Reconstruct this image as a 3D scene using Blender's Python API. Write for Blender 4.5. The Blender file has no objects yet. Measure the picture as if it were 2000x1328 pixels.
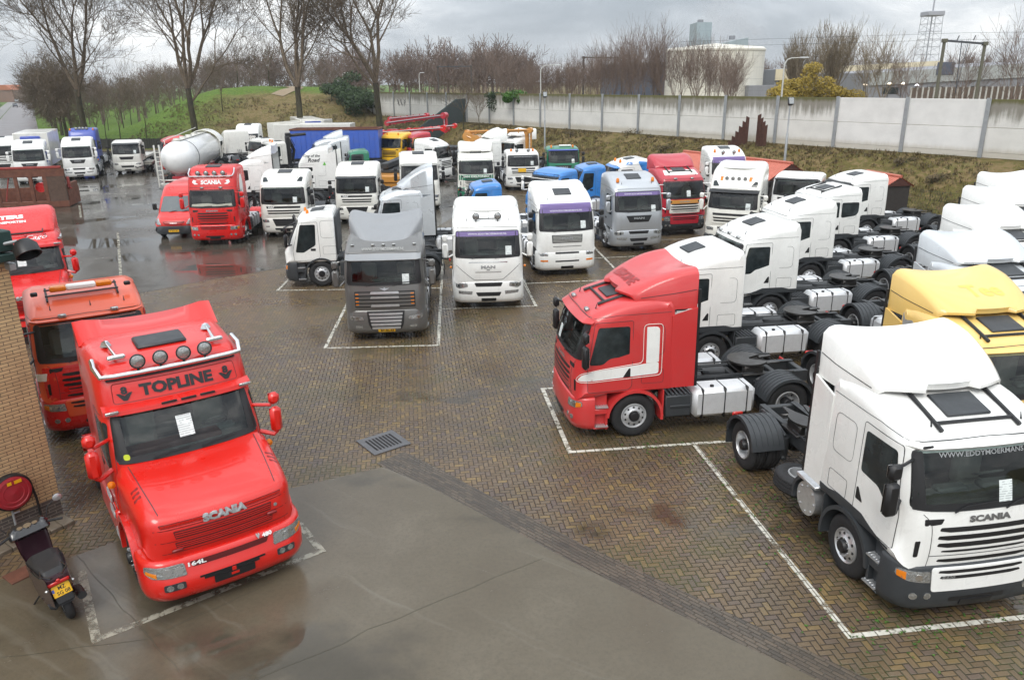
import bpy, bmesh, math, random
from mathutils import Vector, Matrix
from mathutils.bvhtree import BVHTree
R = math.radians
PI = math.pi
scene = bpy.context.scene
COL = scene.collection

# ------------------------------------------------------------------ camera
CF, CP, CR, CH = 1510.25, R(18.561), R(-0.7226), 7.697      # focal length in px of a 2000 px wide frame, pitch, roll, height
cam_data = bpy.data.cameras.new('camera')
cam = bpy.data.objects.new('camera', cam_data)
COL.objects.link(cam)
cam_data.sensor_width = 36.0
cam_data.lens = CF / 2000 * 36
cam_data.clip_end = 4000
_fw = Vector((0, math.cos(CP), -math.sin(CP)))
_up = Vector((0, math.sin(CP), math.cos(CP)))
_rt = Vector((1, 0, 0))
_x = _rt * math.cos(CR) + _up * math.sin(CR)
_y = -_rt * math.sin(CR) + _up * math.cos(CR)
cam.matrix_world = Matrix(((_x.x, _y.x, -_fw.x, 0), (_x.y, _y.y, -_fw.y, 0), (_x.z, _y.z, -_fw.z, CH), (0, 0, 0, 1)))
scene.camera = cam


def ray(px, py):
    u, v = (px - 1000) / CF, -(py - 664) / CF
    return _fw + _x * u + _y * v


def at(px, py, z=0.0):
    """world point seen at a photo pixel, at height z"""
    d = ray(px, py)
    t = (z - CH) / d.z
    return Vector((d.x * t, d.y * t, z))


def at_y(px, py, Y):
    d = ray(px, py)
    t = Y / d.y
    return Vector((d.x * t, Y, CH + d.z * t))


# ------------------------------------------------------------------ render look
scene.render.engine = 'CYCLES'
scene.view_settings.view_transform = 'Standard'
scene.view_settings.look = 'None'
scene.view_settings.exposure = 0.58
scene.view_settings.gamma = 1.0
scene.cycles.max_bounces = 6
scene.cycles.diffuse_bounces = 3
scene.cycles.glossy_bounces = 4
scene.cycles.transparent_max_bounces = 8
scene.cycles.caustics_reflective = False
scene.cycles.caustics_refractive = False
scene.cycles.use_denoising = True


# ------------------------------------------------------------------ node maths
class E:
    def __init__(s, nt, k): s.nt, s.k = nt, k
    def _m(s, op, *a): return M(s.nt, op, s, *a)
    def __add__(s, o): return s._m('ADD', o)
    __radd__ = __add__
    def __sub__(s, o): return s._m('SUBTRACT', o)
    def __rsub__(s, o): return M(s.nt, 'SUBTRACT', o, s)
    def __mul__(s, o): return s._m('MULTIPLY', o)
    __rmul__ = __mul__
    def __truediv__(s, o): return s._m('DIVIDE', o)
    def floor(s): return s._m('FLOOR')
    def lt(s, o): return s._m('LESS_THAN', o)
    def gt(s, o): return s._m('GREATER_THAN', o)
    def min(s, o): return s._m('MINIMUM', o)
    def max(s, o): return s._m('MAXIMUM', o)
    def mod(s, o): return s._m('FLOORED_MODULO', o)
    def abs(s): return s._m('ABSOLUTE')
    def pw(s, o): return s._m('POWER', o)
    def sstep(s, a, b):
        n = s.nt.nodes.new('ShaderNodeMapRange'); n.interpolation_type = 'SMOOTHSTEP'
        s.nt.links.new(s.k, n.inputs[0]); n.inputs[1].default_value = a; n.inputs[2].default_value = b
        return E(s.nt, n.outputs[0])


def M(nt, op, *a):
    n = nt.nodes.new('ShaderNodeMath'); n.operation = op
    for i, v in enumerate(a):
        if isinstance(v, E): nt.links.new(v.k, n.inputs[i])
        else: n.inputs[i].default_value = v
    return E(nt, n.outputs[0])


def sock(nt, v, inp):
    if isinstance(v, E): nt.links.new(v.k, inp)
    elif isinstance(v, (tuple, list)): inp.default_value = (*v[:3], 1.0) if len(inp.default_value) == 4 else v
    else: inp.default_value = v


def mixc(nt, f, a, b, mode='MIX'):
    n = nt.nodes.new('ShaderNodeMix'); n.data_type = 'RGBA'; n.blend_type = mode
    sock(nt, f, n.inputs[0]); sock(nt, a, n.inputs[6]); sock(nt, b, n.inputs[7])
    return E(nt, n.outputs[2])


def noise(nt, scale, vec=None, detail=4, rough=.55, dist=0.0, dims='3D'):
    n = nt.nodes.new('ShaderNodeTexNoise'); n.noise_dimensions = dims
    n.inputs['Scale'].default_value = scale; n.inputs['Detail'].default_value = detail
    n.inputs['Roughness'].default_value = rough; n.inputs['Distortion'].default_value = dist
    if vec is not None: nt.links.new(vec.k, n.inputs['Vector'])
    return E(nt, n.outputs[0])


def ramp(nt, f, stops):
    n = nt.nodes.new('ShaderNodeValToRGB'); cr = n.color_ramp
    while len(cr.elements) < len(stops): cr.elements.new(.5)
    for e, (p, c) in zip(cr.elements, stops):
        e.position = p; e.color = (*c, 1)
    nt.links.new(f.k, n.inputs[0])
    return E(nt, n.outputs[0])


def vec3(nt, x, y, z=0.0):
    n = nt.nodes.new('ShaderNodeCombineXYZ')
    for i, v in enumerate((x, y, z)): sock(nt, v, n.inputs[i])
    return E(nt, n.outputs[0])


def xyz(nt, v):
    n = nt.nodes.new('ShaderNodeSeparateXYZ'); nt.links.new(v.k, n.inputs[0])
    return [E(nt, o) for o in n.outputs]


def wpos(nt): return E(nt, nt.nodes.new('ShaderNodeNewGeometry').outputs['Position'])
def opos(nt): return E(nt, nt.nodes.new('ShaderNodeTexCoord').outputs['Object'])
def orand(nt): return E(nt, nt.nodes.new('ShaderNodeObjectInfo').outputs['Random'])


def bump(nt, h, strength=.5, dist=.02):
    n = nt.nodes.new('ShaderNodeBump'); n.inputs['Strength'].default_value = strength; n.inputs['Distance'].default_value = dist
    nt.links.new(h.k, n.inputs['Height'])
    return E(nt, n.outputs[0])


def new_mat(name):
    m = bpy.data.materials.new(name); m.use_nodes = True
    nt = m.node_tree
    return m, nt, nt.nodes['Principled BSDF']


# ------------------------------------------------------------------ sky and sun (overcast, sun behind thin cloud, high on the left behind the camera)
SUN_EL, SUN_AZ = R(48), R(200)
w = bpy.data.worlds.new('World'); scene.world = w; w.use_nodes = True
nt = w.node_tree
sky = nt.nodes.new('ShaderNodeTexSky'); sky.sky_type = 'NISHITA'; sky.sun_disc = False
sky.sun_elevation = SUN_EL; sky.sun_rotation = SUN_AZ
tc = E(nt, nt.nodes.new('ShaderNodeTexCoord').outputs['Generated'])
X, Y, Z = xyz(nt, tc)
# soft banks of rain cloud, flattened towards the horizon
c1 = noise(nt, 1.0, vec3(nt, X * 2.6, Y * 2.6, Z * 9.0), 6, .56, .5)
c2 = noise(nt, 1.0, vec3(nt, X * 7.0 + 3.0, Y * 7.0, Z * 17.0), 5, .6, .8)
cl = (c1 * .7 + c2 * .3)
# overcast radiance: horizon to zenith 1 : 2.6
dark = ramp(nt, cl.sstep(.36, .66), [(0, (2.7, 3.0, 3.35)), (.38, (4.2, 4.5, 4.85)), (.7, (6.0, 6.2, 6.4)), (1, (9.2, 9.2, 9.1))])
grad = Z.max(0.0) * 2.1 + 0.95
sc_ = nt.nodes.new('ShaderNodeVectorMath'); sc_.operation = 'SCALE'
nt.links.new(dark.k, sc_.inputs[0]); nt.links.new(grad.k, sc_.inputs[3])
colr = mixc(nt, .93, E(nt, sky.outputs[0]), E(nt, sc_.outputs[0]))
bg = nt.nodes['Background']; nt.links.new(colr.k, bg.inputs[0]); bg.inputs[1].default_value = 0.095
sd = bpy.data.lights.new('sun', 'SUN'); sd.energy = 1.1; sd.angle = R(24); sd.color = (1, .96, .9)
so = bpy.data.objects.new('sun', sd); COL.objects.link(so)
so.rotation_euler = (R(90) - SUN_EL, 0, PI - SUN_AZ + PI * 0)
so.rotation_euler = Vector((math.sin(SUN_AZ) * math.cos(SUN_EL), math.cos(SUN_AZ) * math.cos(SUN_EL), math.sin(SUN_EL))).to_track_quat('Z', 'Y').to_euler()


# ------------------------------------------------------------------ mesh builder
class MB:
    def __init__(s): s.v, s.f, s.m, s.M, s.mi = [], [], [], None, 0

    def add(s, vs, fs):
        o = len(s.v)
        s.v += [tuple(s.M @ Vector(p)) for p in vs] if s.M else [tuple(p) for p in vs]
        s.f += [tuple(i + o for i in f) for f in fs]
        s.m += [s.mi] * len(fs)

    def box(s, c, d, r=0.0):
        """box at centre c, size d, chamfered by r"""
        hx, hy, hz = d[0] / 2, d[1] / 2, d[2] / 2
        r = min(r, hx * .9, hy * .9, hz * .9)
        if r <= 0:
            vs = [(c[0] + a * hx, c[1] + b * hy, c[2] + e * hz) for a in (-1, 1) for b in (-1, 1) for e in (-1, 1)]
            s.add(vs, [(0, 1, 3, 2), (4, 6, 7, 5), (0, 4, 5, 1), (2, 3, 7, 6), (0, 2, 6, 4), (1, 5, 7, 3)])
            return
        vs, ix = [], {}
        for a in (-1, 1):
            for b in (-1, 1):
                for e in (-1, 1):
                    for k in range(3):
                        q = [a * (hx - r), b * (hy - r), e * (hz - r)]
                        q[k] += (a, b, e)[k] * r
                        ix[a, b, e, k] = len(vs); vs.append((c[0] + q[0], c[1] + q[1], c[2] + q[2]))
        fs = []
        for k in range(3):
            i, j = (k + 1) % 3, (k + 2) % 3
            for sg in (-1, 1):
                f = []
                for p, q in ((-1, -1), (1, -1), (1, 1), (-1, 1)):
                    t = [0, 0, 0]; t[k] = sg; t[i] = p; t[j] = q; f.append(ix[(*t, k)])
                fs.append(f)
            for p in (-1, 1):
                for q in (-1, 1):
                    a = [0, 0, 0]; b = [0, 0, 0]; a[i] = b[i] = p; a[j] = b[j] = q; a[k] = -1; b[k] = 1
                    fs.append((ix[(*a, i)], ix[(*b, i)], ix[(*b, j)], ix[(*a, j)]))
        for a in (-1, 1):
            for b in (-1, 1):
                for e in (-1, 1): fs.append((ix[a, b, e, 0], ix[a, b, e, 1], ix[a, b, e, 2]))
        s.add(vs, fs)

    def tube(s, pts, r, n=8, closed=False):
        pts = [Vector(p) for p in pts]; m = len(pts)
        rs = r if isinstance(r, (list, tuple)) else [r] * m
        vs, fs = [], []
        up = None
        for i, p in enumerate(pts):
            a = pts[i - 1] if (i > 0 or closed) else p
            b = pts[(i + 1) % m] if (i < m - 1 or closed) else p
            d = (b - a)
            d = d.normalized() if d.length > 1e-9 else Vector((0, 0, 1))
            if up is None:
                up = Vector((0, 0, 1)) if abs(d.z) < .9 else Vector((1, 0, 0))
            u = (up - d * up.dot(d))
            u = u.normalized() if u.length > 1e-6 else d.orthogonal().normalized()
            up = u
            w_ = d.cross(u)
            for k in range(n):
                t = 2 * PI * (k + .5) / n
                vs.append(p + (u * math.cos(t) + w_ * math.sin(t)) * rs[i])
        for i in range(m if closed else m - 1):
            for k in range(n):
                j = (i + 1) % m
                fs.append((i * n + k, i * n + (k + 1) % n, j * n + (k + 1) % n, j * n + k))
        if not closed:
            fs.append(tuple(range(n - 1, -1, -1))); fs.append(tuple((m - 1) * n + k for k in range(n)))
        s.add(vs, fs)

    def cyl(s, a, b, r, r2=None, n=16): s.tube([a, b], [r, r if r2 is None else r2], n)

    def lathe(s, prof, n=24, c=(0, 0, 0), axis='x', closed=False):
        """prof: (radius, height along axis)"""
        vs, fs = [], []
        m = len(prof)
        for k in range(n):
            t = 2 * PI * k / n
            for r, h in prof:
                a, b = r * math.cos(t), r * math.sin(t)
                q = (h, a, b) if axis == 'x' else ((a, h, b) if axis == 'y' else (a, b, h))
                vs.append((c[0] + q[0], c[1] + q[1], c[2] + q[2]))
        for k in range(n):
            for i in range(m if closed else m - 1):
                j = (i + 1) % m
                fs.append((k * m + i, ((k + 1) % n) * m + i, ((k + 1) % n) * m + j, k * m + j))
        s.add(vs, fs)

    def prism(s, poly, axis, a, b):
        """polygon of two coordinates swept along axis from a to b"""
        n = len(poly)
        def P(u, v, w_): return (w_, u, v) if axis == 'x' else ((u, w_, v) if axis == 'y' else (u, v, w_))
        vs = [P(u, v, a) for u, v in poly] + [P(u, v, b) for u, v in poly]
        s.add(vs, [tuple(range(n - 1, -1, -1)), tuple(range(n, 2 * n))] + [(i, (i + 1) % n, n + (i + 1) % n, n + i) for i in range(n)])

    def grid(s, fn, nu, nv):
        vs = [fn(i / nu, j / nv) for i in range(nu + 1) for j in range(nv + 1)]
        s.add(vs, [(i * (nv + 1) + j, (i + 1) * (nv + 1) + j, (i + 1) * (nv + 1) + j + 1, i * (nv + 1) + j + 1) for i in range(nu) for j in range(nv)])

    def arc(s, c, r0, r1, x0, x1, a0, a1, n=14, ribs=0):
        """mudguard: a curved shell round the axle c=(y,z), from angle a0 to a1"""
        vs, fs = [], []
        for i in range(n + 1):
            t = R(a0 + (a1 - a0) * i / n)
            for x, rr in ((x0, r1), (x1, r1), (x1, r0), (x0, r0)):
                vs.append((x, c[0] + rr * math.cos(t), c[1] + rr * math.sin(t)))
        for i in range(n):
            for k in range(4): fs.append((i * 4 + k, i * 4 + (k + 1) % 4, i * 4 + 4 + (k + 1) % 4, i * 4 + 4 + k))
        fs += [(3, 2, 1, 0), tuple(n * 4 + k for k in range(4))]
        s.add(vs, fs)
        for k in range(ribs):
            x = x0 + (x1 - x0) * (k + .8) / (ribs + .6)
            s.tube([(x, c[0] + (r1 + .002) * math.cos(R(a0 + (a1 - a0) * i / n)), c[1] + (r1 + .002) * math.sin(R(a0 + (a1 - a0) * i / n))) for i in range(1, n)], .013, 4)

    def build(s, name, smooth=40):
        me = bpy.data.meshes.new(name)
        me.from_pydata(s.v, [], s.f)
        if s.m and max(s.m) > 0: me.polygons.foreach_set('material_index', s.m)
        bm = bmesh.new(); bm.from_mesh(me)
        bmesh.ops.recalc_face_normals(bm, faces=bm.faces)
        bm.to_mesh(me); bm.free()
        for _ in range(max(s.m or [0]) + 1): me.materials.append(None)
        if smooth:
            me.shade_smooth(); me.set_sharp_from_angle(angle=R(smooth))
        return me


MESH = {}


def mesh(key, fn, smooth=40):
    if key not in MESH:
        b = MB(); fn(b); MESH[key] = b.build('_'.join(str(k) for k in key) if isinstance(key, tuple) else key, smooth)
    return MESH[key]


def obj(name, me, mats, parent=None, loc=None, rz=None, label=None, cat=None, group=None, kind=None):
    o = bpy.data.objects.new(name, me); COL.objects.link(o)
    if me is not None:
        if not isinstance(mats, (list, tuple)): mats = [mats]
        for i, m in enumerate(mats):
            if i < len(o.material_slots):
                o.material_slots[i].link = 'OBJECT'; o.material_slots[i].material = m
    if parent: o.parent = parent
    if loc is not None: o.location = loc
    if rz is not None: o.rotation_euler = (0, 0, rz)
    for k, v in (('label', label), ('category', cat), ('group', group), ('kind', kind)):
        if v: o[k] = v
    return o


def empty(name, loc, rz=0.0, **kw): return obj(name, None, None, None, loc, rz, **kw)


def struct(name, b, m, smooth=0): return obj(name, b.build(name, smooth), m, kind='structure')


def copy_thing(root, loc, rz, label=None, scale=None):
    r = root.copy(); COL.objects.link(r); r.location = loc; r.rotation_euler = (0, 0, rz)
    if scale: r.scale = scale
    if label: r['label'] = label
    for ch in root.children:
        c = ch.copy(); COL.objects.link(c); c.parent = r
        for g in ch.children:
            d = g.copy(); COL.objects.link(d); d.parent = c
    return r


def lerp(a, b, t): return a + (b - a) * t


def sst(a, b, x):
    t = min(1, max(0, (x - a) / (b - a)))
    return t * t * (3 - 2 * t)
# ------------------------------------------------------------------ materials
MATS = {}


def paint(name, col, rough=.28, metal=0.0, coat=.5, dirt=.22, cr=.06):
    """vehicle paint with road film in soft-edged patches and fine streaks"""
    if name in MATS: return MATS[name]
    m, nt, p = new_mat(name)
    o = opos(nt); r = orand(nt)
    n1 = noise(nt, 1.7, o, 5, .6)
    x, y, z = xyz(nt, o)
    st = noise(nt, 1.0, vec3(nt, x * 9.0, y * 9.0, z * .7), 3, .6)
    d = n1.sstep(.48, .78) * .5 + st.sstep(.55, .8) * .5
    c = mixc(nt, d * dirt, col, (.16, .14, .11))
    nt.links.new(c.k, p.inputs['Base Color'])
    nt.links.new((n1 * .25 + (rough - .12)).k, p.inputs['Roughness'])
    p.inputs['Metallic'].default_value = metal
    p.inputs['Coat Weight'].default_value = coat; p.inputs['Coat Roughness'].default_value = cr
    MATS[name] = m
    return m


def plain(name, col, rough=.5, metal=0.0, var=.25, scale=6.0, spec=.5, bmp=0.0):
    if name in MATS: return MATS[name]
    m, nt, p = new_mat(name)
    n1 = noise(nt, scale, opos(nt), 5, .6)
    c = mixc(nt, n1.sstep(.3, .75) * var, col, tuple(v * .45 for v in col))
    nt.links.new(c.k, p.inputs['Base Color'])
    nt.links.new((n1 * .3 + (rough - .15)).k, p.inputs['Roughness'])
    p.inputs['Metallic'].default_value = metal
    p.inputs['Specular IOR Level'].default_value = spec
    if bmp: nt.links.new(bump(nt, n1, bmp, .02).k, p.inputs['Normal'])
    MATS[name] = m
    return m


def glassmat(name, col=(.012, .016, .017), rough=.03):
    m, nt, p = new_mat(name)
    n1 = noise(nt, 3.0, opos(nt), 4, .6)
    nt.links.new(mixc(nt, n1.sstep(.35, .7), col, tuple(v * 2.6 for v in col)).k, p.inputs['Base Color'])
    nt.links.new((n1 * .08 + rough).k, p.inputs['Roughness'])
    p.inputs['Specular IOR Level'].default_value = .42
    MATS[name] = m
    return m


WHITE = paint('white_paint', (.80, .80, .77))
CREAM = paint('ivory_white_paint', (.76, .75, .69), dirt=.3)
OLDWHITE = paint('weathered_white_paint', (.66, .65, .6), .4, dirt=.5)
RED = paint('red_paint', (.58, .010, .008), dirt=.1, coat=.3)
RED2 = paint('bright_red_paint', (.60, .012, .006), .3, coat=.5, dirt=.08, cr=.015)
ORANGE = paint('faded_orange_red_paint', (.68, .085, .022), .35, dirt=.12)
DULLRED = paint('faded_red_paint', (.55, .035, .035), .38, dirt=.16)
CRIMSON = paint('crimson_paint', (.42, .015, .03), .35, dirt=.2)
GREY = paint('grey_metallic_paint', (.15, .147, .14), .36, .45, dirt=.2)
SILVER = paint('silver_metallic_paint', (.44, .46, .48), .34, .5, dirt=.2)
PALESILVER = paint('pale_silver_paint', (.6, .63, .65), .3, .3)
YELLOW = paint('amber_yellow_paint', (.74, .50, .15), .4, dirt=.1)
YELLOW2 = paint('bright_yellow_paint', (.74, .42, .01), .33, dirt=.2)
BLUE = paint('sky_blue_paint', (.03, .2, .55), .32)
DBLUE = paint('deep_blue_paint', (.035, .07, .36), .35)
GREEN = paint('green_paint', (.006, .17, .085), .33)
CBLUE = paint('container_blue_paint', (.05, .12, .48), .45, coat=.1, dirt=.5)
BUFF = paint('buff_yellow_paint', (.55, .25, .05), .33)
PURPLE = plain('purple_sunstrip', (.17, .12, .3), .35, var=.15)
PLASTIC = plain('dark_grey_plastic', (.035, .039, .043), .5)
BLACK = plain('black_plastic', (.012, .012, .013), .45)
MESHB = plain('black_grille_mesh', (.02, .02, .021), .55)
RUBBER = plain('tyre_rubber', (.016, .016, .017), .75, bmp=.15, scale=14)
CHASSIS = plain('chassis_grey_paint', (.032, .035, .038), .5, var=.5)
ALU = plain('brushed_aluminium', (.62, .63, .64), .36, .75, var=.3, scale=9)
TANKALU = plain('fuel_tank_aluminium', (.70, .71, .72), .42, .35, var=.2)
CHROME = plain('chrome', (.75, .76, .77), .12, 1.0, var=.1)
WHEELSIL = plain('wheel_silver', (.55, .56, .57), .4, .4, var=.4, scale=8)
LENS = plain('clear_lamp_lens', (.50, .51, .5), .2, .75, var=.75, scale=24, bmp=.6)
AMBER = plain('amber_lens', (.72, .2, .01), .2, var=.2)
REDLENS = plain('red_lens', (.5, .02, .015), .2)
PLATE = plain('yellow_number_plate', (.75, .42, .01), .4, var=.1)
m, nt, p = new_mat('printed_paper_sheet')
x, y, z = xyz(nt, opos(nt))
ln_ = z * 30.0; ln_ = (ln_ - ln_.floor()).gt(.55) * noise(nt, 9, opos(nt), 2).sstep(.42, .5)
nt.links.new(mixc(nt, ln_ * .55, (.70, .75, .73), (.2, .22, .24)).k, p.inputs['Base Color']); p.inputs['Roughness'].default_value = .6
PAPER = m
INK = plain('black_lettering', (.012, .011, .012), .4, var=.05)
WHITEINK = plain('white_lettering', (.78, .78, .76), .4, var=.05)
GREYINK = plain('silver_lettering', (.36, .37, .37), .35, .6, var=.1)
GOLD = plain('gold_brown_airbrush', (.24, .13, .03), .4, var=.5, scale=5)
FAINT = plain('faint_grey_lettering', (.32, .32, .3), .4)
RUST = plain('rusty_steel', (.16, .06, .035), .8, var=.7, bmp=.3, scale=4)
PURPLEINK = plain('lilac_lettering', (.62, .6, .7), .4, var=.05)
GREASE = plain('greased_steel', (.03, .028, .026), .35, .3, var=.5)
DASH = plain('reddish_brown_dashboard', (.09, .025, .02), .6)
GLASS = glassmat('window_glass')
m, nt, p = new_mat('windscreen_glass')
gl = nt.nodes.new('ShaderNodeBsdfGlossy'); gl.inputs['Roughness'].default_value = .02
tr = nt.nodes.new('ShaderNodeBsdfTransparent'); tr.inputs[0].default_value = (.70, .80, .77, 1)
fr = nt.nodes.new('ShaderNodeFresnel'); fr.inputs[0].default_value = 1.5
mx = nt.nodes.new('ShaderNodeMixShader')
nt.links.new((E(nt, fr.outputs[0]) * 1.0 + .015).k, mx.inputs[0]); nt.links.new(tr.outputs[0], mx.inputs[1]); nt.links.new(gl.outputs[0], mx.inputs[2])
nt.links.new(mx.outputs[0], nt.nodes['Material Output'].inputs[0])
SCREEN = m
TRIM = plain('grey_cab_trim', (.12, .12, .115), .7)
SEAT = plain('grey_seat_cloth', (.3, .28, .25), .9)
INTERIOR = plain('pale_curtain', (.42, .42, .35), .8)
ZINC = plain('galvanised_steel', (.36, .38, .39), .5, .4, var=.3)
VEILGREEN = plain('bottle_green_paint', (.012, .04, .035), .5)
CONC = plain('pale_concrete', (.5, .49, .45), .8)
# ------------------------------------------------------------------ terrain
WD = Vector((.559, -.829)); WN = Vector((.829, .559)); W0 = Vector((3.32, 85.06))      # panel wall: direction, normal away from the yard, a post
WSTEP = 4.995
WBASE, WTOP = 2.93, 6.32


def hnoise(x, y):
    return (math.sin(x * .9 + 1.3 * math.sin(y * .53)) * math.cos(y * .8 - .7 * math.sin(x * .41)) + .5 * math.sin(x * 2.3 + y * 1.7) * math.cos(y * 2.9 - x * 1.1))


def H(X, Y):
    sd = WN.x * X + WN.y * Y - 50.3
    z = WBASE * sst(-6.6, -.5, sd)
    if -6.6 < sd < -.8: z += .14 * hnoise(X * .55, Y * .55) * sst(-6.6, -5, sd) * (1 - sst(-1.8, -.8, sd))
    if Y > 96 and sd < 3:
        road = (X + 64) * .862 + (Y - 109) * .507
        lawn = sst(16, 38, road)
        hill = 7.0 * sst(101, 134, Y) * sst(-66, -46, X) * (1 - sst(-26, -9, X))
        far = 4.6 * sst(106, 190, Y)
        z = max(z, max(hill, far * lawn * (1 - sst(-22, -8, X)))) + .25 * hnoise(X * .22, Y * .22) * sst(101, 112, Y) * lawn
    if Y > 190: z = lerp(z, 3.2 if sd < 3 else WBASE, sst(190, 300, Y) * sst(16, 38, (X + 64) * .862 + (Y - 109) * .507))
    return z


def on_ground(px, py):
    """where the line of sight through a photo pixel meets the terrain"""
    d = ray(px, py); o = Vector((0, 0, CH)); t = 8.0
    while t < 400:
        q = o + d * t
        if q.z <= H(q.x, q.y): return q
        t += .12
    return q


def axis_pts(segs):
    o = []
    for a, b, s in segs:
        n = max(1, round((b - a) / s)); o += [a + (b - a) * i / n for i in range(n)]
    return o + [segs[-1][1]]


def terrain():
    xs = axis_pts([(-900, -300, 100), (-300, -120, 12), (-120, -62, 4), (-62, 45, 1.0), (45, 120, 8), (120, 900, 78)])
    ys = axis_pts([(-60, 16, 12), (16, 140, 1.0), (140, 220, 5), (220, 420, 20), (420, 1220, 100)])
    b = MB()
    for x in xs:
        for y in ys: b.v.append((x, y, H(x, y) - .03))
    n = len(ys)
    b.f = [(i * n + j, (i + 1) * n + j, (i + 1) * n + j + 1, i * n + j + 1) for i in range(len(xs) - 1) for j in range(n - 1)]
    b.m = [0] * len(b.f)
    m, nt, p = new_mat('grass_and_scrub_ground')
    P = wpos(nt); x, y, z = xyz(nt, P)
    n1 = noise(nt, .35, P, 6, .62); n2 = noise(nt, 2.6, P, 5, .65); n3 = noise(nt, .07, P, 3)
    green = ramp(nt, n2, [(.3, (.045, .085, .012)), (.5, (.08, .14, .018)), (.62, (.115, .165, .028)), (.8, (.15, .185, .045))])
    scrub = ramp(nt, n1 * .6 + n2 * .4, [(.3, (.05, .034, .018)), (.40, (.12, .082, .04)), (.47, (.105, .095, .026)), (.54, (.2, .14, .07)), (.6, (.11, .105, .03)), (.68, (.29, .2, .11))])
    # mown lawn beyond the yard on the left, rough scrub on the banks
    lawn = (x * -1.0 - 49.0 + n1 * 14.0).sstep(-4, 8) * (y + n1 * 10).sstep(103, 109)
    top = (z + n1 * 1.8).sstep(6.7, 7.6)
    f = (lawn + top).min(1.0) * y.gt(97)
    nt.links.new(mixc(nt, f, scrub, green).k, p.inputs['Base Color'])
    p.inputs['Roughness'].default_value = .9; p.inputs['Specular IOR Level'].default_value = .15
    nt.links.new(bump(nt, n2 + n1, .9, .25).k, p.inputs['Normal'])
    struct('ground', b, m, 60)


terrain()

# ------------------------------------------------------------------ yard surfaces
GRID = R(7.3)


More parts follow.
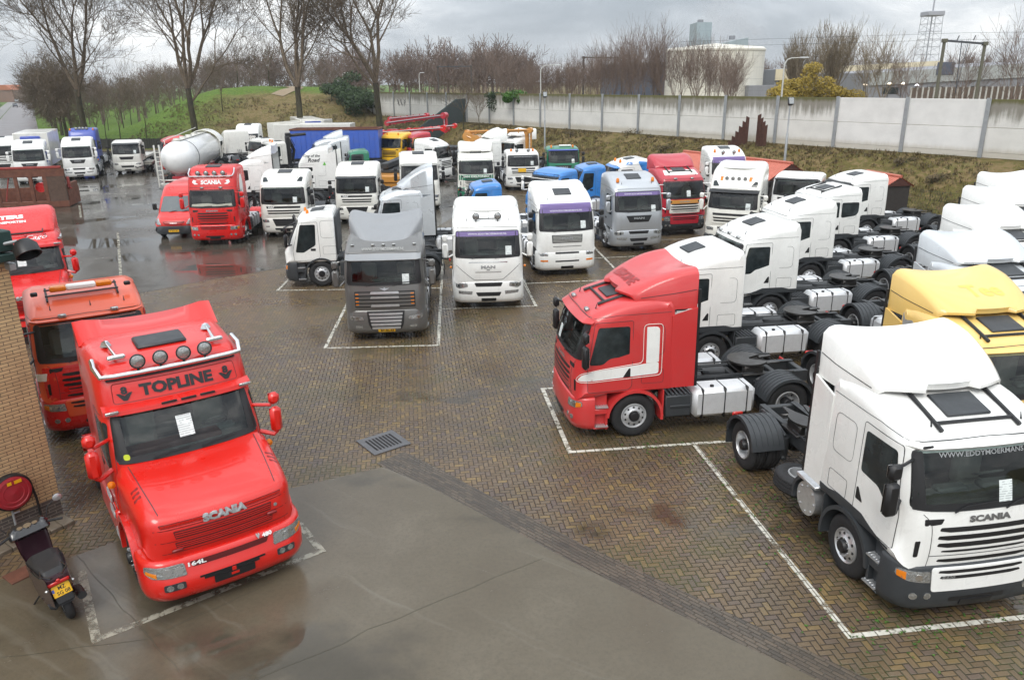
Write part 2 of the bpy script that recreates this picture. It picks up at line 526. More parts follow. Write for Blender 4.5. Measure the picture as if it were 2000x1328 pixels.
def wet_mat(name, kind):
    m, nt, p = new_mat(name)
    P = wpos(nt); x, y, z = xyz(nt, P)
    ca, sa = math.cos(GRID), math.sin(GRID)
    gx, gy = x * ca + y * sa, y * ca - x * sa
    big = noise(nt, .16, P, 5, .6, .4); mid = noise(nt, .8, P, 6, .62, .3); fine = noise(nt, 14, P, 4, .6); grit = noise(nt, 60, P, 3, .6)
    pud = noise(nt, .23, vec3(nt, x + 17.0, y * 1.25 + 9.0, 0.0), 5, .52, .25)
    if kind == 'pavers':
        s = .103
        bx, by = gx / s, gy / s
        i, j = bx.floor(), by.floor(); fx, fy = bx - i, by - j
        k = (i - j).mod(4.0); h = k.lt(1.5)
        h_ = 1.0 - h
        lng = h * (fx + k) + h_ * (fy + 3.0 - k)
        crs = h * fy + h_ * fx
        edge = lng.min(2.0 - lng).min(crs.min(1.0 - crs)) + (fine - .5) * .06
        idx = h * (i - k) + h_ * (i + .37); idy = h * j + h_ * (j - 3.0 + k)
        wn = nt.nodes.new('ShaderNodeTexWhiteNoise'); wn.noise_dimensions = '2D'
        nt.links.new(vec3(nt, idx, idy).k, wn.inputs['Vector'])
        rnd = E(nt, wn.outputs['Value'])
        joint = 1.0 - edge.sstep(.03, .12)
        brick = ramp(nt, rnd, [(.0, (.135, .092, .052)), (.25, (.175, .12, .066)), (.5, (.155, .112, .07)), (.7, (.13, .094, .074)), (.88, (.195, .134, .062)), (1, (.24, .165, .072))])
        c = mixc(nt, .55, brick, mixc(nt, fine, (.5, .5, .5), (1, 1, 1)), 'MULTIPLY')
        c = mixc(nt, mid.sstep(.35, .75) * .35, c, (.06, .052, .04))
        moss = noise(nt, .4, vec3(nt, x + 40.0, y, 0.0), 5, .65).sstep(.46, .64)
        jc = mixc(nt, moss * .8, (.018, .015, .011), (.03, .05, .008))
        c = mixc(nt, joint * .85, c, jc)
        c = mixc(nt, moss * .3 * mid.sstep(.4, .6), c, (.07, .066, .022))
        hgt = edge.sstep(.02, .16) * 1.0 + fine * .25 + rnd * .12
        b_s, b_d = .75, .012
        wet = big.sstep(.38, .6)
        puddle = pud.sstep(.595, .665)
        rough = .36 - wet * .2 + (fine - .5) * .2
    elif kind == 'slab':
        c = ramp(nt, mid * .6 + big * .4, [(.3, (.078, .062, .041)), (.5, (.118, .098, .067)), (.7, (.158, .134, .096))])
        c = mixc(nt, (fine * .5 + grit * .5).sstep(.4, .75) * .45, c, (.055, .048, .036))
        # faint sweeping tyre tracks
        tr = noise(nt, 1.0, vec3(nt, (x * .55 + y * .83) * 2.2 + big * 3.0, (y * .55 - x * .83) * .12, 0.0), 4, .6)
        c = mixc(nt, tr.sstep(.56, .7) * .35, c, (.2, .185, .15))
        hgt = fine * .3 + grit * .4 + mid * .3
        b_s, b_d = .35, .006
        wet = (big * .5 + mid * .5).sstep(.36, .58)
        puddle = pud.sstep(.56, .66)
        rough = .27 - wet * .17 + (fine - .5) * .16
    elif kind == 'farconc':
        c = ramp(nt, mid * .55 + big * .45, [(.3, (.05, .043, .034)), (.5, (.08, .07, .056)), (.72, (.115, .102, .083))])
        u, v = (gx / 5.2), (gy / 6.4)
        fu, fv = u - u.floor(), v - v.floor()
        jt = (fu.min(1.0 - fu) * 5.2).min(fv.min(1.0 - fv) * 6.4)
        c = mixc(nt, (1.0 - jt.sstep(.02, .06)) * .75, c, (.018, .016, .013))
        hgt = fine * .3 + mid * .5
        b_s, b_d = .3, .006
        wet = big.sstep(.33, .55)
        puddle = pud.sstep(.53, .6)
        rough = .3 - wet * .17 + (mid - .5) * .25
    else:       # worn brick gutter
        c = ramp(nt, mid, [(.3, (.06, .05, .042)), (.55, (.10, .085, .068)), (.75, (.15, .12, .09))])
        u, v = (x * .70 - y * .715) / .21, (x * .715 + y * .70) / .07
        v = v + (mid - .5) * .5
        u = u + v.floor() * .37
        fu, fv = u - u.floor(), v - v.floor()
        jd = (fu.min(1.0 - fu) * 3.0).min(fv.min(1.0 - fv)) + (fine - .5) * .1
        wn = nt.nodes.new('ShaderNodeTexWhiteNoise'); wn.noise_dimensions = '2D'
        nt.links.new(vec3(nt, u.floor(), v.floor()).k, wn.inputs['Vector'])
        c = mixc(nt, .6, c, mixc(nt, E(nt, wn.outputs['Value']), (.45, .42, .4), (1.2, 1.05, .9)), 'MULTIPLY')
        c = mixc(nt, (1.0 - jd.sstep(.04, .16)) * .7, c, (.03, .028, .02))
        hgt = jd.sstep(.04, .2) + fine * .4; b_s, b_d = .5, .01
        wet = mid.sstep(.4, .6) * .6; puddle = pud.sstep(.74, .78); rough = .36 - wet * .18
    c = mixc(nt, wet * .3, c, mixc(nt, 1.0, c, (.45, .44, .42), 'MULTIPLY'))
    c = mixc(nt, puddle * .6, c, (.03, .027, .02))
    nt.links.new(c.k, p.inputs['Base Color'])
    nt.links.new(((1.0 - puddle) * rough + puddle * .035).max(.03).k, p.inputs['Roughness'])
    p.inputs['IOR'].default_value = 1.4
    bn = nt.nodes.new('ShaderNodeBump'); bn.inputs['Distance'].default_value = b_d
    nt.links.new(hgt.k, bn.inputs['Height']); nt.links.new(((1.0 - puddle) * b_s).k, bn.inputs['Strength'])
    nt.links.new(bn.outputs[0], p.inputs['Normal'])
    # standing water fills the joints, so puddles reflect cleanly
    return m


def sheet(name, pts, z, mat):
    b = MB(); b.add([(x, y, z) for x, y in pts], [tuple(range(len(pts)))])
    return struct(name, b, mat)


M_PAV, M_SLAB, M_FAR, M_GUT = wet_mat('wet_herringbone_pavers', 'pavers'), wet_mat('wet_concrete_slab', 'slab'), wet_mat('wet_yard_concrete', 'farconc'), wet_mat('worn_brick_gutter', 'gutter')


def toe(s, off=-6.7):
    q = W0 + WD * s + WN * off
    return (q.x, q.y)


sheet('yard_pavement', [(-46, -20), (60, -20), toe(75), toe(45), toe(20), toe(-8), (-30, 99), (-66, 99), (-90, 60)], .000, M_PAV)
sheet('yard_concrete', [(-60, 29.5), (-14.67, 29.06), (-12.33, 31.38), (-8.92, 34.04), (-5, 38.5), (-3, 48), (2, 70), (0, 80), (-12, 97), (-60, 97), (-78, 70)], .004, M_FAR)
GUT_OUT = [(-2.92, 14.78), (-2.4, 15.3), (-1.6, 14.55), (-.04, 12.9), (1.2, 11.65), (2.42, 10.55), (3.6, 9.45), (4.76, 8.38), (7.5, 5.5), (10, 2.5)]
GUT_IN = [(9.3, 2.2), (6.85, 5.3), (4.1, 8.36), (3.1, 9.2), (2.1, 10.1), (.9, 11.2), (-.3, 12.4), (-1.8, 13.85), (-2.75, 14.6)]
sheet('brick_gutter', GUT_OUT + GUT_IN, .008, M_GUT)
sheet('concrete_slab', [(-2.75, 14.6), (-4.49, 13.74), (-5.9, 12.9), (-7.57, 11.52), (-9.0, 10.4), (-14, 4), (-14, -12), (12, -12), (12, 2.0)] + GUT_IN[:-1], .012, M_SLAB)

# slab joints and cracks
b = MB()
for pts in ([at(150, 1085), at(230, 1180), at(300, 1250), at(365, 1328)], [at(0, 1288), at(300, 1245), at(440, 1180), at(560, 1120)],
            [at(500, 1328), at(820, 1190), at(1100, 1075)],
            ):
    o = []
    for a, c in zip(pts, pts[1:]):
        for t in range(6):
            q = a.lerp(c, t / 6); o.append((q.x + .03 * hnoise(q.x * 7, q.y * 5), q.y + .03 * hnoise(q.y * 6, q.x * 8), .0145))
    w_ = .004
    for a, c in zip(o, o[1:]):
        d = Vector((c[1] - a[1], a[0] - c[0], 0)).normalized() * w_
        b.add([(a[0] - d.x, a[1] - d.y, .0145), (a[0] + d.x, a[1] + d.y, .0145), (c[0] + d.x, c[1] + d.y, .0145), (c[0] - d.x, c[1] - d.y, .0145)], [(0, 1, 2, 3)])
struct('slab_cracks', b, plain('dark_joint_filler', (.05, .046, .03), .6))

# painted stall lines (worn white paint on the bricks)
m, nt, p = new_mat('worn_white_line_paint')
P = wpos(nt); x, y, z = xyz(nt, P)
ca, sa = math.cos(GRID), math.sin(GRID)
gx, gy = (x * ca + y * sa) / .206, (y * ca - x * sa) / .206
fu, fv = gx - gx.floor(), gy - gy.floor()
jt = fu.min(1.0 - fu).min(fv.min(1.0 - fv))
wear = noise(nt, 7, P, 5, .65) * .7 + noise(nt, 1.1, P, 3) * .3
nt.links.new(mixc(nt, wear.sstep(.3, .7), (.62, .6, .53), (.4, .38, .31)).k, p.inputs['Base Color']); p.inputs['Roughness'].default_value = .45
tr = nt.nodes.new('ShaderNodeBsdfTransparent'); mx = nt.nodes.new('ShaderNodeMixShader')
nt.links.new((wear.sstep(.50, .60).max(1.0 - jt.sstep(.02, .06)) * .92).k, mx.inputs[0])
nt.links.new(p.outputs[0], mx.inputs[1]); nt.links.new(tr.outputs[0], mx.inputs[2])
nt.links.new(mx.outputs[0], nt.nodes['Material Output'].inputs[0])
M_LINE = m
m, nt, p = new_mat('faded_line_paint_on_concrete')
wear = noise(nt, 5, wpos(nt), 6, .7)
p.inputs['Base Color'].default_value = (.36, .34, .27, 1); p.inputs['Roughness'].default_value = .4
tr = nt.nodes.new('ShaderNodeBsdfTransparent'); mx = nt.nodes.new('ShaderNodeMixShader')
nt.links.new((wear.sstep(.42, .6) * .8 + .12).k, mx.inputs[0])
nt.links.new(p.outputs[0], mx.inputs[1]); nt.links.new(tr.outputs[0], mx.inputs[2])
nt.links.new(mx.outputs[0], nt.nodes['Material Output'].inputs[0])
M_LINE2 = m


def marking(lines, z, mat, w_=.1):
    b = MB()
    for k, (a, c) in enumerate(lines):
        a, c = Vector(a[:2]), Vector(c[:2])
        d = (c - a).normalized(); n = Vector((-d.y, d.x)) * w_ / 2
        a = a - d * w_ * .5; c = c + d * w_ * .5
        zz = z + .0015 * k
        b.add([(*(a - n), zz), (*(a + n), zz), (*(c + n), zz), (*(c - n), zz)], [(0, 1, 2, 3)])
    struct('parking_marking', b, mat)


g2 = lambda px, py: at(px, py)
marking([((.79, 18.84), (1.23, 15.2)), ((1.23, 15.2), (7.5, 15.95)), ((4.0, 15.53), (4.84, 9.24)), ((4.84, 9.24), (14, 10.45)), ((.79, 18.84), (7.5, 19.65)), ((2.7, 22.9), (7, 23.4))], .004, M_LINE)
marking([((-5.72, 22.36), (-2.27, 22.5)), ((-5.72, 22.36), (-6.25, 31)), ((-2.27, 22.5), (-3.1, 34.5)), ((-2.58, 26.46), (.88, 26.7)), ((.88, 26.7), (.2, 33)), ((-9.15, 29.33), (-2.77, 29.4)), ((-9.15, 29.33), (-9.23, 33)),
         ((.4, 29.9), (4.6, 30.4)), ((4.6, 30.4), (4.0, 37)), ((3.6, 34.3), (9, 35.2)), ((6.5, 38.2), (13, 39))], .004, M_LINE)
marking([((-6.14, 9.36), (-3.35, 11.55)), ((-6.14, 9.36), (-7.21, 11.0)), ((-3.35, 11.55), (-3.94, 12.4))], .0165, M_LINE2, .13)
marking([((-10.5, 15.0), (-9.2, 13.4)), ((-13.5, 19.5), (-9.0, 22.5))], .0065, M_LINE2, .1)
marking([(at(790, 0 + 378), at(800, 378)), (at(180, 378), at(250, 380)), (at(155, 402), at(158, 425)), (at(230, 455), at(236, 540))], .0085, M_LINE2, .12)

# road running away on the left, with its verge kerb
m, nt, p = new_mat('wet_asphalt_road')
P = wpos(nt); n1 = noise(nt, .25, P, 5, .6); n2 = noise(nt, 6, P, 3)
nt.links.new(mixc(nt, n1.sstep(.3, .7), (.075, .062, .06), (.13, .105, .1)).k, p.inputs['Base Color']); nt.links.new((n1 * .3 + .2).k, p.inputs['Roughness'])
rd = Vector((-.507, .862)); rn = Vector((-.862, -.507)); r0 = Vector((-60.2, 102.5))
b = MB(); b.add([(*(r0), .02), (*(r0 + rn * 7.6), .02), (*(r0 + rn * 7.6 + rd * 900), .02), (*(r0 + rd * 900), .02)], [(0, 1, 2, 3)])
struct('road', b, m)
b = MB(); b.add([(*(r0 + rn * 7.8), .012), (*(r0 + rn * 11), .012), (*(r0 + rn * 11 + rd * 500), .012), (*(r0 + rn * 7.8 + rd * 500), .012)], [(0, 1, 2, 3)])
struct('pavement', b, plain('pale_paving', (.17, .16, .15), .5))
# footpaths over the grass hill
M_PATH = plain('sandy_path', (.25, .19, .12), .9)
def path(pts, w_):
    b = MB(); o = []
    for k in range(len(pts) - 1):
        for t in range(8): o.append(Vector(pts[k]).lerp(Vector(pts[k + 1]), t / 8))
    for a, c in zip(o, o[1:]):
        d = (c - a).normalized(); n = Vector((-d.y, d.x)) * w_ / 2
        b.add([(*q, H(q.x, q.y) + .07) for q in (a - n, a + n, c + n, c - n)], [(0, 1, 2, 3)])
    struct('path', b, M_PATH)


path([(-36, 126), (-34, 131), (-37, 136), (-41, 141)], 2.2)
path([(-62, 150), (-66, 158), (-75, 168)], 3)

# ------------------------------------------------------------------ surfaces that follow a curved body
def pillow(mb, prof, hw, tumble=0.0, z0=1.8, n_arc=4, xs=(-1, -.66, -.33, 0, .33, .66, 1), taper=None):
    """side profile (y, z, edge radius, bow) swept across x with its edges rounded"""
    n = len(prof)
    nor = []
    for i in range(n):
        a, b, c = prof[i - 1], prof[i], prof[(i + 1) % n]
        d1 = Vector((b[0] - a[0], b[1] - a[1])).normalized(); d2 = Vector((c[0] - b[0], c[1] - b[1])).normalized()
        d = d1 + d2
        d = d.normalized() if d.length > 1e-6 else d1
        nor.append((d.y, -d.x))
    st = [('a', -1, t / n_arc) for t in range(n_arc)] + [('f', x, 0) for x in xs] + [('a', 1, 1 - (t + 1) / n_arc) for t in range(n_arc)]
    vs = []
    for kind, s_, t in st:
        for (y, z, r, bow), (ny, nz) in zip(prof, nor):
            if kind == 'f': x, ins = (hw - r) * s_, 0.0
            else:
                an = (1 - t) * PI / 2
                x, ins = s_ * ((hw - r) + r * math.sin(an)), r * (1 - math.cos(an))
            yy, zz = y + ny * ins + bow * (x / hw) ** 2, z + nz * ins
            k = 1 - tumble * max(0, zz - z0)
            if taper: k *= taper(yy, zz)
            vs.append((x * k, yy, zz))
    m = len(st)
    fs = [(i * n + k, (i + 1) * n + k, (i + 1) * n + (k + 1) % n, i * n + (k + 1) % n) for i in range(m - 1) for k in range(n)]
    fs += [tuple(range(n)), tuple(range(m * n - 1, (m - 1) * n - 1, -1))]
    mb.add(vs, fs)


def planloft(mb, levels, hw, y1, rc, bow):
    """bumper shell: a plan outline with rounded front corners, lofted through levels (z, front y, side inset)"""
    rows = []
    for z, yf, ins in levels:
        h = hw - ins; half = [(h, y1), (h, (y1 + yf + bow + rc) / 2)]
        yA = yf + bow * ((h - rc) / hw) ** 2
        half += [(h - rc + rc * math.cos(t * PI / 16), yA + rc * 1.05 - rc * 1.05 * math.sin(t * PI / 16)) for t in range(9)]
        half += [((h - rc) * u, yf + bow * ((h - rc) * u / hw) ** 2) for u in (.75, .5, .25)]
        rows.append([(x, y, z) for x, y in half] + [(0, yf, z)] + [(-x, y, z) for x, y in half[::-1]])
    n = len(rows[0]); vs = [p for r in rows for p in r]
    fs = [(i * n + k, i * n + (k + 1) % n, (i + 1) * n + (k + 1) % n, (i + 1) * n + k) for i in range(len(rows) - 1) for k in range(n)]
    mb.add(vs, fs + [tuple(range(n)), tuple(range(len(rows) * n - 1, (len(rows) - 1) * n - 1, -1))])


def bvh_of(mb): return BVHTree.FromPolygons([Vector(v) for v in mb.v], mb.f)


AX = {'F': (lambda a, b: (a, -4, b), (0, 1, 0)), 'K': (lambda a, b: (a, 12, b), (0, -1, 0)), 'R': (lambda a, b: (5, a, b), (-1, 0, 0)),
      'L': (lambda a, b: (-5, a, b), (1, 0, 0)), 'T': (lambda a, b: (a, b, 9), (0, 0, -1))}


def hit(bvh, ax, a, b, off=0.0):
    fn, d = AX[ax]; o = Vector(fn(a, b)); d = Vector(d)
    p, nrm, _, _ = bvh.ray_cast(o, d)
    if p is None:
        q = o + d * 5
        p, nrm, _, _ = bvh.find_nearest(q)
    if nrm.dot(d) > 0: nrm = -nrm
    return p + nrm * off


def dense(pts, r=.03, step=.12, close=True):
    """rounded and subdivided outline"""
    n = len(pts); o = []
    for i in range(n):
        p = Vector(pts[i][:2])
        if not close and i in (0, n - 1): o.append(p); continue
        a = Vector(pts[i - 1][:2]) - p; b = Vector(pts[(i + 1) % n][:2]) - p
        rr = pts[i][2] if len(pts[i]) > 2 else r
        ra, rb = min(rr, a.length * .45), min(rr, b.length * .45)
        if rr <= 0 or ra < 1e-4: o.append(p); continue
        pa, pb = p + a.normalized() * ra, p + b.normalized() * rb
        for t in (0, .33, .67, 1): o.append(pa * (1 - t) ** 2 + p * 2 * t * (1 - t) + pb * t * t)
    q = []
    m = len(o)
    for i in range(m if close else m - 1):
        a, b = o[i], o[(i + 1) % m]
        k = max(1, math.ceil((b - a).length / step)); q += [a.lerp(b, t / k) for t in range(k)]
    if not close: q.append(o[-1])
    return q


def patch(mb, bvh, ax, pts, off=.006, r=.03, skirt=.012, step=.12):
    o = dense(pts, r, step); n = len(o)
    c = sum(o, Vector((0, 0))) / n
    big = max((p - c).length for p in o)
    rings = (1, .985, .94, .89, .83, .76, .66, .52, .36, .18) if big > .5 else (1, .985, .8, .6, .3) if big > .2 else (1, .96, .5)
    vs = [hit(bvh, ax, p.x, p.y, off - skirt) for p in o]
    for s_ in rings:
        vs += [hit(bvh, ax, *(c + (p - c) * s_), off) for p in o]
    vs.append(hit(bvh, ax, c.x, c.y, off))
    m = len(rings) + 1
    fs = [(i * n + k, i * n + (k + 1) % n, (i + 1) * n + (k + 1) % n, (i + 1) * n + k) for i in range(m - 1) for k in range(n)]
    fs += [((m - 1) * n + k, (m - 1) * n + (k + 1) % n, m * n) for k in range(n)]
    mb.add(vs, fs)


def pline(mb, bvh, ax, pts, r=.006, close=False, rr=.04, off=.0):
    o = dense(pts, rr, .1, close)
    mb.tube([hit(bvh, ax, p.x, p.y, off) for p in o], r, 4, close)


def mir(pts): return [(-p[0], *p[1:]) for p in pts][::-1]
def rect(a, b, c, d): return [(a, b), (c, b), (c, d), (a, d)]
def trap(z0, z1, w0, w1): return [(-w0, z0), (w0, z0), (w1, z1), (-w1, z1)]


_TXT = {}


def text2d(s, bold=.0, shear=0.0):
    k = (s, bold, shear)
    if k not in _TXT:
        cu = bpy.data.curves.new('lettering', 'FONT'); cu.body = s; cu.size = 1; cu.offset = bold; cu.shear = shear; cu.resolution_u = 2
        cu.align_x = 'CENTER'; cu.align_y = 'CENTER'
        o = bpy.data.objects.new('lettering', cu); COL.objects.link(o)
        bpy.context.view_layer.update()
        me = bpy.data.meshes.new_from_object(o.evaluated_get(bpy.context.evaluated_depsgraph_get()))
        vs = [(v.co.x, v.co.y) for v in me.vertices]; fs = [tuple(p.vertices) for p in me.polygons]
        bpy.data.objects.remove(o); bpy.data.curves.remove(cu); bpy.data.meshes.remove(me)
        if vs:
            x0, x1 = min(v[0] for v in vs), max(v[0] for v in vs); y0, y1 = min(v[1] for v in vs), max(v[1] for v in vs)
            vs = [((x - (x0 + x1) / 2) / (x1 - x0), (y - (y0 + y1) / 2) / (y1 - y0)) for x, y in vs]
        _TXT[k] = (vs, fs)
    return _TXT[k]


def write(mb, s, bvh, ax, c, wd, ht, off=.008, bold=.03, shear=0.0, rot=0.0, flip=None):
    """letters wd wide and ht high, centred at c on a body surface"""
    vs, fs = text2d(s, bold, shear)
    sg = -1 if (ax in 'LK') else 1
    cr, sr = math.cos(rot), math.sin(rot)
    P = [((u * wd) * cr - (v * ht) * sr, (u * wd) * sr + (v * ht) * cr) for u, v in vs]
    mb.add([hit(bvh, ax, c[0] + sg * u, c[1] + v, off) for u, v in P], fs)


def write_flat(mb, s, o, ux, uy, wd, ht, bold=.03, shear=0.0):
    vs, fs = text2d(s, bold, shear); o, ux, uy = Vector(o), Vector(ux), Vector(uy)
    mb.add([o + ux * (u * wd) + uy * (v * ht) for u, v in vs], fs)


# ------------------------------------------------------------------ cab shapes
def cabprof(zf=.95, zb=1.1, yw=.05, zw0=1.85, rk=.3, zw1=2.72, roof=3.25, L=2.28, k=2.0, rf=.33, rt=.24, bow=.09):
    P = [(.03, zf, rf * .8, bow * .7), (0, zf + .2, rf, bow), (0, (zf + zw0) / 2 + .12, rf, bow), (yw * .6, zw0 - .1, rf, bow), (yw, zw0, rf, bow)]
    for t in (.33, .67, 1): P.append((lerp(yw, rk, t) - .02 * math.sin(t * PI), lerp(zw0, zw1, t), rf * .85, bow))
    y0, z0 = rk + .05, zw1 + .14
    P.append((y0, z0, rf * .8, bow * .9))
    for u in (.06, .15, .28, .45, .65, .85, 1):
        P.append((lerp(y0, L - .14, u), lerp(z0, roof, 1 - (1 - u) ** k), lerp(rf * .8, rt, min(1, u * 2)), bow * .8 * (1 - u)))
    P += [(L - .05, roof - .06, .16, 0), (L, roof - .25, .09, 0), (L, (roof + zb) / 2, .07, 0), (L, zb + .04, .05, 0), (L - .05, zb, .04, 0), (1.2, zb, .04, 0), (.75, zb - .02, .06, 0), (.4, zf, .2, 0)]
    return P


SCBASE = dict(zf=.95, zb=1.12, yw=.05, zw0=1.86, rk=.30, zw1=2.70, L=2.28)
SHAPES = {
    'scania_low': dict(SCBASE, roof=3.22, k=2.4), 'scania_high': dict(SCBASE, roof=3.36, k=2.3, rt=.3), 'scania_top': dict(SCBASE, roof=3.8, k=7, rf=.3),
    'man_high': dict(SCBASE, zw0=1.84, zw1=2.74, roof=3.5, k=2.6, rt=.28, rf=.28, bow=.06), 'man_low': dict(SCBASE, roof=3.0, k=3, rf=.28, bow=.06, L=1.75),
    'daf_xf': dict(SCBASE, zw0=1.78, zw1=2.62, rk=.22, roof=3.2, k=2.6, rf=.26, bow=.06), 'daf_ssc': dict(SCBASE, zw0=1.82, zw1=2.6, rk=.24, roof=3.75, k=3.4, rf=.28, bow=.06),
    'daf_cf': dict(SCBASE, zw0=1.72, zw1=2.55, rk=.2, roof=3.35, k=3.2, rf=.26, bow=.05, L=2.2), 'daf_cf_low': dict(SCBASE, zw0=1.72, zw1=2.5, rk=.2, roof=2.85, k=3, rf=.24, bow=.05, L=1.9),
    'renault': dict(zf=.95, zb=1.02, yw=.12, zw0=1.62, rk=.55, zw1=2.55, roof=2.92, L=2.05, k=2.6, rf=.28, bow=.08),
    'volvo_high': dict(SCBASE, zw0=1.85, zw1=2.68, rk=.4, roof=3.75, k=4, rf=.3, bow=.07), 'volvo_low': dict(SCBASE, zw0=1.75, zw1=2.6, rk=.3, roof=2.95, k=3, rf=.26, L=1.9),
}
SLOT = lambda z, w_, h=.075: [(-w_, z - h * .15), (-w_ + .16, z - h / 2), (w_ - .16, z - h / 2), (w_, z - h * .15), (w_ - .02, z + h / 2), (-w_ + .02, z + h / 2)]
# front fittings: (part name, material key, outline, mirrored, offset)
FRONTS = {
    'scania': [('grille_slot', 'black', SLOT(1.60, .74), 0, .004), ('grille_slot', 'black', SLOT(1.475, .76), 0, .004), ('grille_slot', 'black', SLOT(1.355, .75), 0, .004), ('grille_slot', 'black', SLOT(1.255, .68, .035), 0, .004),
               ('grille_slot', 'black', SLOT(1.10, .72, .06), 0, .004), ('grille_slot', 'black', SLOT(1.0, .70, .05), 0, .004),
               ('vent', 'black', [(.72, 1.69), (.96, 1.67), (.96, 1.77), (.68, 1.77)], 1, .004), ('vent', 'black', [(1.0, 1.18), (1.05, 1.16), (1.05, 1.42), (.99, 1.44)], 1, .004)],
    'man': [('grille', 'grille', trap(1.40, 1.70, .46, .62), 0, .008), ],
    'tga': [('grille', 'grille', trap(1.40, 1.72, .62, .64), 0, .008), ('grille_slot', 'black', trap(1.24, 1.26, .6, .6), 0, .004)],
    'daf_xf': [('grille', 'grille', trap(1.12, 1.62, .92, .92), 0, .004)],
    'daf_cf': [('grille_slot', 'black', trap(1.53, 1.64, .86, .88), 0, .004), ('grille_slot', 'black', trap(1.37, 1.44, .82, .84), 0, .004), ('grille_slot', 'black', trap(1.24, 1.31, .8, .81), 0, .004)],
    'volvo': [('grille', 'black', trap(1.30, 1.55, .5, .62), 0, .006)], 'renault': [('grille', 'black', trap(1.2, 1.4, .6, .65), 0, .006)],
}
BUMPS = {   # lamps and intakes on the bumper
    'scania': [('headlight', 'lens', [(.78, .77), (1.10, .79), (1.20, .84), (1.19, .95), (.80, .95)], 1, .012), ('fog_lamp', 'lens', None, (1.0, .80), .6), ('intake', 'black', trap(.42, .50, .45, .45), 0, .004)],
    'man': [('headlight', 'lens', [(.72, .86), (1.02, .80), (1.14, .84), (1.14, 1.0), (.74, 1.0)], 1, .008), ('intake', 'black', trap(.86, 1.0, .44, .50), 0, .004), ('intake', 'black', trap(.52, .66, .38, .45), 0, .004), ('fog_lamp', 'lens', [(.58, .58), (1.04, .62), (1.06, .72), (.56, .7)], 1, .006)],
    'tga': [('headlight', 'lens', rect(.8, .88, 1.12, 1.04), 1, .008), ('intake', 'black', trap(.95, 1.02, .5, .5), 0, .004), ('intake', 'black', trap(.62, .68, .5, .5), 0, .004), ('fog_lamp', 'amber', rect(.8, .64, 1.1, .71), 1, .006)],
    'daf_xf': [('headlight', 'lens', [(.68, .72), (1.05, .70), (1.14, .78), (1.1, .86), (.70, .82)], 1, .01), ('intake', 'grille', [(-.46, .42), (.46, .42), (.54, .6), (.58, 1.0), (-.58, 1.0), (-.54, .6)], 0, .01), ('fog_lamp', 'lens', rect(.72, .47, .95, .54), 1, .006)],
    'daf_cf': [('headlight', 'lens', [(.78, .82), (1.1, .82), (1.14, .92), (1.1, .98), (.8, .96)], 1, .01), ('intake', 'black', [(-.46, .62), (.46, .62), (.62, 1.0), (-.62, 1.0)], 0, .006), ('intake', 'black', trap(.42, .52, .5, .52), 0, .004), ('fog_lamp', 'lens', rect(.78, .58, .98, .64), 1, .006)],
    'volvo': [('headlight', 'lens', [(.72, .86), (1.12, .84), (1.14, 1.0), (.8, 1.0)], 1, .008), ('intake', 'black', trap(.6, .78, .5, .55), 0, .006)],
    'renault': [('headlight', 'lens', [(.74, .72), (1.12, .70), (1.14, .92), (.8, .92)], 1, .008), ('intake', 'black', trap(.45, .6, .5, .5), 0, .006)],
}
SIDEWIN = {'scania': [(.36, 1.80), (.66, 1.80), (.82, 1.93), (1.26, 1.97), (1.26, 2.64), (.56, 2.64)], 'man': [(.36, 1.72), (.8, 1.72), (1.2, 1.84), (1.2, 2.62), (.54, 2.62)],
           'daf': [(.34, 1.62), (.62, 1.60), (.8, 1.76), (1.22, 1.8), (1.22, 2.5), (.42, 2.5)], 'renault': [(.50, 1.42), (.80, 1.40), (1.28, 1.68), (1.32, 2.48), (.74, 2.48)], 'volvo': [(.42, 1.66), (.8, 1.66), (1.2, 1.8), (1.2, 2.58), (.56, 2.58)]}
BODIES = {}


def cut_screen(mb, z0, z1, ymax, w_=1.05):
    """opens the windscreen aperture of a cab shell"""
    bm = bmesh.new()
    vs = [bm.verts.new(v) for v in mb.v]
    for f in mb.f:
        try: bm.faces.new([vs[i] for i in f])
        except ValueError: pass
    for co, no in (((w_, 0, z0), (1, 0, .06)), ((-w_, 0, z0), (-1, 0, .06)), ((0, 0, z0 + .08), (0, 0, 1)), ((0, 0, z1 - .02), (0, 0, 1))):
        g = [f for f in bm.faces if f.calc_center_median().y < ymax]
        g = g + list({e for f in g for e in f.edges}) + list({v for f in g for v in f.verts})
        bmesh.ops.bisect_plane(bm, geom=g, plane_co=co, plane_no=no)
    kill = []
    for f in bm.faces:
        c = f.calc_center_median()
        if c.y < ymax and z0 + .08 < c.z < z1 - .02 and abs(c.x) < w_ - .06 * (c.z - z0): kill.append(f)
    bmesh.ops.delete(bm, geom=kill, context='FACES')
    bm.verts.index_update()
    mb.v = [tuple(v.co) for v in bm.verts]; mb.f = [tuple(v.index for v in f.verts) for f in bm.faces]; mb.m = [0] * len(mb.f)
    bm.free()


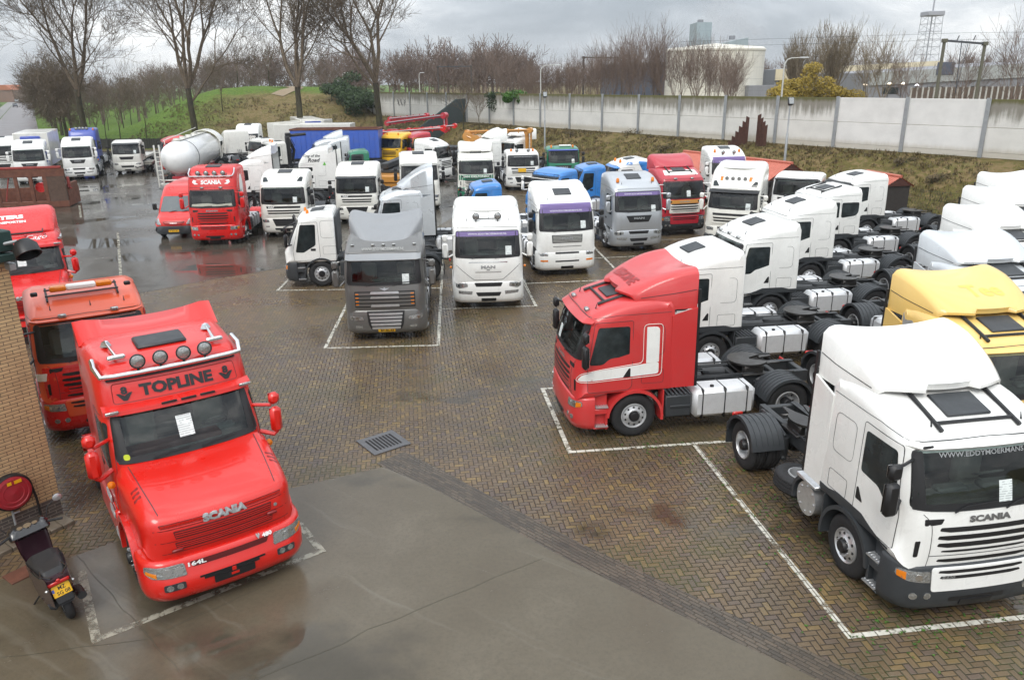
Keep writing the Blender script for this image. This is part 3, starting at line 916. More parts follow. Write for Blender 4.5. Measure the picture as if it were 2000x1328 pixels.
def cabin(b, z0, z1, y0, y1):
    """what is seen through the windscreen: trim, dashboard, steering wheel, seats"""
    zt = z1 + .12
    b.add([(-1.1, y0 + .45, z0 - .7), (1.1, y0 + .45, z0 - .7), (1.1, y1, z0 - .7), (-1.1, y1, z0 - .7), (-1.1, y0 + .45, zt), (1.1, y0 + .45, zt), (1.1, y1, zt), (-1.1, y1, zt)], [(0, 1, 2, 3), (4, 5, 6, 7), (0, 3, 7, 4), (1, 2, 6, 5), (3, 2, 6, 7)])
    b.box((0, y0 + .38, z0 - .1), (2.1, .5, .28), .06); b.box((.55, y0 + .5, z0 + .06), (.6, .22, .12), .04); b.box((-.2, y0 + .52, z0 + .05), (.5, .2, .08), .03)
    b.lathe([(.20 + .018 * math.cos(t * PI / 3), .018 * math.sin(t * PI / 3)) for t in range(6)], 20, (0, 0, 0), 'z', True)
    n = 20 * 6; M_ = Matrix.Translation((.55, y0 + .68, z0 + .14)) @ Matrix.Rotation(-.6, 4, 'X')
    b.v[-n:] = [tuple(M_ @ Vector(v)) for v in b.v[-n:]]
    b.mi = 1
    for s in (-1, 1):
        b.box((s * .58, y0 + 1.15, z0 + .12), (.52, .16, .72), .07); b.box((s * .58, y0 + 1.15, z0 + .58), (.28, .12, .2), .05); b.box((s * .58, y0 + .9, z0 - .25), (.54, .55, .16), .06)
    b.box((0, y1 - .25, z0 - .2), (2.1, .5, .25), .08)


def body(shape):
    if shape not in BODIES:
        S = SHAPES[shape]; mb = MB()
        pillow(mb, cabprof(**S), 1.23, .022, S['zw0'])
        full = bvh_of(mb); cut_screen(mb, S['zw0'], S['zw1'], .6)
        bm_ = MB()
        planloft(bm_, [(.27, .06, .06), (.30, .01, .02), (.42, -.03, .0), (.56, -.045, 0), (.74, -.035, 0), (.98, -.02, .005), (1.02, .0, .02), (1.04, .05, .05)], 1.255, .50, .40, .09)
        all_ = MB(); all_.add(mb.v, mb.f)
        BODIES[shape] = (S, mb, full, bm_, bvh_of(bm_))
    return BODIES[shape]


# ------------------------------------------------------------------ running gear
def wheel_meshes():
    def tyre(b, w_=.30, x0=.0):
        pr = [(.29, x0 - .02), (.33, x0 + .005), (.42, x0 + .012), (.475, x0 + .0), (.505, x0 - .03)]
        for g in range(1, 4):
            x = x0 - w_ * g / 4
            pr += [(.518, x + .022), (.518, x + .010), (.503, x + .006), (.503, x - .006), (.518, x - .010), (.518, x - .022)]
        pr += [(.505, x0 - w_ + .03), (.475, x0 - w_), (.42, x0 - w_ - .01), (.29, x0 - w_ + .02)]
        b.lathe(pr, 36)
    def rim_f(b):
        b.lathe([(.295, -.02), (.288, .004), (.275, .006), (.262, -.012), (.245, -.03), (.235, -.01), (.165, .015), (.15, .03), (.135, .03), (.13, .0), (.0, .0)], 32)
        for k in range(10):
            t = 2 * PI * (k + .5) / 10
            b.mi = 0; b.cyl((.012, .148 * math.cos(t), .148 * math.sin(t)), (.052, .148 * math.cos(t), .148 * math.sin(t)), .014, .011, 6)
            t = 2 * PI * k / 10
            b.mi = 1; b.cyl((-.01, .205 * math.cos(t), .205 * math.sin(t)), (.006, .205 * math.cos(t), .205 * math.sin(t)), .026, None, 8)
        b.mi = 1; b.lathe([(.118, .0), (.118, .05), (.095, .085), (.0, .09)], 16)
    def rim_r(b):
        b.lathe([(.295, -.02), (.288, .004), (.272, .004), (.262, -.02), (.25, -.12), (.235, -.165), (.15, -.17), (.15, -.16), (.0, -.16)], 32)
        for k in range(10):
            t = 2 * PI * (k + .5) / 10
            b.cyl((-.17, .165 * math.cos(t), .165 * math.sin(t)), (-.12, .165 * math.cos(t), .165 * math.sin(t)), .013, None, 6)
            t = 2 * PI * k / 10
            b.mi = 1; b.cyl((-.175, .212 * math.cos(t), .212 * math.sin(t)), (-.158, .212 * math.cos(t), .212 * math.sin(t)), .024, None, 8); b.mi = 0
        b.mi = 1; b.lathe([(.115, -.16), (.115, .0), (.09, .03), (.0, .035)], 16)
    return mesh('tyre_front', tyre), mesh('tyre_rear', lambda b: (tyre(b), tyre(b, .30, -.33))), mesh('rim_front', rim_f), mesh('rim_rear', rim_r)


TYRE_F, TYRE_R, RIM_F, RIM_R = wheel_meshes()


def wheel(root, x, y, rear, rimmat, rot=0.0):
    wl = obj('wheel', RIM_R if rear else RIM_F, [rimmat, BLACK], root, (x, y, .518))
    wl.rotation_euler = (rot, 0, 0 if x > 0 else PI)
    obj('tyre', TYRE_R if rear else TYRE_F, RUBBER, wl)


def chassis_fn(b, y1=6.0, ax=5.12):
    for s in (-1, 1):
        b.box((s * .39, (1.0 + y1) / 2, .86), (.07, y1 - 1.0, .27), .01)
        b.box((s * .36, (1.0 + y1) / 2, .985), (.13, y1 - 1.0, .012))
    for y in (1.1, 2.5, 3.3, 4.2, ax + .1, y1 - .06): b.box((0, y, .86), (.74, .14, .2), .02)
    for x, y, l in ((-.2, 3.0, .7), (.2, 3.0, .7), (0, 3.75, .55)): b.cyl((x, y - l / 2, .95), (x, y + l / 2, .95), .13, None, 12)
    b.cyl((-1.0, ax, .52), (1.0, ax, .52), .11, None, 10); b.lathe([(.0, -.2), (.2, -.18), (.24, 0), (.2, .18), (0, .2)], 12, (0, ax, .52))
    b.box((0, 1.42, .5), (1.7, .14, .14), .03)
    for s in (-1, 1):
        for q in (-.42, .42): b.cyl((s * .55, ax + q, .45), (s * .55, ax + q, .86), .12, .13, 10)
        b.box((s * .55, ax, .42), (.1, 1.1, .1), .02)
        b.tube([(s * .55, ax - .5, .9), (s * .62, ax - .1, 1.12), (s * .62, ax + .4, 1.08)], .03, 6)
    # engine and gearbox under the cab, hoses on the back of the cab
    b.box((0, 1.5, .85), (.74, 1.6, .5), .1)
    for x in (-.25, -.1, .06): b.tube([(x, 2.36, 1.5), (x, 2.5, 1.2), (x + .05, 2.75, 1.05), (x + .1, 3.2, 1.1), (x + .1, 3.6, 1.04)], .022, 5)
    b.tube([(x * 0 - .42, 2.4, 1.05), (-.42, y1 - 1.4, 1.03)], .018, 5); b.tube([(.42, 2.4, 1.05), (.42, y1 - 1.4, 1.03)], .018, 5)


def fifth_fn(b, y=4.62):
    pts = []
    for k in range(28):
        t = R(-70 + 320 * k / 27) + PI / 2 + R(20) + PI * 0
        pts.append((.46 * math.cos(R(115 + 310 * k / 27)) * 1.0, y + .46 * math.sin(R(115 + 310 * k / 27)) * .98))
    # horseshoe plate with a tapering slot opening to the rear
    out = [(.47 * math.sin(R(a)), y - .47 * math.cos(R(a))) for a in range(-152, 153, 12)]
    pl = out + [(.05, y + .06), (-.05, y + .06)]
    b.prism(pl, 'z', 1.20, 1.245)
    for s in (-1, 1):
        b.prism([(s * .12, y + .38), (s * .30, y + .36), (s * .26, y + .72), (s * .2, y + .72)][::s], 'z', 1.165, 1.20)
        b.box((s * .34, y, 1.09), (.14, .5, .2), .03)
    b.box((0, y, 1.0), (1.0, .62, .05), .01)


def gear(root, opt):
    ax = opt.get('axle', 5.12); y1 = ax + .88
    k = ('gear', ax)
    rim = opt.get('rim', WHEELSIL); guard = opt.get('guard', PLASTIC); arch = opt.get('arch', PLASTIC)
    obj('chassis_frame', mesh((*k, 'frame'), lambda b: chassis_fn(b, y1, ax)), CHASSIS, root)
    axles = [ax] if not opt.get('tandem') else [ax - .68, ax + .68]
    for s in (-1, 1):
        wheel(root, s * 1.20, 1.42, 0, rim, random.random() * 6)
        for a_ in axles: wheel(root, s * 1.20, a_, 1, rim, random.random() * 6)
        obj('front_mudguard', mesh(('arch', s), lambda b: (b.arc((1.42, .50), .60, .665, s * .82, s * 1.275, -8, 176, 18), b.box((s * 1.1, 2.07, .80), (.3, .03, .62)))), arch, root)
        obj('step_panel', mesh(('step', s), lambda b: (b.box((s * .98, .64, .72), (.30, .34, .80), .02), b.box((s * 1.16, .65, .30), (.17, .36, .05), .02), b.box((s * 1.15, .65, .70), (.19, .36, .16), .03), b.box((s * 1.15, .78, .5), (.16, .05, .5), .01))), arch if not opt.get('steps') else PLASTIC, root)
        if opt.get('steps', 1):
            obj('step', mesh(('tread', s), lambda b: (b.prism([(s * 1.09, .48), (s * 1.26, .52), (s * 1.275, .80), (s * 1.09, .82)][::s], 'z', .79, .81), b.prism([(s * 1.09, .48), (s * 1.27, .52), (s * 1.285, .80), (s * 1.09, .82)][::s], 'z', .335, .355), [b.box((s * 1.175, .55 + .06 * q, zz), (.13, .022, .012), .003) for q in range(5) for zz in (.814, .359)])), ALU, root)
        if opt.get('rear', 1):
            for a_ in axles:
                obj('rear_mudguard', mesh(('guard', s, a_), lambda b: (b.arc((a_, .52), .60, .625, s * .60, s * 1.27, 12, 168, 16, 5), b.arc((a_, .52), .56, .632, s * 1.255, s * 1.285, 12, 168, 16))), guard, root)
            if not opt.get('mudflap'): obj('mudflap', mesh(('flap', s, ax), lambda b: b.box((s * .95, axles[-1] + .66, .52), (.6, .02, .5), .005)), PLASTIC, root)
            obj('tail_light', mesh(('tail', s, ax), lambda b: b.box((s * .9, y1 + .03, .80), (.24, .05, .10), .02)), REDLENS, root)
            for t0 in ((2.80, 3.98, 3) if s > 0 or not opt.get('spare') else ()) and [0]:
                pass
            if not (opt.get('spare') and s == opt['spare']):
                tk = obj('fuel_tank', mesh(('tank', s), lambda b: b.box((s * .93, 3.55, .69), (.62, 1.5, .70), .10)), TANKALU, root)
                for yy in (3.02, 3.55, 4.08):
                    obj('strap', mesh(('strap', s, yy), lambda b: b.box((s * .93, yy, .69), (.645, .05, .725), .11)), BLACK, tk)
                obj('filler_cap', mesh(('cap', s), lambda b: b.cyl((s * 1.08, 3.28, 1.03), (s * 1.08, 3.28, 1.08), .045, None, 10)), BLACK, tk)
                obj('battery_box', mesh(('batt', s), lambda b: (b.box((s * .93, 2.45, .68), (.56, .62, .52), .03), [b.box((s * .93, 2.22 + .1 * q, .96), (.54, .05, .03), .008) for q in range(6)], b.box((s * 1.225, 2.5, .68), (.03, .5, .06), .01))), PLASTIC, root)
    if opt.get('rear', 1):
        obj('fifth_wheel', mesh(('fifth', ax), lambda b: fifth_fn(b, ax - .5)), GREASE, root)


# ------------------------------------------------------------------ roof spoilers
def spoiler_mesh(y0, y1, z0, z1, w0=1.0, w1=1.2, saddle=.1, curve=.25, zb=3.05, k=1.6, lip=0.0, notch=.0, ov=.0):
    def fn(b):
        nu, nv = 24, 14
        def P(u, v):
            u = u * 2 - 1
            yy = lerp(y0 + curve * (u * u) * (1 - v) + (notch if abs(u) < .38 and v < .001 else 0), y1, v)
            e = abs(u) ** 6
            hw = lerp(w0, w1, min(1, v * 1.4))
            z = lerp(z0, z1, 1 - (1 - v) ** k) + saddle * (abs(u) ** 2.2) * v - .15 * abs(u) ** 10 * (.4 + v) - lip * (1 - v)
            return (hw * u * (1 - .03 * e), yy, z)
        top = [[P(i / nu, j / nv) for j in range(nv + 1)] for i in range(nu + 1)]
        vs, fs, ix = [], [], {}
        for i in range(nu + 1):
            for j in range(nv + 1): ix[i, j] = len(vs); vs.append(top[i][j])
        fs += [(ix[i, j], ix[i + 1, j], ix[i + 1, j + 1], ix[i, j + 1]) for i in range(nu) for j in range(nv)]
        # outer wall down to the roof, and an open inner face behind
        edge = [(i, 0) for i in range(nu)] + [(nu, j) for j in range(nv)] + [(i, nv) for i in range(nu, 0, -1)] + [(0, j) for j in range(nv, 0, -1)]
        low = []
        for i, j in edge:
            x, y, z = top[i][j]; u = i / nu * 2 - 1; v = j / nv
            side = i in (0, nu)
            zz = z - .05 if j == 0 and not side else min(z - .06, lerp(z - .08, zb, min(1, v * 2.2))) if side else z - .5
            low.append(len(vs)); vs.append((x * (1.0 if side else .985), y + (.03 if j == nv else 0) * 0, zz))
        m = len(edge)
        fs += [(ix[edge[q]], low[q], low[(q + 1) % m], ix[edge[(q + 1) % m]]) for q in range(m)]
        b.add(vs, fs)
    return fn


def lathe_y(b, prof, c, n=16): b.lathe(prof, n, c, 'y')


def lamp_round(root, x, y, z, r, tilt=0.0, name='spotlight'):
    l = obj(name, mesh(('spot', r), lambda b: (b.lathe([(.0, .10), (r * .6, .09), (r, .03), (r * 1.06, .0), (r * 1.06, -.015), (r * .96, -.02), (r * .94, -.005)], 20, (0, 0, 0), 'y'), b.cyl((0, .04, -r), (0, .04, -r - .08), .02, None, 6))), BLACK, root, (x, y, z))
    l.rotation_euler = (tilt, 0, 0)
    obj('lens', mesh(('spotlens', r), lambda b: b.lathe([(r * .95, -.006), (r * .7, -.022), (r * .35, -.03), (0, -.033)], 20, (0, 0, 0), 'y')), LENS, l)
    return l


def beacon(root, x, y, z, s=1.0):
    o = obj('beacon', mesh(('beacon', s), lambda b: (b.lathe([(.0, .0), (.075 * s, .0), (.075 * s, .05 * s), (.065 * s, .16 * s), (.03 * s, .2 * s), (0, .2 * s)], 12, (0, 0, 0), 'z'))), AMBER, root, (x, y, z))
    return o


def arch_dark(o, col): return o.get('arch', PLASTIC) in (PLASTIC, BLACK) and o.get('bumper', col) is PLASTIC


# ------------------------------------------------------------------ a cab-over truck
def truck(name, label, cat, shape, brand, col, loc, rz, group=None, anchor=None, **o):
    """anchor: the point of the truck, in its own axes, that stands at loc"""
    S, cab, bv, bmp, bvb = body(shape)
    fam = brand.split('_')[0]; fam = 'man' if fam == 'tga' else fam
    rz = R(rz)
    loc = Vector(loc)
    if anchor:
        a = Vector(anchor); a.rotate(Matrix.Rotation(rz, 3, 'Z')); loc = loc - a; loc.z = o.get('z', 0.0)
    root = empty(name, loc, rz, label=label, cat=cat, group=group)
    low = o.get('low', col); bmat = o.get('bumper', col)
    mats = dict(black=BLACK, lens=LENS, amber=AMBER, grille=o.get('grille', BLACK), col=col)
    K = lambda *a: (shape, brand, *a)
    o_cab = obj('cab', mesh((shape, 'cab'), lambda b: b.add(cab.v, cab.f), 50), col, root)
    # seams and mouldings of the shell
    def seams(b):
        zs = S['zw1'] + .06; L = S['L']
        pline(b, bv, 'F', [(-1.05, S['zw1'] + .13), (0, S['zw1'] + .15), (1.05, S['zw1'] + .13)], .009)
        for ax in 'RL':
            pline(b, bv, ax, [(.42, zs + .05), (1.0, zs + .13), (L - .1, zs + .15)], .006)
            if L > 2: pline(b, bv, ax, [(1.5, 1.95), (2.05, 1.95), (2.05, 2.62), (1.5, 2.62)], .005, True, .12); pline(b, bv, ax, [(1.55, 1.3), (2.05, 1.3), (2.05, 1.62), (1.55, 1.62)], .005, True, .05)
    obj('seam', mesh((shape, 'seams'), seams), PLASTIC, o_cab)
    if fam == 'scania':
        obj('panel_seam', mesh((shape, 'pseam'), lambda b: [pline(b, bv, 'F', [(s * .98, S['zw0'] - .02), (s * .86, 1.72), (s * .84, 1.3), (s * .86, 1.02)], .006, False, .1) for s in (-1, 1)] + [pline(b, bv, 'F', [(-.84, 1.19), (.84, 1.19)], .006, False)]), PLASTIC, o_cab)
    ww = 1.13
    scr = [(-ww, S['zw0'] + .05), (-ww * .5, S['zw0'] + .015), (ww * .5, S['zw0'] + .015), (ww, S['zw0'] + .05), (ww - .05, S['zw1'] + .02), (-ww + .05, S['zw1'] + .02)]
    ws = obj('windscreen', mesh((shape, 'screen'), lambda b: patch(b, bv, 'F', scr, .010, .08)), SCREEN, root)
    obj('seal', mesh((shape, 'seal'), lambda b: (pline(b, bv, 'F', scr, .016, True, .08), [patch(b, bv, 'F', P_, .0128, .02) for q_ in ([(ww - .17, S['zw0'] + .10), (ww - .012, S['zw0'] + .06), (ww - .055, S['zw1'] + .0), (ww - .16, S['zw1'] + .0)],) for P_ in (q_, mir(q_))], patch(b, bv, 'F', [(-ww + .02, S['zw0'] + .035), (0, S['zw0'] + .02), (ww - .02, S['zw0'] + .035), (ww - .04, S['zw0'] + .13), (0, S['zw0'] + .11), (-ww + .04, S['zw0'] + .13)], .0125, .02))), BLACK, ws)
    for x in (-.55, .25):
        obj('wiper', mesh((shape, 'wiper', x), lambda b: (b.tube([hit(bv, 'F', x, S['zw0'] + .0, .03), hit(bv, 'F', x + .18, S['zw0'] + .08, .035), hit(bv, 'F', x + .55, S['zw0'] + .11, .03)], .012, 5))), BLACK, ws)
    if o.get('sheet'):
        sx, sz = o['sheet']
        obj('price_sheet', mesh((shape, 'sheet', sx, sz), lambda b: patch(b, bv, 'F', rect(sx - .105, sz - .15, sx + .105, sz + .15), .014, 0, .004)), PAPER, ws)
    if o.get('strip'):
        obj('sun_strip', mesh((shape, 'strip'), lambda b: patch(b, bv, 'F', [(-ww + .06, S['zw1'] - .16), (ww - .06, S['zw1'] - .16), (ww - .07, S['zw1'] + .0), (-ww + .07, S['zw1'] + .0)], .014, .03)), o['strip'], ws)
        obj('lettering', mesh((shape, 'striptext'), lambda b: write(b, 'WWW.EDDYMOERMANS.NL', bv, 'F', (0, S['zw1'] - .08), 1.35, .06, .0175, .02)), PURPLEINK if o['strip'] is PURPLE else GREYINK, ws)
    sw = SIDEWIN[fam]
    dz = S['zw1'] + .04
    for s, ax in ((1, 'R'), (-1, 'L')):
        if fam == 'renault': dp = [(.42, 1.08), (.40, 1.5), (.70, 2.56), (1.40, 2.58), (1.42, 1.2), (1.3, 1.1)]
        else: dp = [(.34, 1.16), (.32, 1.72), (.50, dz), (1.33, dz + .02), (1.33, 1.26), (1.25, 1.18)]
        d = obj('door', mesh((shape, fam, 'door', s), lambda b: patch(b, bv, ax, dp, .004, .05)), low, root)
        obj('door_seam', mesh((shape, fam, 'dseam', s), lambda b: pline(b, bv, ax, dp, .007, True, .05, .001)), PLASTIC, d)
        obj('window', mesh((shape, fam, 'win', s), lambda b: (patch(b, bv, ax, sw, .009, .06))), GLASS, d)
        obj('handle', mesh((shape, fam, 'hand', s), lambda b: patch(b, bv, ax, [(1.12, 1.48), (1.29, 1.48), (1.29, 1.68), (1.25, 1.68)] if fam == 'scania' else rect(1.08, 1.46, 1.27, 1.55), .012, .02)), BLACK, d)
        if o.get('mirrors', 1):
            mm = o.get('mirror', BLACK)
            def mfn(b):
                zt = S['zw1']
                a = hit(bv, ax, .38, zt - .12, 0); c = hit(bv, ax, .36, S['zw0'] + .1, 0)
                X_ = s * 1.47
                b.box((X_, .20, zt - .62), (.21, .13, .52), .05); b.box((X_, .20, zt - .19), (.20, .12, .24), .045)
                b.tube([a, (s * 1.34, .22, zt - .10), (X_, .22, zt - .12)], .024, 6); b.tube([c, (s * 1.36, .22, zt - .85), (X_, .22, zt - .8)], .028, 6)
            mo = obj('mirror', mesh((shape, 'mirror', s), mfn), mm, root)
            obj('mirror_glass', mesh((shape, 'mglass', s), lambda b: (b.box((s * 1.47, .268, S['zw1'] - .62), (.17, .006, .44)), b.box((s * 1.47, .263, S['zw1'] - .19), (.16, .006, .18)))), CHROME, mo)
    obj('interior', mesh((shape, 'cabin'), lambda b: cabin(b, S['zw0'], S['zw1'], S['yw'] + .05, S['L'] - .15)), [TRIM, SEAT], root)
    if fam == 'scania' and arch_dark(o, col):
        for s, ax in ((1, 'R'), (-1, 'L')):
            obj('side_skirt', mesh((shape, 'skirt', s), lambda b: patch(b, bv, ax, [(.42, 1.14), (S['L'] - .02, 1.14), (S['L'] - .02, 1.25), (2.0, 1.25), (1.75, 1.31), (1.1, 1.31), (.85, 1.22), (.42, 1.10)], .014, .02)), PLASTIC, root)
    # front panel
    fr = FRONTS[brand if brand in FRONTS else fam]
    for i, (nm, mk, pts, mr, off) in enumerate(fr):
        for q in ((pts, mir(pts)) if mr else (pts,)):
            obj(nm, mesh(K('front', i, q is pts), lambda b: patch(b, bv, 'F', q, off, .02)), mats[mk], root)
    sl = o.get('slats')
    if brand == 'tga' or brand == 'daf_xf' or sl:
        g0, g1, gw, gn = dict(tga=(1.42, 1.70, .60, 5), daf_xf=(1.14, 1.60, .90, 4)).get(brand, (1.2, 1.5, .6, 4))
        for q in range(gn):
            z = lerp(g0, g1, (q + .5) / gn)
            obj('slat', mesh(K('slat', q), lambda b: patch(b, bv, 'F', trap(z - (g1 - g0) / gn * .33, z + (g1 - g0) / gn * .33, gw, gw), .03, .02, .024)), o.get('slatmat', col), root)
    if brand in ('daf_cf',):
        for q, (z0_, z1_) in enumerate(((1.45, 1.52), (1.325, 1.36), (1.16, 1.22))):
            obj('slat', mesh(K('slat', q), lambda b: patch(b, bv, 'F', trap(z0_, z1_, .86, .87), .022, .02, .02)), o.get('slatmat', col), root)
    # bumper
    bo = obj('bumper', mesh('bumper_shell', lambda b: b.add(bmp.v, bmp.f), 50), bmat, root)
    if brand == 'scania' and bmat is not col or o.get('lowpanel'):
        pn = obj('lower_grille', mesh('scania_lowgrille', lambda b: patch(b, bvb, 'F', [(-.76, .62), (.76, .62), (.78, 1.0), (-.78, 1.0)], .012, .05)), col, root)
        for q, z in enumerate((.93, .84)):
            obj('grille_slot', mesh(('sclg', q), lambda b: patch(b, bvb, 'F', SLOT(z, .68 - .03 * q, .05), .0165, .01)), BLACK, pn)
    for i, (nm, mk, pts, mr, off) in enumerate(BUMPS[brand if brand in BUMPS else fam]):
        if pts is None:
            for x in mr:
                for s in (-1, 1):
                    obj(nm, mesh(('fogr', x, s), lambda b: patch(b, bvb, 'F', [(s * x + .055 * math.cos(t * PI / 5), off - .05 + .055 * math.sin(t * PI / 5)) for t in range(10)], .012, 0)), LENS, bo)
            continue
        for q in ((pts, mir(pts)) if mr else (pts,)):
            h_ = obj(nm, mesh(('bump', brand, i, q is pts), lambda b: patch(b, bvb, 'F', q, off, .025)), mats[mk] if not (nm == 'intake' and brand == 'daf_xf') else BLACK, bo if nm != 'headlight' else root)
            if nm == 'headlight':
                cx_, cz_ = sum(p[0] for p in q) / len(q), sum(p[1] for p in q) / len(q)
                for dx in (-.09, .06): obj('reflector', mesh(('refl', brand, i, q is pts, dx), lambda b: patch(b, bvb, 'F', [(cx_ + dx + .05 * math.cos(t * PI / 5), cz_ + .05 * math.sin(t * PI / 5)) for t in range(10)], off + .004, 0)), CHROME, h_)
            if nm == 'headlight' and fam in ('scania', 'renault'):
                xs_ = [p[0] for p in q]; sx = 1 if xs_[0] > 0 else -1
                xm = max(abs(v) for v in xs_); zs_ = [p[1] for p in q]
                obj('indicator', mesh(('ind', brand, sx), lambda b: patch(b, bvb, 'F', [(sx * (xm - .10), min(zs_) + .03), (sx * (xm - .015), min(zs_) + .06), (sx * (xm - .015), max(zs_) - .03), (sx * (xm - .10), max(zs_) - .03)], off + .005, .01)), AMBER, h_)
    if brand == 'daf_xf':
        for q in range(5):
            z = .47 + .11 * q
            obj('slat', mesh(('xfl', q), lambda b: patch(b, bvb, 'F', trap(z - .035, z + .035, .43 + .02 * q, .44 + .02 * q), .024, .015, .014)), o.get('lowslat', ALU), bo)
    pl = o.get('plate')
    po = obj('number_plate', mesh('frontplate', lambda b: patch(b, bvb, 'F', rect(-.26, .335, .26, .445), .016, .008)), PLATE if pl else BLACK, bo)
    if pl: obj('lettering', mesh(('platetext', pl), lambda b: write(b, pl, bvb, 'F', (.02, .39), .4, .07, .021, .02)), INK, po)
    if o.get('gear', 1): gear(root, o)
    # roof gear
    hy = o.get('hatch', 1.12)
    if hy:
        h0 = hit(bv, 'T', 0, hy).z; h1 = hit(bv, 'T', 0, hy + .5).z
        obj('roof_hatch', mesh((shape, 'hatch', hy), lambda b: (setattr(b, 'M', Matrix.Translation((0, hy + .25, (h0 + h1) / 2 + .02)) @ Matrix.Rotation(math.atan2(h1 - h0, .5), 4, 'X')), b.box((0, 0, 0), (.72, .52, .05), .02))), PLASTIC, root)
    sp = o.get('spoiler')
    if sp:
        so_ = obj('roof_spoiler', mesh(('spoiler', tuple(sorted(sp.items()))), spoiler_mesh(**sp), 50), o.get('spmat', col), root)
        if o.get('sidefair'):
            def sseam(b):
                m_ = MB(); spoiler_mesh(**sp)(m_); bs = bvh_of(m_)
                for ax in 'RL': pline(b, bs, ax, [(sp['y0'] + .45, sp['zb'] + .26), (sp['y0'] + .9, sp['zb'] + .32), (sp['y1'] - .03, sp['zb'] + .42)], .008, False, .1)
            obj('seam', mesh(('spseam', tuple(sorted(sp.items()))), sseam), PLASTIC, so_)
    if o.get('sidefair'):
        z1 = o['sidefair']
        for s in (-1, 1):
            obj('side_deflector', mesh(('sidefair', s, z1), lambda b: (b.prism([(2.20, 1.15), (2.78, 1.15), (2.76, z1), (2.20, z1 - .16)], 'x', s * 1.185, s * 1.225),)), o.get('spmat', col), root)
            obj('rubber_edge', mesh(('sideedge', s, z1), lambda b: b.prism([(2.782, 1.15), (2.85, 1.15), (2.82, z1 + .4), (2.762, z1 + .4)], 'x', s * 1.19, s * 1.222)), BLACK, root)
    if o.get('visor'):
        vm, zz, dep = o['visor']
        def vfn(b):
            n = 16
            vs, fs = [], []
            for i in range(n + 1):
                x = -1.14 + 2.28 * i / n
                a = hit(bv, 'F', x, S['zw1'] + .12, .005); c = a + Vector((0, -dep, -zz)); e = c + Vector((0, .02, -.03)); g = hit(bv, 'F', x, S['zw1'] + .06, .0)
                vs += [a, c, e, g]
            for i in range(n): fs += [(i * 4 + q, i * 4 + 4 + q, i * 4 + 4 + (q + 1) % 4, i * 4 + (q + 1) % 4) for q in range(4)]
            fs += [(0, 1, 2, 3), (n * 4 + 3, n * 4 + 2, n * 4 + 1, n * 4)]
            b.add(vs, fs)
        obj('sun_visor', mesh((shape, 'visor', zz, dep), vfn, 50), vm, root)
    for x, z in o.get('worklamps', ()):
        q = hit(bv, 'F', x, z, .02); obj('work_lamp', mesh(('wl', shape, x, z), lambda b: b.box(q, (.17, .1, .09), .02)), LENS, root)
    if o.get('frame'):    # black roof rails round the hatch
        y0, y1 = o['frame']
        def ffn(b):
            A = [hit(bv, 'T', s * .62, y, .06) for s, y in ((-1, y1), (-1, y0), (1, y0), (1, y1))]
            b.tube([A[0], A[1] - Vector((0, .05, .05))], .035, 6); b.tube([A[3], A[2] - Vector((0, .05, .05))], .035, 6)
            b.tube([A[1] + Vector((0, .1, 0)), A[2] + Vector((0, .1, 0))], .03, 6)
        obj('roof_rail', mesh((shape, 'frame', y0, y1), ffn), BLACK, root)
    for x, y in o.get('beacons', ()): beacon(root, x, y, hit(bv, 'T', x, y).z - .01)
    for x, y in o.get('pins', ((-.7, .6), (.75, .6))):   # aerial stubs
        q = hit(bv, 'T', x, y); obj('aerial', mesh(('pin', shape, x, y), lambda b: b.tube([q, q + Vector((0, .03, .11))], [.014, .006], 5)), BLACK, root)
    return root, S, bv, bvb


def letters(root, key, s, bv, ax, c, wd, ht, mat, name='lettering', **k):
    return obj(name, mesh(('txt', key, s, ax, c), lambda b: write(b, s, bv, ax, c, wd, ht, **k), 0), mat, root)
# ------------------------------------------------------------------ the trucks
random.seed(5)
GR_R = 'white tractor units parked side by side on the right'
GR_C = 'tractor units standing back to back with the right row'
SPO = dict(y0=1.06, y1=2.76, z0=3.28, z1=3.74, w0=1.08, w1=1.215, saddle=.17, curve=.34, zb=2.95, notch=.14, k=1.7)
wsA = lambda sh: (0, SHAPES[sh]['yw'], SHAPES[sh]['zw0'])       # anchor: bottom centre of the windscreen
frA = (0, -.03, .30)                                            # anchor: bottom centre of the bumper
HUBF, HUBR = (1.2, 1.42, .52), (1.2, 5.12, .52)

# --- right-hand row, facing left: a red one and five white ones
RED_R, S, bv, bvb = truck('truck', 'red tractor unit with white stripe at the near end of the right row', 'truck', 'scania_low', 'scania', DULLRED, at(1238, 812, .52), -81, GR_R, HUBF,
    bumper=DULLRED, arch=DULLRED, spoiler=SPO, sidefair=2.98, hatch=.95, frame=(.75, 1.55), mirror=BLACK, visor=(DULLRED, .10, .16), worklamps=((-.6, 2.88), (.6, 2.88)), sheet=(-.5, 2.1), rim=WHEELSIL)
stripe = obj('stripe', mesh('lem_stripe', lambda b: (patch(b, bv, 'R', [(.12, 1.42), (1.93, 1.52), (1.93, 1.79), (.45, 1.66), (.2, 1.56)], .008, .06), patch(b, bv, 'R', [(1.64, 1.77), (1.93, 1.79), (1.93, 2.6, .1), (1.64, 2.6)], .008, .01))), WHITE, RED_R)
obj('pinstripe', mesh('lem_pin', lambda b: pline(b, bv, 'R', [(.08, 1.39), (2.0, 1.48), (2.0, 2.66), (1.57, 2.66), (1.57, 1.79), (.45, 1.67), (.18, 1.59)], .008, True, .1, .006)), CREAM, stripe)
sm_ = MB(); spoiler_mesh(**SPO)(sm_); bvs = bvh_of(sm_)
letters(RED_R, 'lem', 'LEMOINE', bvs, 'T', (0, 1.5), 1.25, .26, plain('faded_dark_red_lettering', (.36, .03, .03), .4), off=.012)
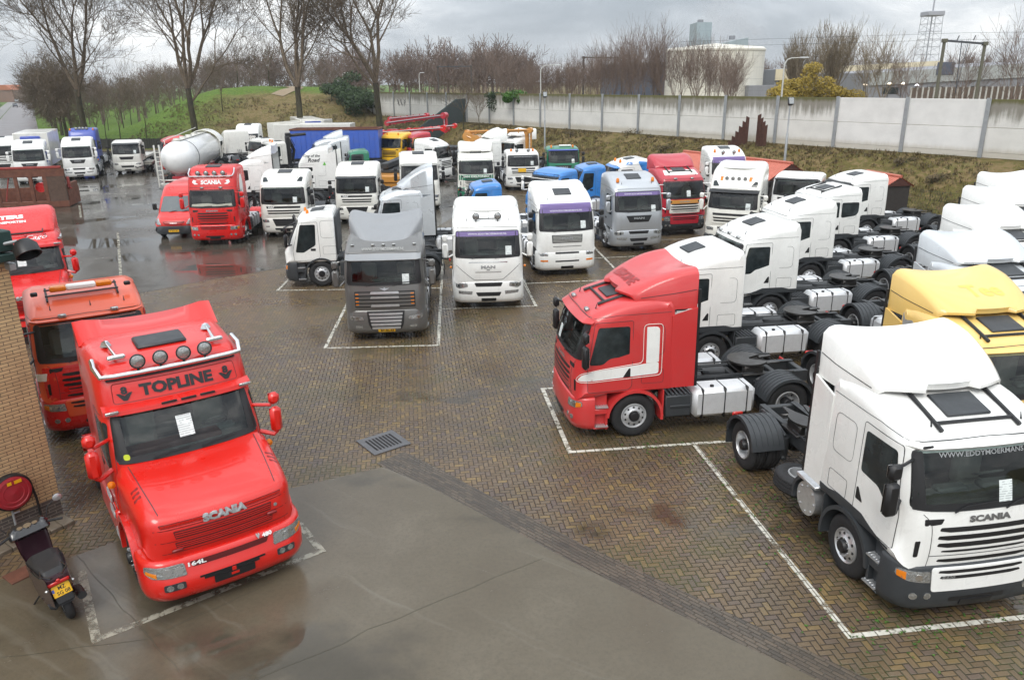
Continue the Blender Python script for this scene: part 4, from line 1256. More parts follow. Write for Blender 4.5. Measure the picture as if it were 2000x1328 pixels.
letters(RED_R, 'sc', 'SCANIA', bv, 'F', (0, 1.72), .62, .085, GREYINK, off=.01, bold=.05)

WHT = dict(bumper=PLASTIC, rim=ALU, hatch=.95, mirror=BLACK)
for i, (hub, lab, kw) in enumerate([
        ((1386, 690), 'white high-roof tractor unit right beside the red one with white stripe', {}),
        ((1502, 608), 'white high-roof tractor unit with work lamps over its windscreen, in the right row', dict(worklamps=((-.7, 2.86), (.0, 2.88), (.7, 2.86)))),
        ((1580, 542), 'white high-roof tractor unit between the work-lamp one and the wide-window one', {}),
        ((1636, 492), 'white low-roof tractor unit of the right row with one wide rear side window', dict(bigwin=1)),
        ((1692, 451), 'white tractor unit with black sun visor at the far end of the right row', dict(visor=(BLACK, .14, .2)))]):
    bw = kw.pop('bigwin', 0)
    sh = 'scania_low' if i >= 3 else 'scania_high'
    if i == 3: kw['frame'] = (.75, 1.6)
    t, S, bv, bvb = truck('truck', lab, 'truck', sh, 'scania', WHITE, at(*hub, .52), -82 + (0, 0, .5, 1, 1)[i], GR_R, HUBF, **{**WHT, **kw})
    letters(t, 'sc' + sh, 'SCANIA', bv, 'F', (0, 1.72), .62, .085, GREYINK, off=.01, bold=.05)
    if bw: [obj('rear_window', mesh(('bigwin', ax), lambda b: patch(b, bv, ax, [(1.36, 1.98), (2.02, 2.06), (2.14, 2.2), (2.14, 2.62), (1.36, 2.62)], .009, .08)), GLASS, t) for ax in 'RL']

# --- far right column, facing the camera's right: only spoilers and cabs of the far ones show
HL, HLR = (-1.2, 1.42, .52), (-1.2, 5.12, .52)
C1, S, bv, bvb = truck('truck', 'white tractor unit with roof spoiler and name over its grille, nearest on the right', 'truck', 'scania_low', 'scania', WHITE, at(1650, 1065, .52), 9.5, GR_C, HL,
    bumper=PLASTIC, spoiler=SPO, sidefair=2.98, hatch=.72, frame=(.55, 1.35), mirror=BLACK, rim=ALU, spare=-1, sheet=(.25, 2.1), visor=(WHITE, .06, .1), mudflap=0)
letters(C1, 'sc', 'SCANIA', bv, 'F', (0.02, 1.745), .66, .10, plain('dark_chrome_lettering', (.22, .22, .22), .3, .6), off=.012, bold=.06)
letters(C1, 'web', 'WWW.EDDYMOERMANS.NL', bv, 'F', (0, 2.645), 1.5, .07, GREYINK, off=.016, bold=.02)
letters(C1, 'r420', 'R420', bvb, 'F', (-.52, .845), .2, .05, GREYINK, off=.022, bold=.03, shear=.2)
obj('marker_lamp', mesh('c1mark', lambda b: b.box(hit(bv, 'F', -.92, 2.76, .06), (.16, .03, .045), .01)), BLACK, C1)
obj('silencer', mesh('c1sil', lambda b: (b.cyl((-1.22, 2.62, .70), (-.8, 2.62, .70), .30, None, 24), [b.cyl((-1.235, 2.62 + .24 * math.cos(k * PI / 4), .70 + .24 * math.sin(k * PI / 4)), (-1.22, 2.62 + .24 * math.cos(k * PI / 4), .70 + .24 * math.sin(k * PI / 4)), .02, None, 6) for k in range(8)])), ALU, C1)
obj('catwalk', mesh('c1cat', lambda b: b.box((-1.02, 2.62, 1.05), (.5, .62, .06), .01)), ALU, C1)
obj('rear_arch', mesh('c1arch', lambda b: b.arc((2.62, .68), .36, .42, -1.26, -.84, -20, 60, 8)), PLASTIC, C1)
sw_ = obj('spare_wheel', RIM_R, [WHEELSIL, BLACK], C1, (-.82, 3.38, .72)); sw_.rotation_euler = (0, R(-82), 0)
obj('tyre', TYRE_F, RUBBER, sw_)
obj('coupling', mesh('c1coup', lambda b: [b.cyl((-.34 + .06 * k, 3.4, .98), (-.34 + .06 * k, 3.4, 1.05), .02, None, 6) for k in range(10)]), plain('brass_fittings', (.3, .18, .05), .4, .7), C1)
for i, (px, lab, col, z, kw) in enumerate([
        ((1593, 733), 'amber yellow tractor unit with lettering on its roof spoiler, behind the nearest white one', YELLOW, .52, {}),
        ((1665, 632), 'pale silver tractor unit with roof spoiler, behind the amber yellow one', PALESILVER, .52, {}),
        ((1725, 559), 'white tractor unit with roof spoiler, next behind the pale silver one', WHITE, .52, {}),
        ((1774, 507), 'white tractor unit on the far right, only its roof spoiler shows above the others', WHITE, .52, {})]):
    t, S, bv, bvb = truck('truck', lab, 'truck', 'scania_low', 'scania', col, at(*px, z), 9.0, GR_C, HLR, bumper=PLASTIC, spoiler=SPO, sidefair=2.98, hatch=.72, frame=(.55, 1.35), mirror=BLACK, rim=WHEELSIL, visor=(col, .06, .1), **kw)
    if i == 0:
        letters(t, 'tee', 'Tee', bvs, 'T', (.15, 1.75), .8, .42, plain('yellow_faint_lettering', (.72, .52, .10), .4, var=.1), off=.004)
        obj('decal', mesh('griffin', lambda b: (patch(b, bv, 'L', [(1.62, 2.75), (1.9, 2.95), (2.1, 2.9), (2.2, 3.05), (2.15, 2.7), (2.22, 2.5), (2.0, 2.55), (1.85, 2.68)], .008, .03), patch(b, bv, 'L', [(1.7, 2.45), (1.95, 2.5), (2.1, 2.35), (1.9, 2.3)], .008, .03), pline(b, bv, 'L', [(1.55, 2.2), (1.75, 2.36), (2.0, 2.2), (2.15, 2.3)], .02, False, .05, .004))), FAINT, t)
q = at(1774, 507, .52) + (at(1774, 507, .52) - at(1725, 559, .52)) * 1.0
truck('truck', 'white tractor unit with roof spoiler, farthest of the right-hand column by the fence', 'truck', 'scania_low', 'scania', WHITE, q, 9.0, GR_C, HLR, bumper=PLASTIC, spoiler=SPO, sidefair=2.98, hatch=.72, mirror=BLACK)

MIDSIL = paint('mid_grey_silver_paint', (.27, .275, .28), .36, .5, dirt=.2)
# --- middle of the yard, facing the camera
GR_M = 'trucks parked in rows in the middle of the yard'
T, S, bv, bvb = truck('truck', 'grey metallic tractor unit with large silver roof spoiler and yellow plate', 'truck', 'daf_xf', 'daf_xf', GREY, at(756, 650, .30), 4, GR_M, frA,
    spoiler=dict(y0=.72, y1=2.35, z0=2.98, z1=3.62, w0=.72, w1=1.21, saddle=.27, curve=.1, zb=2.9, k=1.15), spmat=MIDSIL, hatch=0, slatmat=GREY, mirror=GREY, plate='BT-BL-83', sheet=(.66, 1.98), arch=GREY, rim=ALU, lowslat=ALU, visor=(MIDSIL, .16, .22), pins=())
for x in (-.95, -.32, 0, .32, .95):
    obj('marker_lamp', mesh(('xfm', x), lambda b: b.box(hit(bv, 'F', x, 2.93, .03), (.12, .06, .05), .02)), LENS, T)
for s in (-1, 1):
    for z in (1.22, 1.32, 1.43, 1.54): obj('indicator', mesh(('xfi', s, z), lambda b: patch(b, bv, 'F', rect(s * .84 - .05, z - .014, s * .84 + .05, z + .014), .04, .005)), AMBER, T)
obj('badge', mesh('xfbadge', lambda b: patch(b, bv, 'F', [(-.16, 1.72), (0, 1.63), (.16, 1.72), (.04, 1.70), (0, 1.74), (-.04, 1.70)], .01, .01)), SILVER, T)
for z in (1.58, 1.44, 1.18):
    obj('grille_bar', mesh(('xfbar', z), lambda b: patch(b, bv, 'F', trap(z - .035, z + .03, .44, .42), .045, .02, .03)), ALU, T)
letters(T, 'web', 'WWW.EDDYMOERMANS.NL', bv, 'F', (0, 2.83), 1.3, .07, FAINT, off=.03, bold=.02)

T, S, bv, bvb = truck('truck', 'white truck with high shouldered roof and two round roof lamps, beside the grey one', 'truck', 'man_high', 'man', WHITE, at(955, 590, .30), 3, GR_M, frA,
    strip=PURPLE, mirror=WHITE, hatch=0, grille=WHITE, bumper=WHITE, sheet=(.72, 2.1), arch=WHITE)
letters(T, 'man', 'MAN', bv, 'F', (0, 1.55), .50, .11, GREYINK, off=.016, bold=.05)
obj('chrome_strip', mesh('tgxstrip', lambda b: (patch(b, bv, 'F', trap(1.70, 1.73, .68, .66), .014, .01), pline(b, bv, 'F', [(-.45, 1.37), (.45, 1.37)], .012))), CHROME, T)
obj('badge', mesh('tgxlion', lambda b: patch(b, bv, 'F', [(-.06, 1.43), (.05, 1.43), (.07, 1.47), (-.04, 1.475)], .014, .01)), GREYINK, T)
obj('panel_seam', mesh('tgxseam', lambda b: pline(b, bv, 'F', [(-1.1, 1.62), (-.72, 1.28), (-.5, 1.1), (.5, 1.1), (.72, 1.28), (1.1, 1.62)], .009)), PLASTIC, T)
for s in (-1, 1):
    q = hit(bv, 'T', s * .38, .62); lamp_round(T, q.x, q.y - .1, q.z + .14, .115)
    obj('indicator', mesh(('tgxi', s), lambda b: b.box((s * 1.3, .35, 1.5), (.08, .12, .07), .02)), AMBER, T)
q = hit(bv, 'T', 0, .62)
obj('lamp_bar', mesh('tgxbar', lambda b: (b.tube([(-.4, q.y - .05, q.z + .05), (.4, q.y - .05, q.z + .05)], .02, 6), [b.tube([(x, q.y - .05, q.z + .02), (x, q.y + .05, q.z + .26)], .009, 4) for x in (-.42, .42, .06)])), BLACK, T)
obj('roof_shoulder', mesh('tgxroof', lambda b: [patch(b, bv, ax, [(.5, 2.9), (1.2, 3.1), (2.1, 3.15), (2.1, 2.8), (.6, 2.75)], .012, .08) for ax in 'RL']), WHITE, T)
obj('roof_spoiler', mesh('tgxspoil', spoiler_mesh(1.0, 2.3, 3.38, 3.66, 1.05, 1.19, .05, .2, 3.2), 50), WHITE, T)

T, S, bv, bvb = truck('truck', 'white truck with wide purple sun strip and slatted grey grille', 'truck', 'man_high', 'tga', WHITE, at(1108, 526, .30), 10, GR_M, frA,
    strip=PURPLE, slatmat=FAINT, sheet=(.68, 2.1), hatch=.8, mirror=BLACK, grille=PLASTIC, spoiler=dict(y0=1.35, y1=2.28, z0=3.42, z1=3.62, w0=1.1, w1=1.19, saddle=.08, curve=.1, zb=3.2))
letters(T, 'man', 'MAN', bv, 'F', (0, 1.585), .46, .1, GREYINK, off=.04, bold=.05)
obj('visor_panel', mesh('tgavis', lambda b: patch(b, bv, 'F', [(-1.06, 2.74), (1.06, 2.74), (1.05, 2.93), (-1.05, 2.93)], .02, .04)), PURPLE, T)
T, S, bv, bvb = truck('truck', 'silver truck with black trapezoid grille and amber beacons, right of the white ones', 'truck', 'man_high', 'man', SILVER, at(1247, 480, .30), 11, GR_M, frA,
    bumper=SILVER, hatch=.9, strip=PURPLE, mirror=SILVER, sheet=(.7, 2.0), beacons=((-.85, .75), (.85, .75)), arch=SILVER, rim=ALU)
letters(T, 'man2', 'MAN', bv, 'F', (0, 1.58), .5, .09, GREYINK, off=.02, bold=.05)
T, S, bv, bvb = truck('truck', 'crimson truck with cream and yellow grille and roof spoiler', 'truck', 'scania_high', 'scania', CRIMSON, at(1336, 449, .30), 12, GR_M, frA,
    bumper=PLASTIC, spoiler=dict(y0=1.35, y1=2.5, z0=3.36, z1=3.9, w0=1.1, w1=1.2, saddle=.05, curve=.2, zb=3.15), frame=(.85, 1.5), hatch=.95, mirror=WHITE, worklamps=((-.45, 2.84), (.45, 2.84)), sheet=(.2, 2.12))
obj('grille_panel', mesh('cream_pan', lambda b: patch(b, bv, 'F', trap(1.16, 1.62, .82, .86), .003, .03)), CREAM, T)
obj('name_panel', mesh('yel_pan', lambda b: patch(b, bv, 'F', trap(1.64, 1.82, .98, 1.0), .003, .03)), BUFF, T)
obj('header_panel', mesh('head_pan', lambda b: patch(b, bv, 'F', trap(3.0, 3.2, .92, .86), .006, .04)), CREAM, T)
letters(T, 'sch', 'SCANIA', bv, 'F', (0, 1.73), .55, .08, FAINT, off=.012, bold=.04)
T, S, bv, bvb = truck('truck', 'white high-roof truck with black sun visor, roof lamps and two amber lamps', 'truck', 'daf_ssc', 'daf_cf', CREAM, at(1429, 410, SHAPES['daf_ssc']['zw0']), -27, GR_M, wsA('daf_ssc'),
    bumper=CREAM, mirror=CREAM, visor=(BLACK, .12, .2), sheet=(.72, 1.98), hatch=1.1)
def ssc(b):
    for k in range(4): q = hit(bv, 'F', -.42 + .28 * k, 3.18, .04); b.cyl(q, q + Vector((0, -.05, 0)), .085, None, 12)
obj('spotlight', mesh('ssclamps', ssc), LENS, T)
obj('lamp_board', mesh('sscboard', lambda b: (patch(b, bv, 'F', trap(3.02, 3.28, .8, .74), .012, .06), patch(b, bv, 'F', trap(2.78, 2.96, .6, .68), .012, .03))), WHITE, T)
obj('amber_lamp', mesh('sscamb', lambda b: [patch(b, bv, 'F', rect(s * .66 - .06, 3.08, s * .66 + .06, 3.26), .02, .01) for s in (-1, 1)]), AMBER, T)
obj('skylight', mesh('sscsky', lambda b: [patch(b, bv, 'F', [(s * .72, 2.86), (s * 1.0, 2.84), (s * 1.02, 3.06), (s * .9, 3.1)][::s], .01, .04) for s in (-1, 1)]), GLASS, T)
obj('roof_spoiler', mesh('sscsp', spoiler_mesh(1.0, 2.25, 3.66, 3.86, 1.0, 1.18, .05, .2, 3.5), 50), WHITE, T)
T, S, bv, bvb = truck('truck', 'white truck with purple sun visor and two beacons before the red tiled shed', 'truck', 'man_high', 'man', WHITE, at(1425, 342, 1.84), 6, GR_M, wsA('man_high'), strip=PURPLE, beacons=((-.8, .8), (.8, .8)), bumper=WHITE, mirror=WHITE)
obj('visor_panel', mesh('tgavis', None), PURPLE, T)
for s in (-1, 1): q = hit(bv, 'T', s * .36, .6); lamp_round(T, q.x, q.y - .1, q.z + .13, .11)

# white truck cabs with dark slatted grilles (second row)
DCF = dict(slatmat=CREAM, bumper=CREAM, mirror=BLACK)
T, S, bv, bvb = truck('truck', 'white truck with corner skylights in its tall rounded roof, beside the red show truck', 'truck', 'daf_cf', 'daf_cf', CREAM, at(553, 400, 1.72), 3, GR_M, wsA('daf_cf'), sheet=(.62, 1.95), hatch=1.0, **DCF)
obj('skylight', mesh('cfsky', lambda b: [patch(b, bv, 'F', [(s * .72, 2.86), (s * 1.0, 2.84), (s * 1.02, 3.05), (s * .86, 3.06)][::s], .01, .04) for s in (-1, 1)]), GLASS, T)
letters(T, 'daf', 'DAF', bv, 'F', (-.62, 1.585), .3, .07, WHITEINK, off=.012, bold=.05)
T, S, bv, bvb = truck('truck', 'white truck with dark sun visor, in the middle behind the low-cab white one', 'truck', 'daf_cf', 'daf_cf', CREAM, at(696, 379, 1.72), 2, GR_M, wsA('daf_cf'), sheet=(.62, 1.95), hatch=1.0, visor=(PLASTIC, .10, .14), **DCF)
letters(T, 'daf', 'DAF', bv, 'F', (-.62, 1.585), .3, .07, WHITEINK, off=.012, bold=.05)
T, S, bv, bvb = truck('truck', 'white four-axle truck with yellow plate on its grille and two beacons', 'truck', 'daf_cf_low', 'daf_cf', WHITE, at(1022, 326, 1.72), 7, GR_M, wsA('daf_cf_low'), sheet=(.66, 1.95), beacons=((-.8, .7), (.8, .7)), bumper=WHITE, slatmat=WHITE, hatch=0, strip=PLASTIC, tandem=1, axle=6.4)
obj('yellow_board', mesh('cfboard', lambda b: patch(b, bv, 'F', rect(-.38, 1.34, .2, 1.6), .03, .01)), PLATE, T)
for s in (-1, 1): q = hit(bv, 'T', s * .42, .5); lamp_round(T, q.x, q.y - .1, q.z + .13, .12)

# red show truck and its neighbours
T, S, bv, bvb = truck('truck', 'red high-roof show truck with white lettering, chrome lamp bar and red rear mudguards', 'truck', 'scania_top', 'scania', RED, at(414, 407, 1.86), 4, GR_M, wsA('scania_top'),
    bumper=RED, guard=RED, arch=RED, hatch=1.0, worklamps=((-.45, 2.82), (.45, 2.82)), mirror=RED, sheet=None, rim=CHROME, lowpanel=1)
letters(T, 'big', 'SCANIA', bv, 'F', (0, 3.08), 1.0, .2, WHITEINK, off=.012, bold=.06)
letters(T, 'sc', 'SCANIA', bv, 'F', (0, 1.73), .6, .085, GREYINK, off=.012, bold=.05)
obj('emblem', mesh('redgrif', lambda b: [patch(b, bv, 'F', [(s * .62, 3.0), (s * .8, 2.98), (s * .92, 3.08), (s * .86, 3.2), (s * .7, 3.16), (s * .76, 3.08)][::s], .01, .02) for s in (-1, 1)]), WHITEINK, T)
obj('curtain', mesh('redcurt', lambda b: patch(b, bv, 'F', [(-1.0, 1.95), (1.0, 1.95), (.95, 2.08), (.3, 2.03), (-.2, 2.1), (-.95, 2.06)], .013, .03)), INTERIOR, T)
def chrome_bar(b):
    A = [hit(bv, 'F', x, 3.32, .1) for x in (-1.0, -.5, 0, .5, 1.0)]
    b.tube([Vector((-1.08, .9, 3.72)), Vector((-1.1, .62, 3.5))] + A + [Vector((1.1, .62, 3.5)), Vector((1.08, .9, 3.72))], .035, 8)
obj('chrome_bar', mesh('redbar', chrome_bar), CHROME, T)
for x in (-.6, -.2, .2, .6): q = hit(bv, 'F', x, 3.42, .12); lamp_round(T, q.x, q.y, q.z + .05, .11)
obj('side_graphic', mesh('redside', lambda b: patch(b, bv, 'R', [(1.0, 2.0), (1.3, 1.85), (1.5, 2.3), (1.62, 2.9), (1.5, 3.4), (1.15, 3.3), (1.0, 2.7)], .009, .2)), WHITEINK, T)
# ------------------------------------------------------------------ bonneted tractor units on the left
def bonnet_body():
    cab = MB(); Y0 = 1.55
    def prof(top):
        P = [(Y0, 1.0, .2, .05), (Y0, 1.6, .28, .08), (Y0 + .03, 1.92, .3, .1)] + [(lerp(Y0 + .03, Y0 + .40, t) - .02 * math.sin(t * PI), lerp(1.92, 2.68, t), .28, .1) for t in (.33, .67, 1)]
        if top: P += [(Y0 + .42, 2.80, .26, .1), (Y0 + .52, 3.06, .27, .09), (Y0 + .64, 3.30, .28, .08), (Y0 + .80, 3.40, .28, .06), (Y0 + 1.2, 3.46, .26, .03), (Y0 + 1.8, 3.52, .24, 0), (Y0 + 2.35, 3.56, .22, 0)]
        else: P += [(Y0 + .44, 2.82, .26, .1), (Y0 + .6, 2.94, .26, .08), (Y0 + .95, 3.06, .26, .05), (Y0 + 1.5, 3.12, .25, 0), (Y0 + 2.3, 3.12, .22, 0)]
        e = P[-1][1]
        return P + [(Y0 + 2.5, e - .1, .12, 0), (Y0 + 2.52, e - .4, .07, 0), (Y0 + 2.52, 2.0, .06, 0), (Y0 + 2.52, 1.1, .05, 0), (Y0 + 2.45, 1.02, .04, 0), (Y0 + 1, 1.0, .05, 0)]
    hood = MB()
    tp = lambda y, z: lerp(.93, 1.0, min(1, max(0, (y - .1) / 1.2)))
    pillow(hood, [(.10, .92, .24, .10), (.06, 1.1, .28, .12), (.07, 1.36, .28, .13), (.10, 1.53, .27, .13), (.20, 1.63, .24, .12), (.45, 1.71, .20, .10), (.9, 1.81, .19, .05), (1.35, 1.90, .19, 0), (1.66, 1.95, .2, 0), (1.70, 1.7, .1, 0), (1.70, 1.0, .1, 0), (.8, .92, .1, 0)], 1.20, taper=tp)
    out = {}
    for top in (0, 1):
        c = MB(); pillow(c, prof(top), 1.22, .02, 2.0); bv_ = bvh_of(c); cut_screen(c, 1.92, 2.68, 2.2); out[top] = (c, bv_)
    bm_ = MB()
    planloft(bm_, [(.28, .06, .07), (.31, .0, .03), (.42, -.05, .0), (.64, -.06, 0), (.68, -.03, .0), (.90, .0, .005), (.95, .03, .02), (.97, .09, .06)], 1.255, .70, .44, .13)
    return out, hood, bvh_of(hood), bm_, bvh_of(bm_)


TB = bonnet_body()


def bonnet_truck(label, col, loc, rz, top, anchor, **o):
    cabs, hood, bvh_, bmp, bvb = TB
    cab, bv = cabs[top]
    rz = R(rz); a = Vector(anchor); a.rotate(Matrix.Rotation(rz, 3, 'Z')); loc = Vector(loc) - a; loc.z = 0
    root = empty('truck', loc, rz, label=label, cat='truck', group='tractor units along the brick building')
    k = ('t', top)
    obj('cab', mesh((*k, 'cab'), lambda b: b.add(cab.v, cab.f), 50), col, root)
    hd = obj('bonnet', mesh(('t', 'hood'), lambda b: b.add(hood.v, hood.f), 50), col, root)
    obj('seam', mesh(('t', 'hseam'), lambda b: [pline(b, bvh_, 'T', [(s * .88, .3), (s * .95, 1.0), (s * 1.0, 1.6)], .008, False) for s in (-1, 1)]), PLASTIC, hd)
    ww = 1.12
    scr = [(-ww, 1.97), (-ww * .5, 1.94), (ww * .5, 1.94), (ww, 1.97), (ww - .06, 2.68), (-ww + .06, 2.68)]
    ws = obj('windscreen', mesh((*k, 'scr'), lambda b: patch(b, bv, 'F', scr, .010, .08)), SCREEN, root)
    obj('seal', mesh((*k, 'seal'), lambda b: (pline(b, bv, 'F', scr, .018, True, .08), [patch(b, bv, 'F', P_, .0128, .02) for q_ in ([(ww - .17, 2.04), (ww - .012, 2.0), (ww - .06, 2.66), (ww - .16, 2.66)],) for P_ in (q_, mir(q_))], patch(b, bv, 'F', [(-ww + .02, 1.955), (0, 1.94), (ww - .02, 1.955), (ww - .04, 2.05), (0, 2.03), (-ww + .04, 2.05)], .0124, .02))), BLACK, ws)
    obj('interior', mesh((*k, 'cabin'), lambda b: cabin(b, 1.94, 2.66, 1.62, 3.7)), [TRIM, SEAT], root)
    obj('dashboard', mesh((*k, 'dash'), lambda b: (b.box((-.2, 1.98, 2.0), (1.5, .3, .14), .03))), DASH, root)
    obj('price_sheet', mesh((*k, 'sheet'), lambda b: patch(b, bv, 'F', rect(-.15, 2.18, .09, 2.50), .015, 0, .004)), PAPER, ws)
    obj('sticker', mesh((*k, 'stick'), lambda b: patch(b, bv, 'F', rect(-1.02, 2.01, -.93, 2.1), .015, .04)), plain('lime_sticker', (.5, .6, .02), .4), ws)
    for x in (-.6, .15): obj('wiper', mesh((*k, 'wip', x), lambda b: b.tube([hit(bv, 'F', x, 1.97, .03), hit(bv, 'F', x + .55, 2.02, .03)], .013, 5)), BLACK, ws)
    # visor lip over the windscreen
    def lip(b):
        n = 18; vs, fs = [], []
        for i in range(n + 1):
            x = -1.17 + 2.34 * i / n; p = hit(bv, 'F', max(-1.12, min(1.12, x)), 2.78, 0); p.x = x
            vs += [p + Vector((0, .02, .05)), p + Vector((0, -.13, .0)), p + Vector((0, -.15, -.07)), p + Vector((0, .02, -.06))]
        for i in range(n): fs += [(i * 4 + q, i * 4 + 4 + q, i * 4 + 4 + (q + 1) % 4, i * 4 + (q + 1) % 4) for q in range(4)]
        b.add(vs, fs + [(0, 1, 2, 3), (n * 4 + 3, n * 4 + 2, n * 4 + 1, n * 4)])
    vz = obj('sun_visor', mesh((*k, 'lip'), lip, 50), col, root)
    for x in (-1.0, 1.0): obj('marker_lamp', mesh((*k, 'ml', x), lambda b: b.box(hit(bv, 'F', x, 2.75, .16), (.2, .04, .05), .01)), LENS, vz)
    for s, ax in ((1, 'R'), (-1, 'L')):
        dp = [(1.78, 1.15), (1.76, 1.9), (2.0, 2.66), (2.78, 2.68), (2.78, 1.15)]
        d = obj('door', mesh((*k, 'door', s), lambda b: (patch(b, bv, ax, dp, .005, .05))), col, root)
        obj('door_seam', mesh((*k, 'ds', s), lambda b: pline(b, bv, ax, dp, .007, True, .05)), PLASTIC, d)
        obj('window', mesh((*k, 'win', s), lambda b: patch(b, bv, ax, [(1.84, 1.86), (2.2, 1.82), (2.7, 1.95), (2.7, 2.56), (2.06, 2.56)], .009, .06)), GLASS, d)
        obj('handle', mesh((*k, 'han', s), lambda b: patch(b, bv, ax, rect(2.55, 1.66, 2.74, 1.74), .014, .02)), BLACK, d)
        def mfn(b):
            X_ = s * 1.46
            b.box((X_, 1.72, 2.06), (.20, .14, .48), .06); b.box((X_, 1.72, 2.46), (.19, .14, .22), .06)
            b.tube([hit(bv, ax, 1.98, 2.32), (X_ - s * .05, 1.74, 2.34)], .03, 6); b.tube([hit(bv, ax, 1.85, 1.85), (X_ - s * .05, 1.74, 1.78), (X_, 1.72, 1.84)], .04, 6)
        mo = obj('mirror', mesh((*k, 'mir', s), mfn), col, root)
        obj('mirror_glass', mesh((*k, 'mg', s), lambda b: (b.box((s * 1.46, 1.792, 2.06), (.16, .01, .40)), b.box((s * 1.46, 1.792, 2.46), (.15, .006, .17)))), CHROME, mo)
        obj('indicator', mesh((*k, 'ind', s), lambda b: b.lathe([(0, -.04), (.06, -.02), (.06, .02), (0, .03)], 10, (s * 1.27, 1.66, 1.68), 'y')), AMBER, root)
        obj('fender', mesh(('t', 'fend', s), lambda b: (b.arc((1.32, .52), .60, .70, s * .80, s * 1.265, -12, 168, 18), b.box((s * 1.12, 2.02, .74), (.28, .16, .62), .03))), col, root)
        obj('side_skirt', mesh(('t', 'skirt', s), lambda b: (b.box((s * 1.12, 3.05, .62), (.24, 1.9, .62), .06), b.box((s * 1.13, 2.6, 1.02), (.2, 1.0, .18), .05))), col, root)
        for z, y in ((.52, 2.15), (.86, 2.4), (1.12, 2.5)):
            obj('step_plate', mesh(('t', 'stp', s, z), lambda b: (b.box((s * 1.245, y, z), (.03, .42, .13), .01), [b.tube([(s * 1.262, y - .18 + .06 * q, z - .05), (s * 1.262, y - .15 + .06 * q, z + .05)], .006, 4) for q in range(6)])), ALU, root)
        obj('vent', mesh(('t', 'vent', s), lambda b: [patch(b, bvh_, 'T', [(s * .99, .78 + .1 * q), (s * 1.10, .74 + .1 * q), (s * 1.10, .79 + .1 * q), (s * .99, .83 + .1 * q)][::s], .006, .01) for q in range(3)]), plain('dark_red_recess', (.2, .008, .008), .4), hd)
        hl = obj('headlight', mesh(('t', 'hl', s), lambda b: patch(b, bvb, 'F', [(s * .66, .70), (s * 1.12, .72), (s * 1.2, .78), (s * 1.19, .90), (s * .68, .90)][::s], .012, .03)), LENS, root)
        for dx in (.76, .92): obj('reflector', mesh(('t', 'hlr', s, dx), lambda b: patch(b, bvb, 'F', [(s * dx + .065 * math.cos(t * PI / 5), .80 + .065 * math.sin(t * PI / 5)) for t in range(10)], .016, 0)), CHROME, hl)
        obj('indicator', mesh(('t', 'hli', s), lambda b: patch(b, bvb, 'F', [(s * 1.06, .73), (s * 1.18, .78), (s * 1.18, .83), (s * 1.06, .80)][::s], .017, .01)), AMBER, hl)
        fl = obj('fog_lamp', mesh(('t', 'fl', s), lambda b: patch(b, bvb, 'F', rect(min(s * .70, s * 1.0), .50, max(s * .70, s * 1.0), .62), .01, .03)), PLASTIC, root)
        for x in (.78, .92): obj('lens', mesh(('t', 'fll', s, x), lambda b: patch(b, bvb, 'F', [(s * x + .05 * math.cos(t * PI / 5), .56 + .05 * math.sin(t * PI / 5)) for t in range(10)], .018, 0)), LENS, fl)
        wheel(root, s * 1.2, 1.32, 0, CHROME, .4); wheel(root, s * 1.2, 5.2, 1, CHROME, .9)
        obj('rear_mudguard', mesh(('t', 'rg', s), lambda b: b.arc((5.2, .52), .60, .64, s * .6, s * 1.27, 8, 172, 16)), o.get('guard', col), root)
        obj('front_catch', mesh(('t', 'catch', s), lambda b: (b.box(hit(bvh_, 'F', s * .72, 1.22 if s > 0 else 1.10, .02), (.16, .05, .05), .015))), plain('dark_red_recess', (.2, .008, .008), .4), hd)
    # grille: a red frame with dark mesh openings
    for i, (z0, z1, w0) in enumerate(((1.47, 1.53, .92), (1.27, 1.40, .74), (1.10, 1.22, .74))):
        gr = obj('grille', mesh(('t', 'gr', i), lambda b: patch(b, bvh_, 'F', trap(z0, z1, w0 - .02, w0), .005, .015)), plain('dark_red_mesh', (.10, .006, .006), .55), hd)
        obj('slat', mesh(('t', 'grs', i), lambda b: [pline(b, bvh_, 'F', [(-w0 + .02, lerp(z0, z1, q)), (w0 - .02, lerp(z0, z1, q))], .006, False, 0, .008) for q in (.25, .5, .75)]), col, gr)
    for z in (1.44, 1.245, 1.06): obj('grille_seam', mesh(('t', 'gs', z), lambda b: pline(b, bvh_, 'F', [(-1.0, z), (1.0, z)], .008)), plain('dark_red_recess', (.2, .008, .008), .4), hd)
    bo = obj('bumper', mesh(('t', 'bump'), lambda b: b.add(bmp.v, bmp.f), 50), col, root)
    obj('grille', mesh(('t', 'lowgr'), lambda b: patch(b, bvb, 'F', trap(.80, .89, .56, .60), .006, .02)), plain('dark_red_mesh', (.10, .006, .006), .55), bo)
    obj('slot', mesh(('t', 'slot'), lambda b: patch(b, bvb, 'F', trap(.60, .635, .5, .5), .006, .01)), BLACK, bo)
    pl = obj('number_plate', mesh(('t', 'plate'), lambda b: (patch(b, bvb, 'F', rect(-.30, .44, .32, .56), .02, .01), patch(b, bvb, 'F', rect(-.44, .565, .40, .60), .015, .0))), BLACK, bo)
    obj('bracket', mesh(('t', 'brk'), lambda b: (patch(b, bvb, 'F', rect(-.05, .49, .07, .53), .024, .0), patch(b, bvb, 'F', rect(-.03, .56, .03, .62), .024, .0))), col, pl)
    obj('chassis_frame', mesh('t_chassis', lambda b: chassis_fn(b, 6.0, 5.2)), CHASSIS, root)
    obj('fifth_wheel', mesh('t_fifth', lambda b: fifth_fn(b, 4.7)), GREASE, root)
    letters(root, 'tsc', 'SCANIA', bvh_, 'F', (.02, 1.49), .66, .115, GREYINK, off=.022, bold=.07)
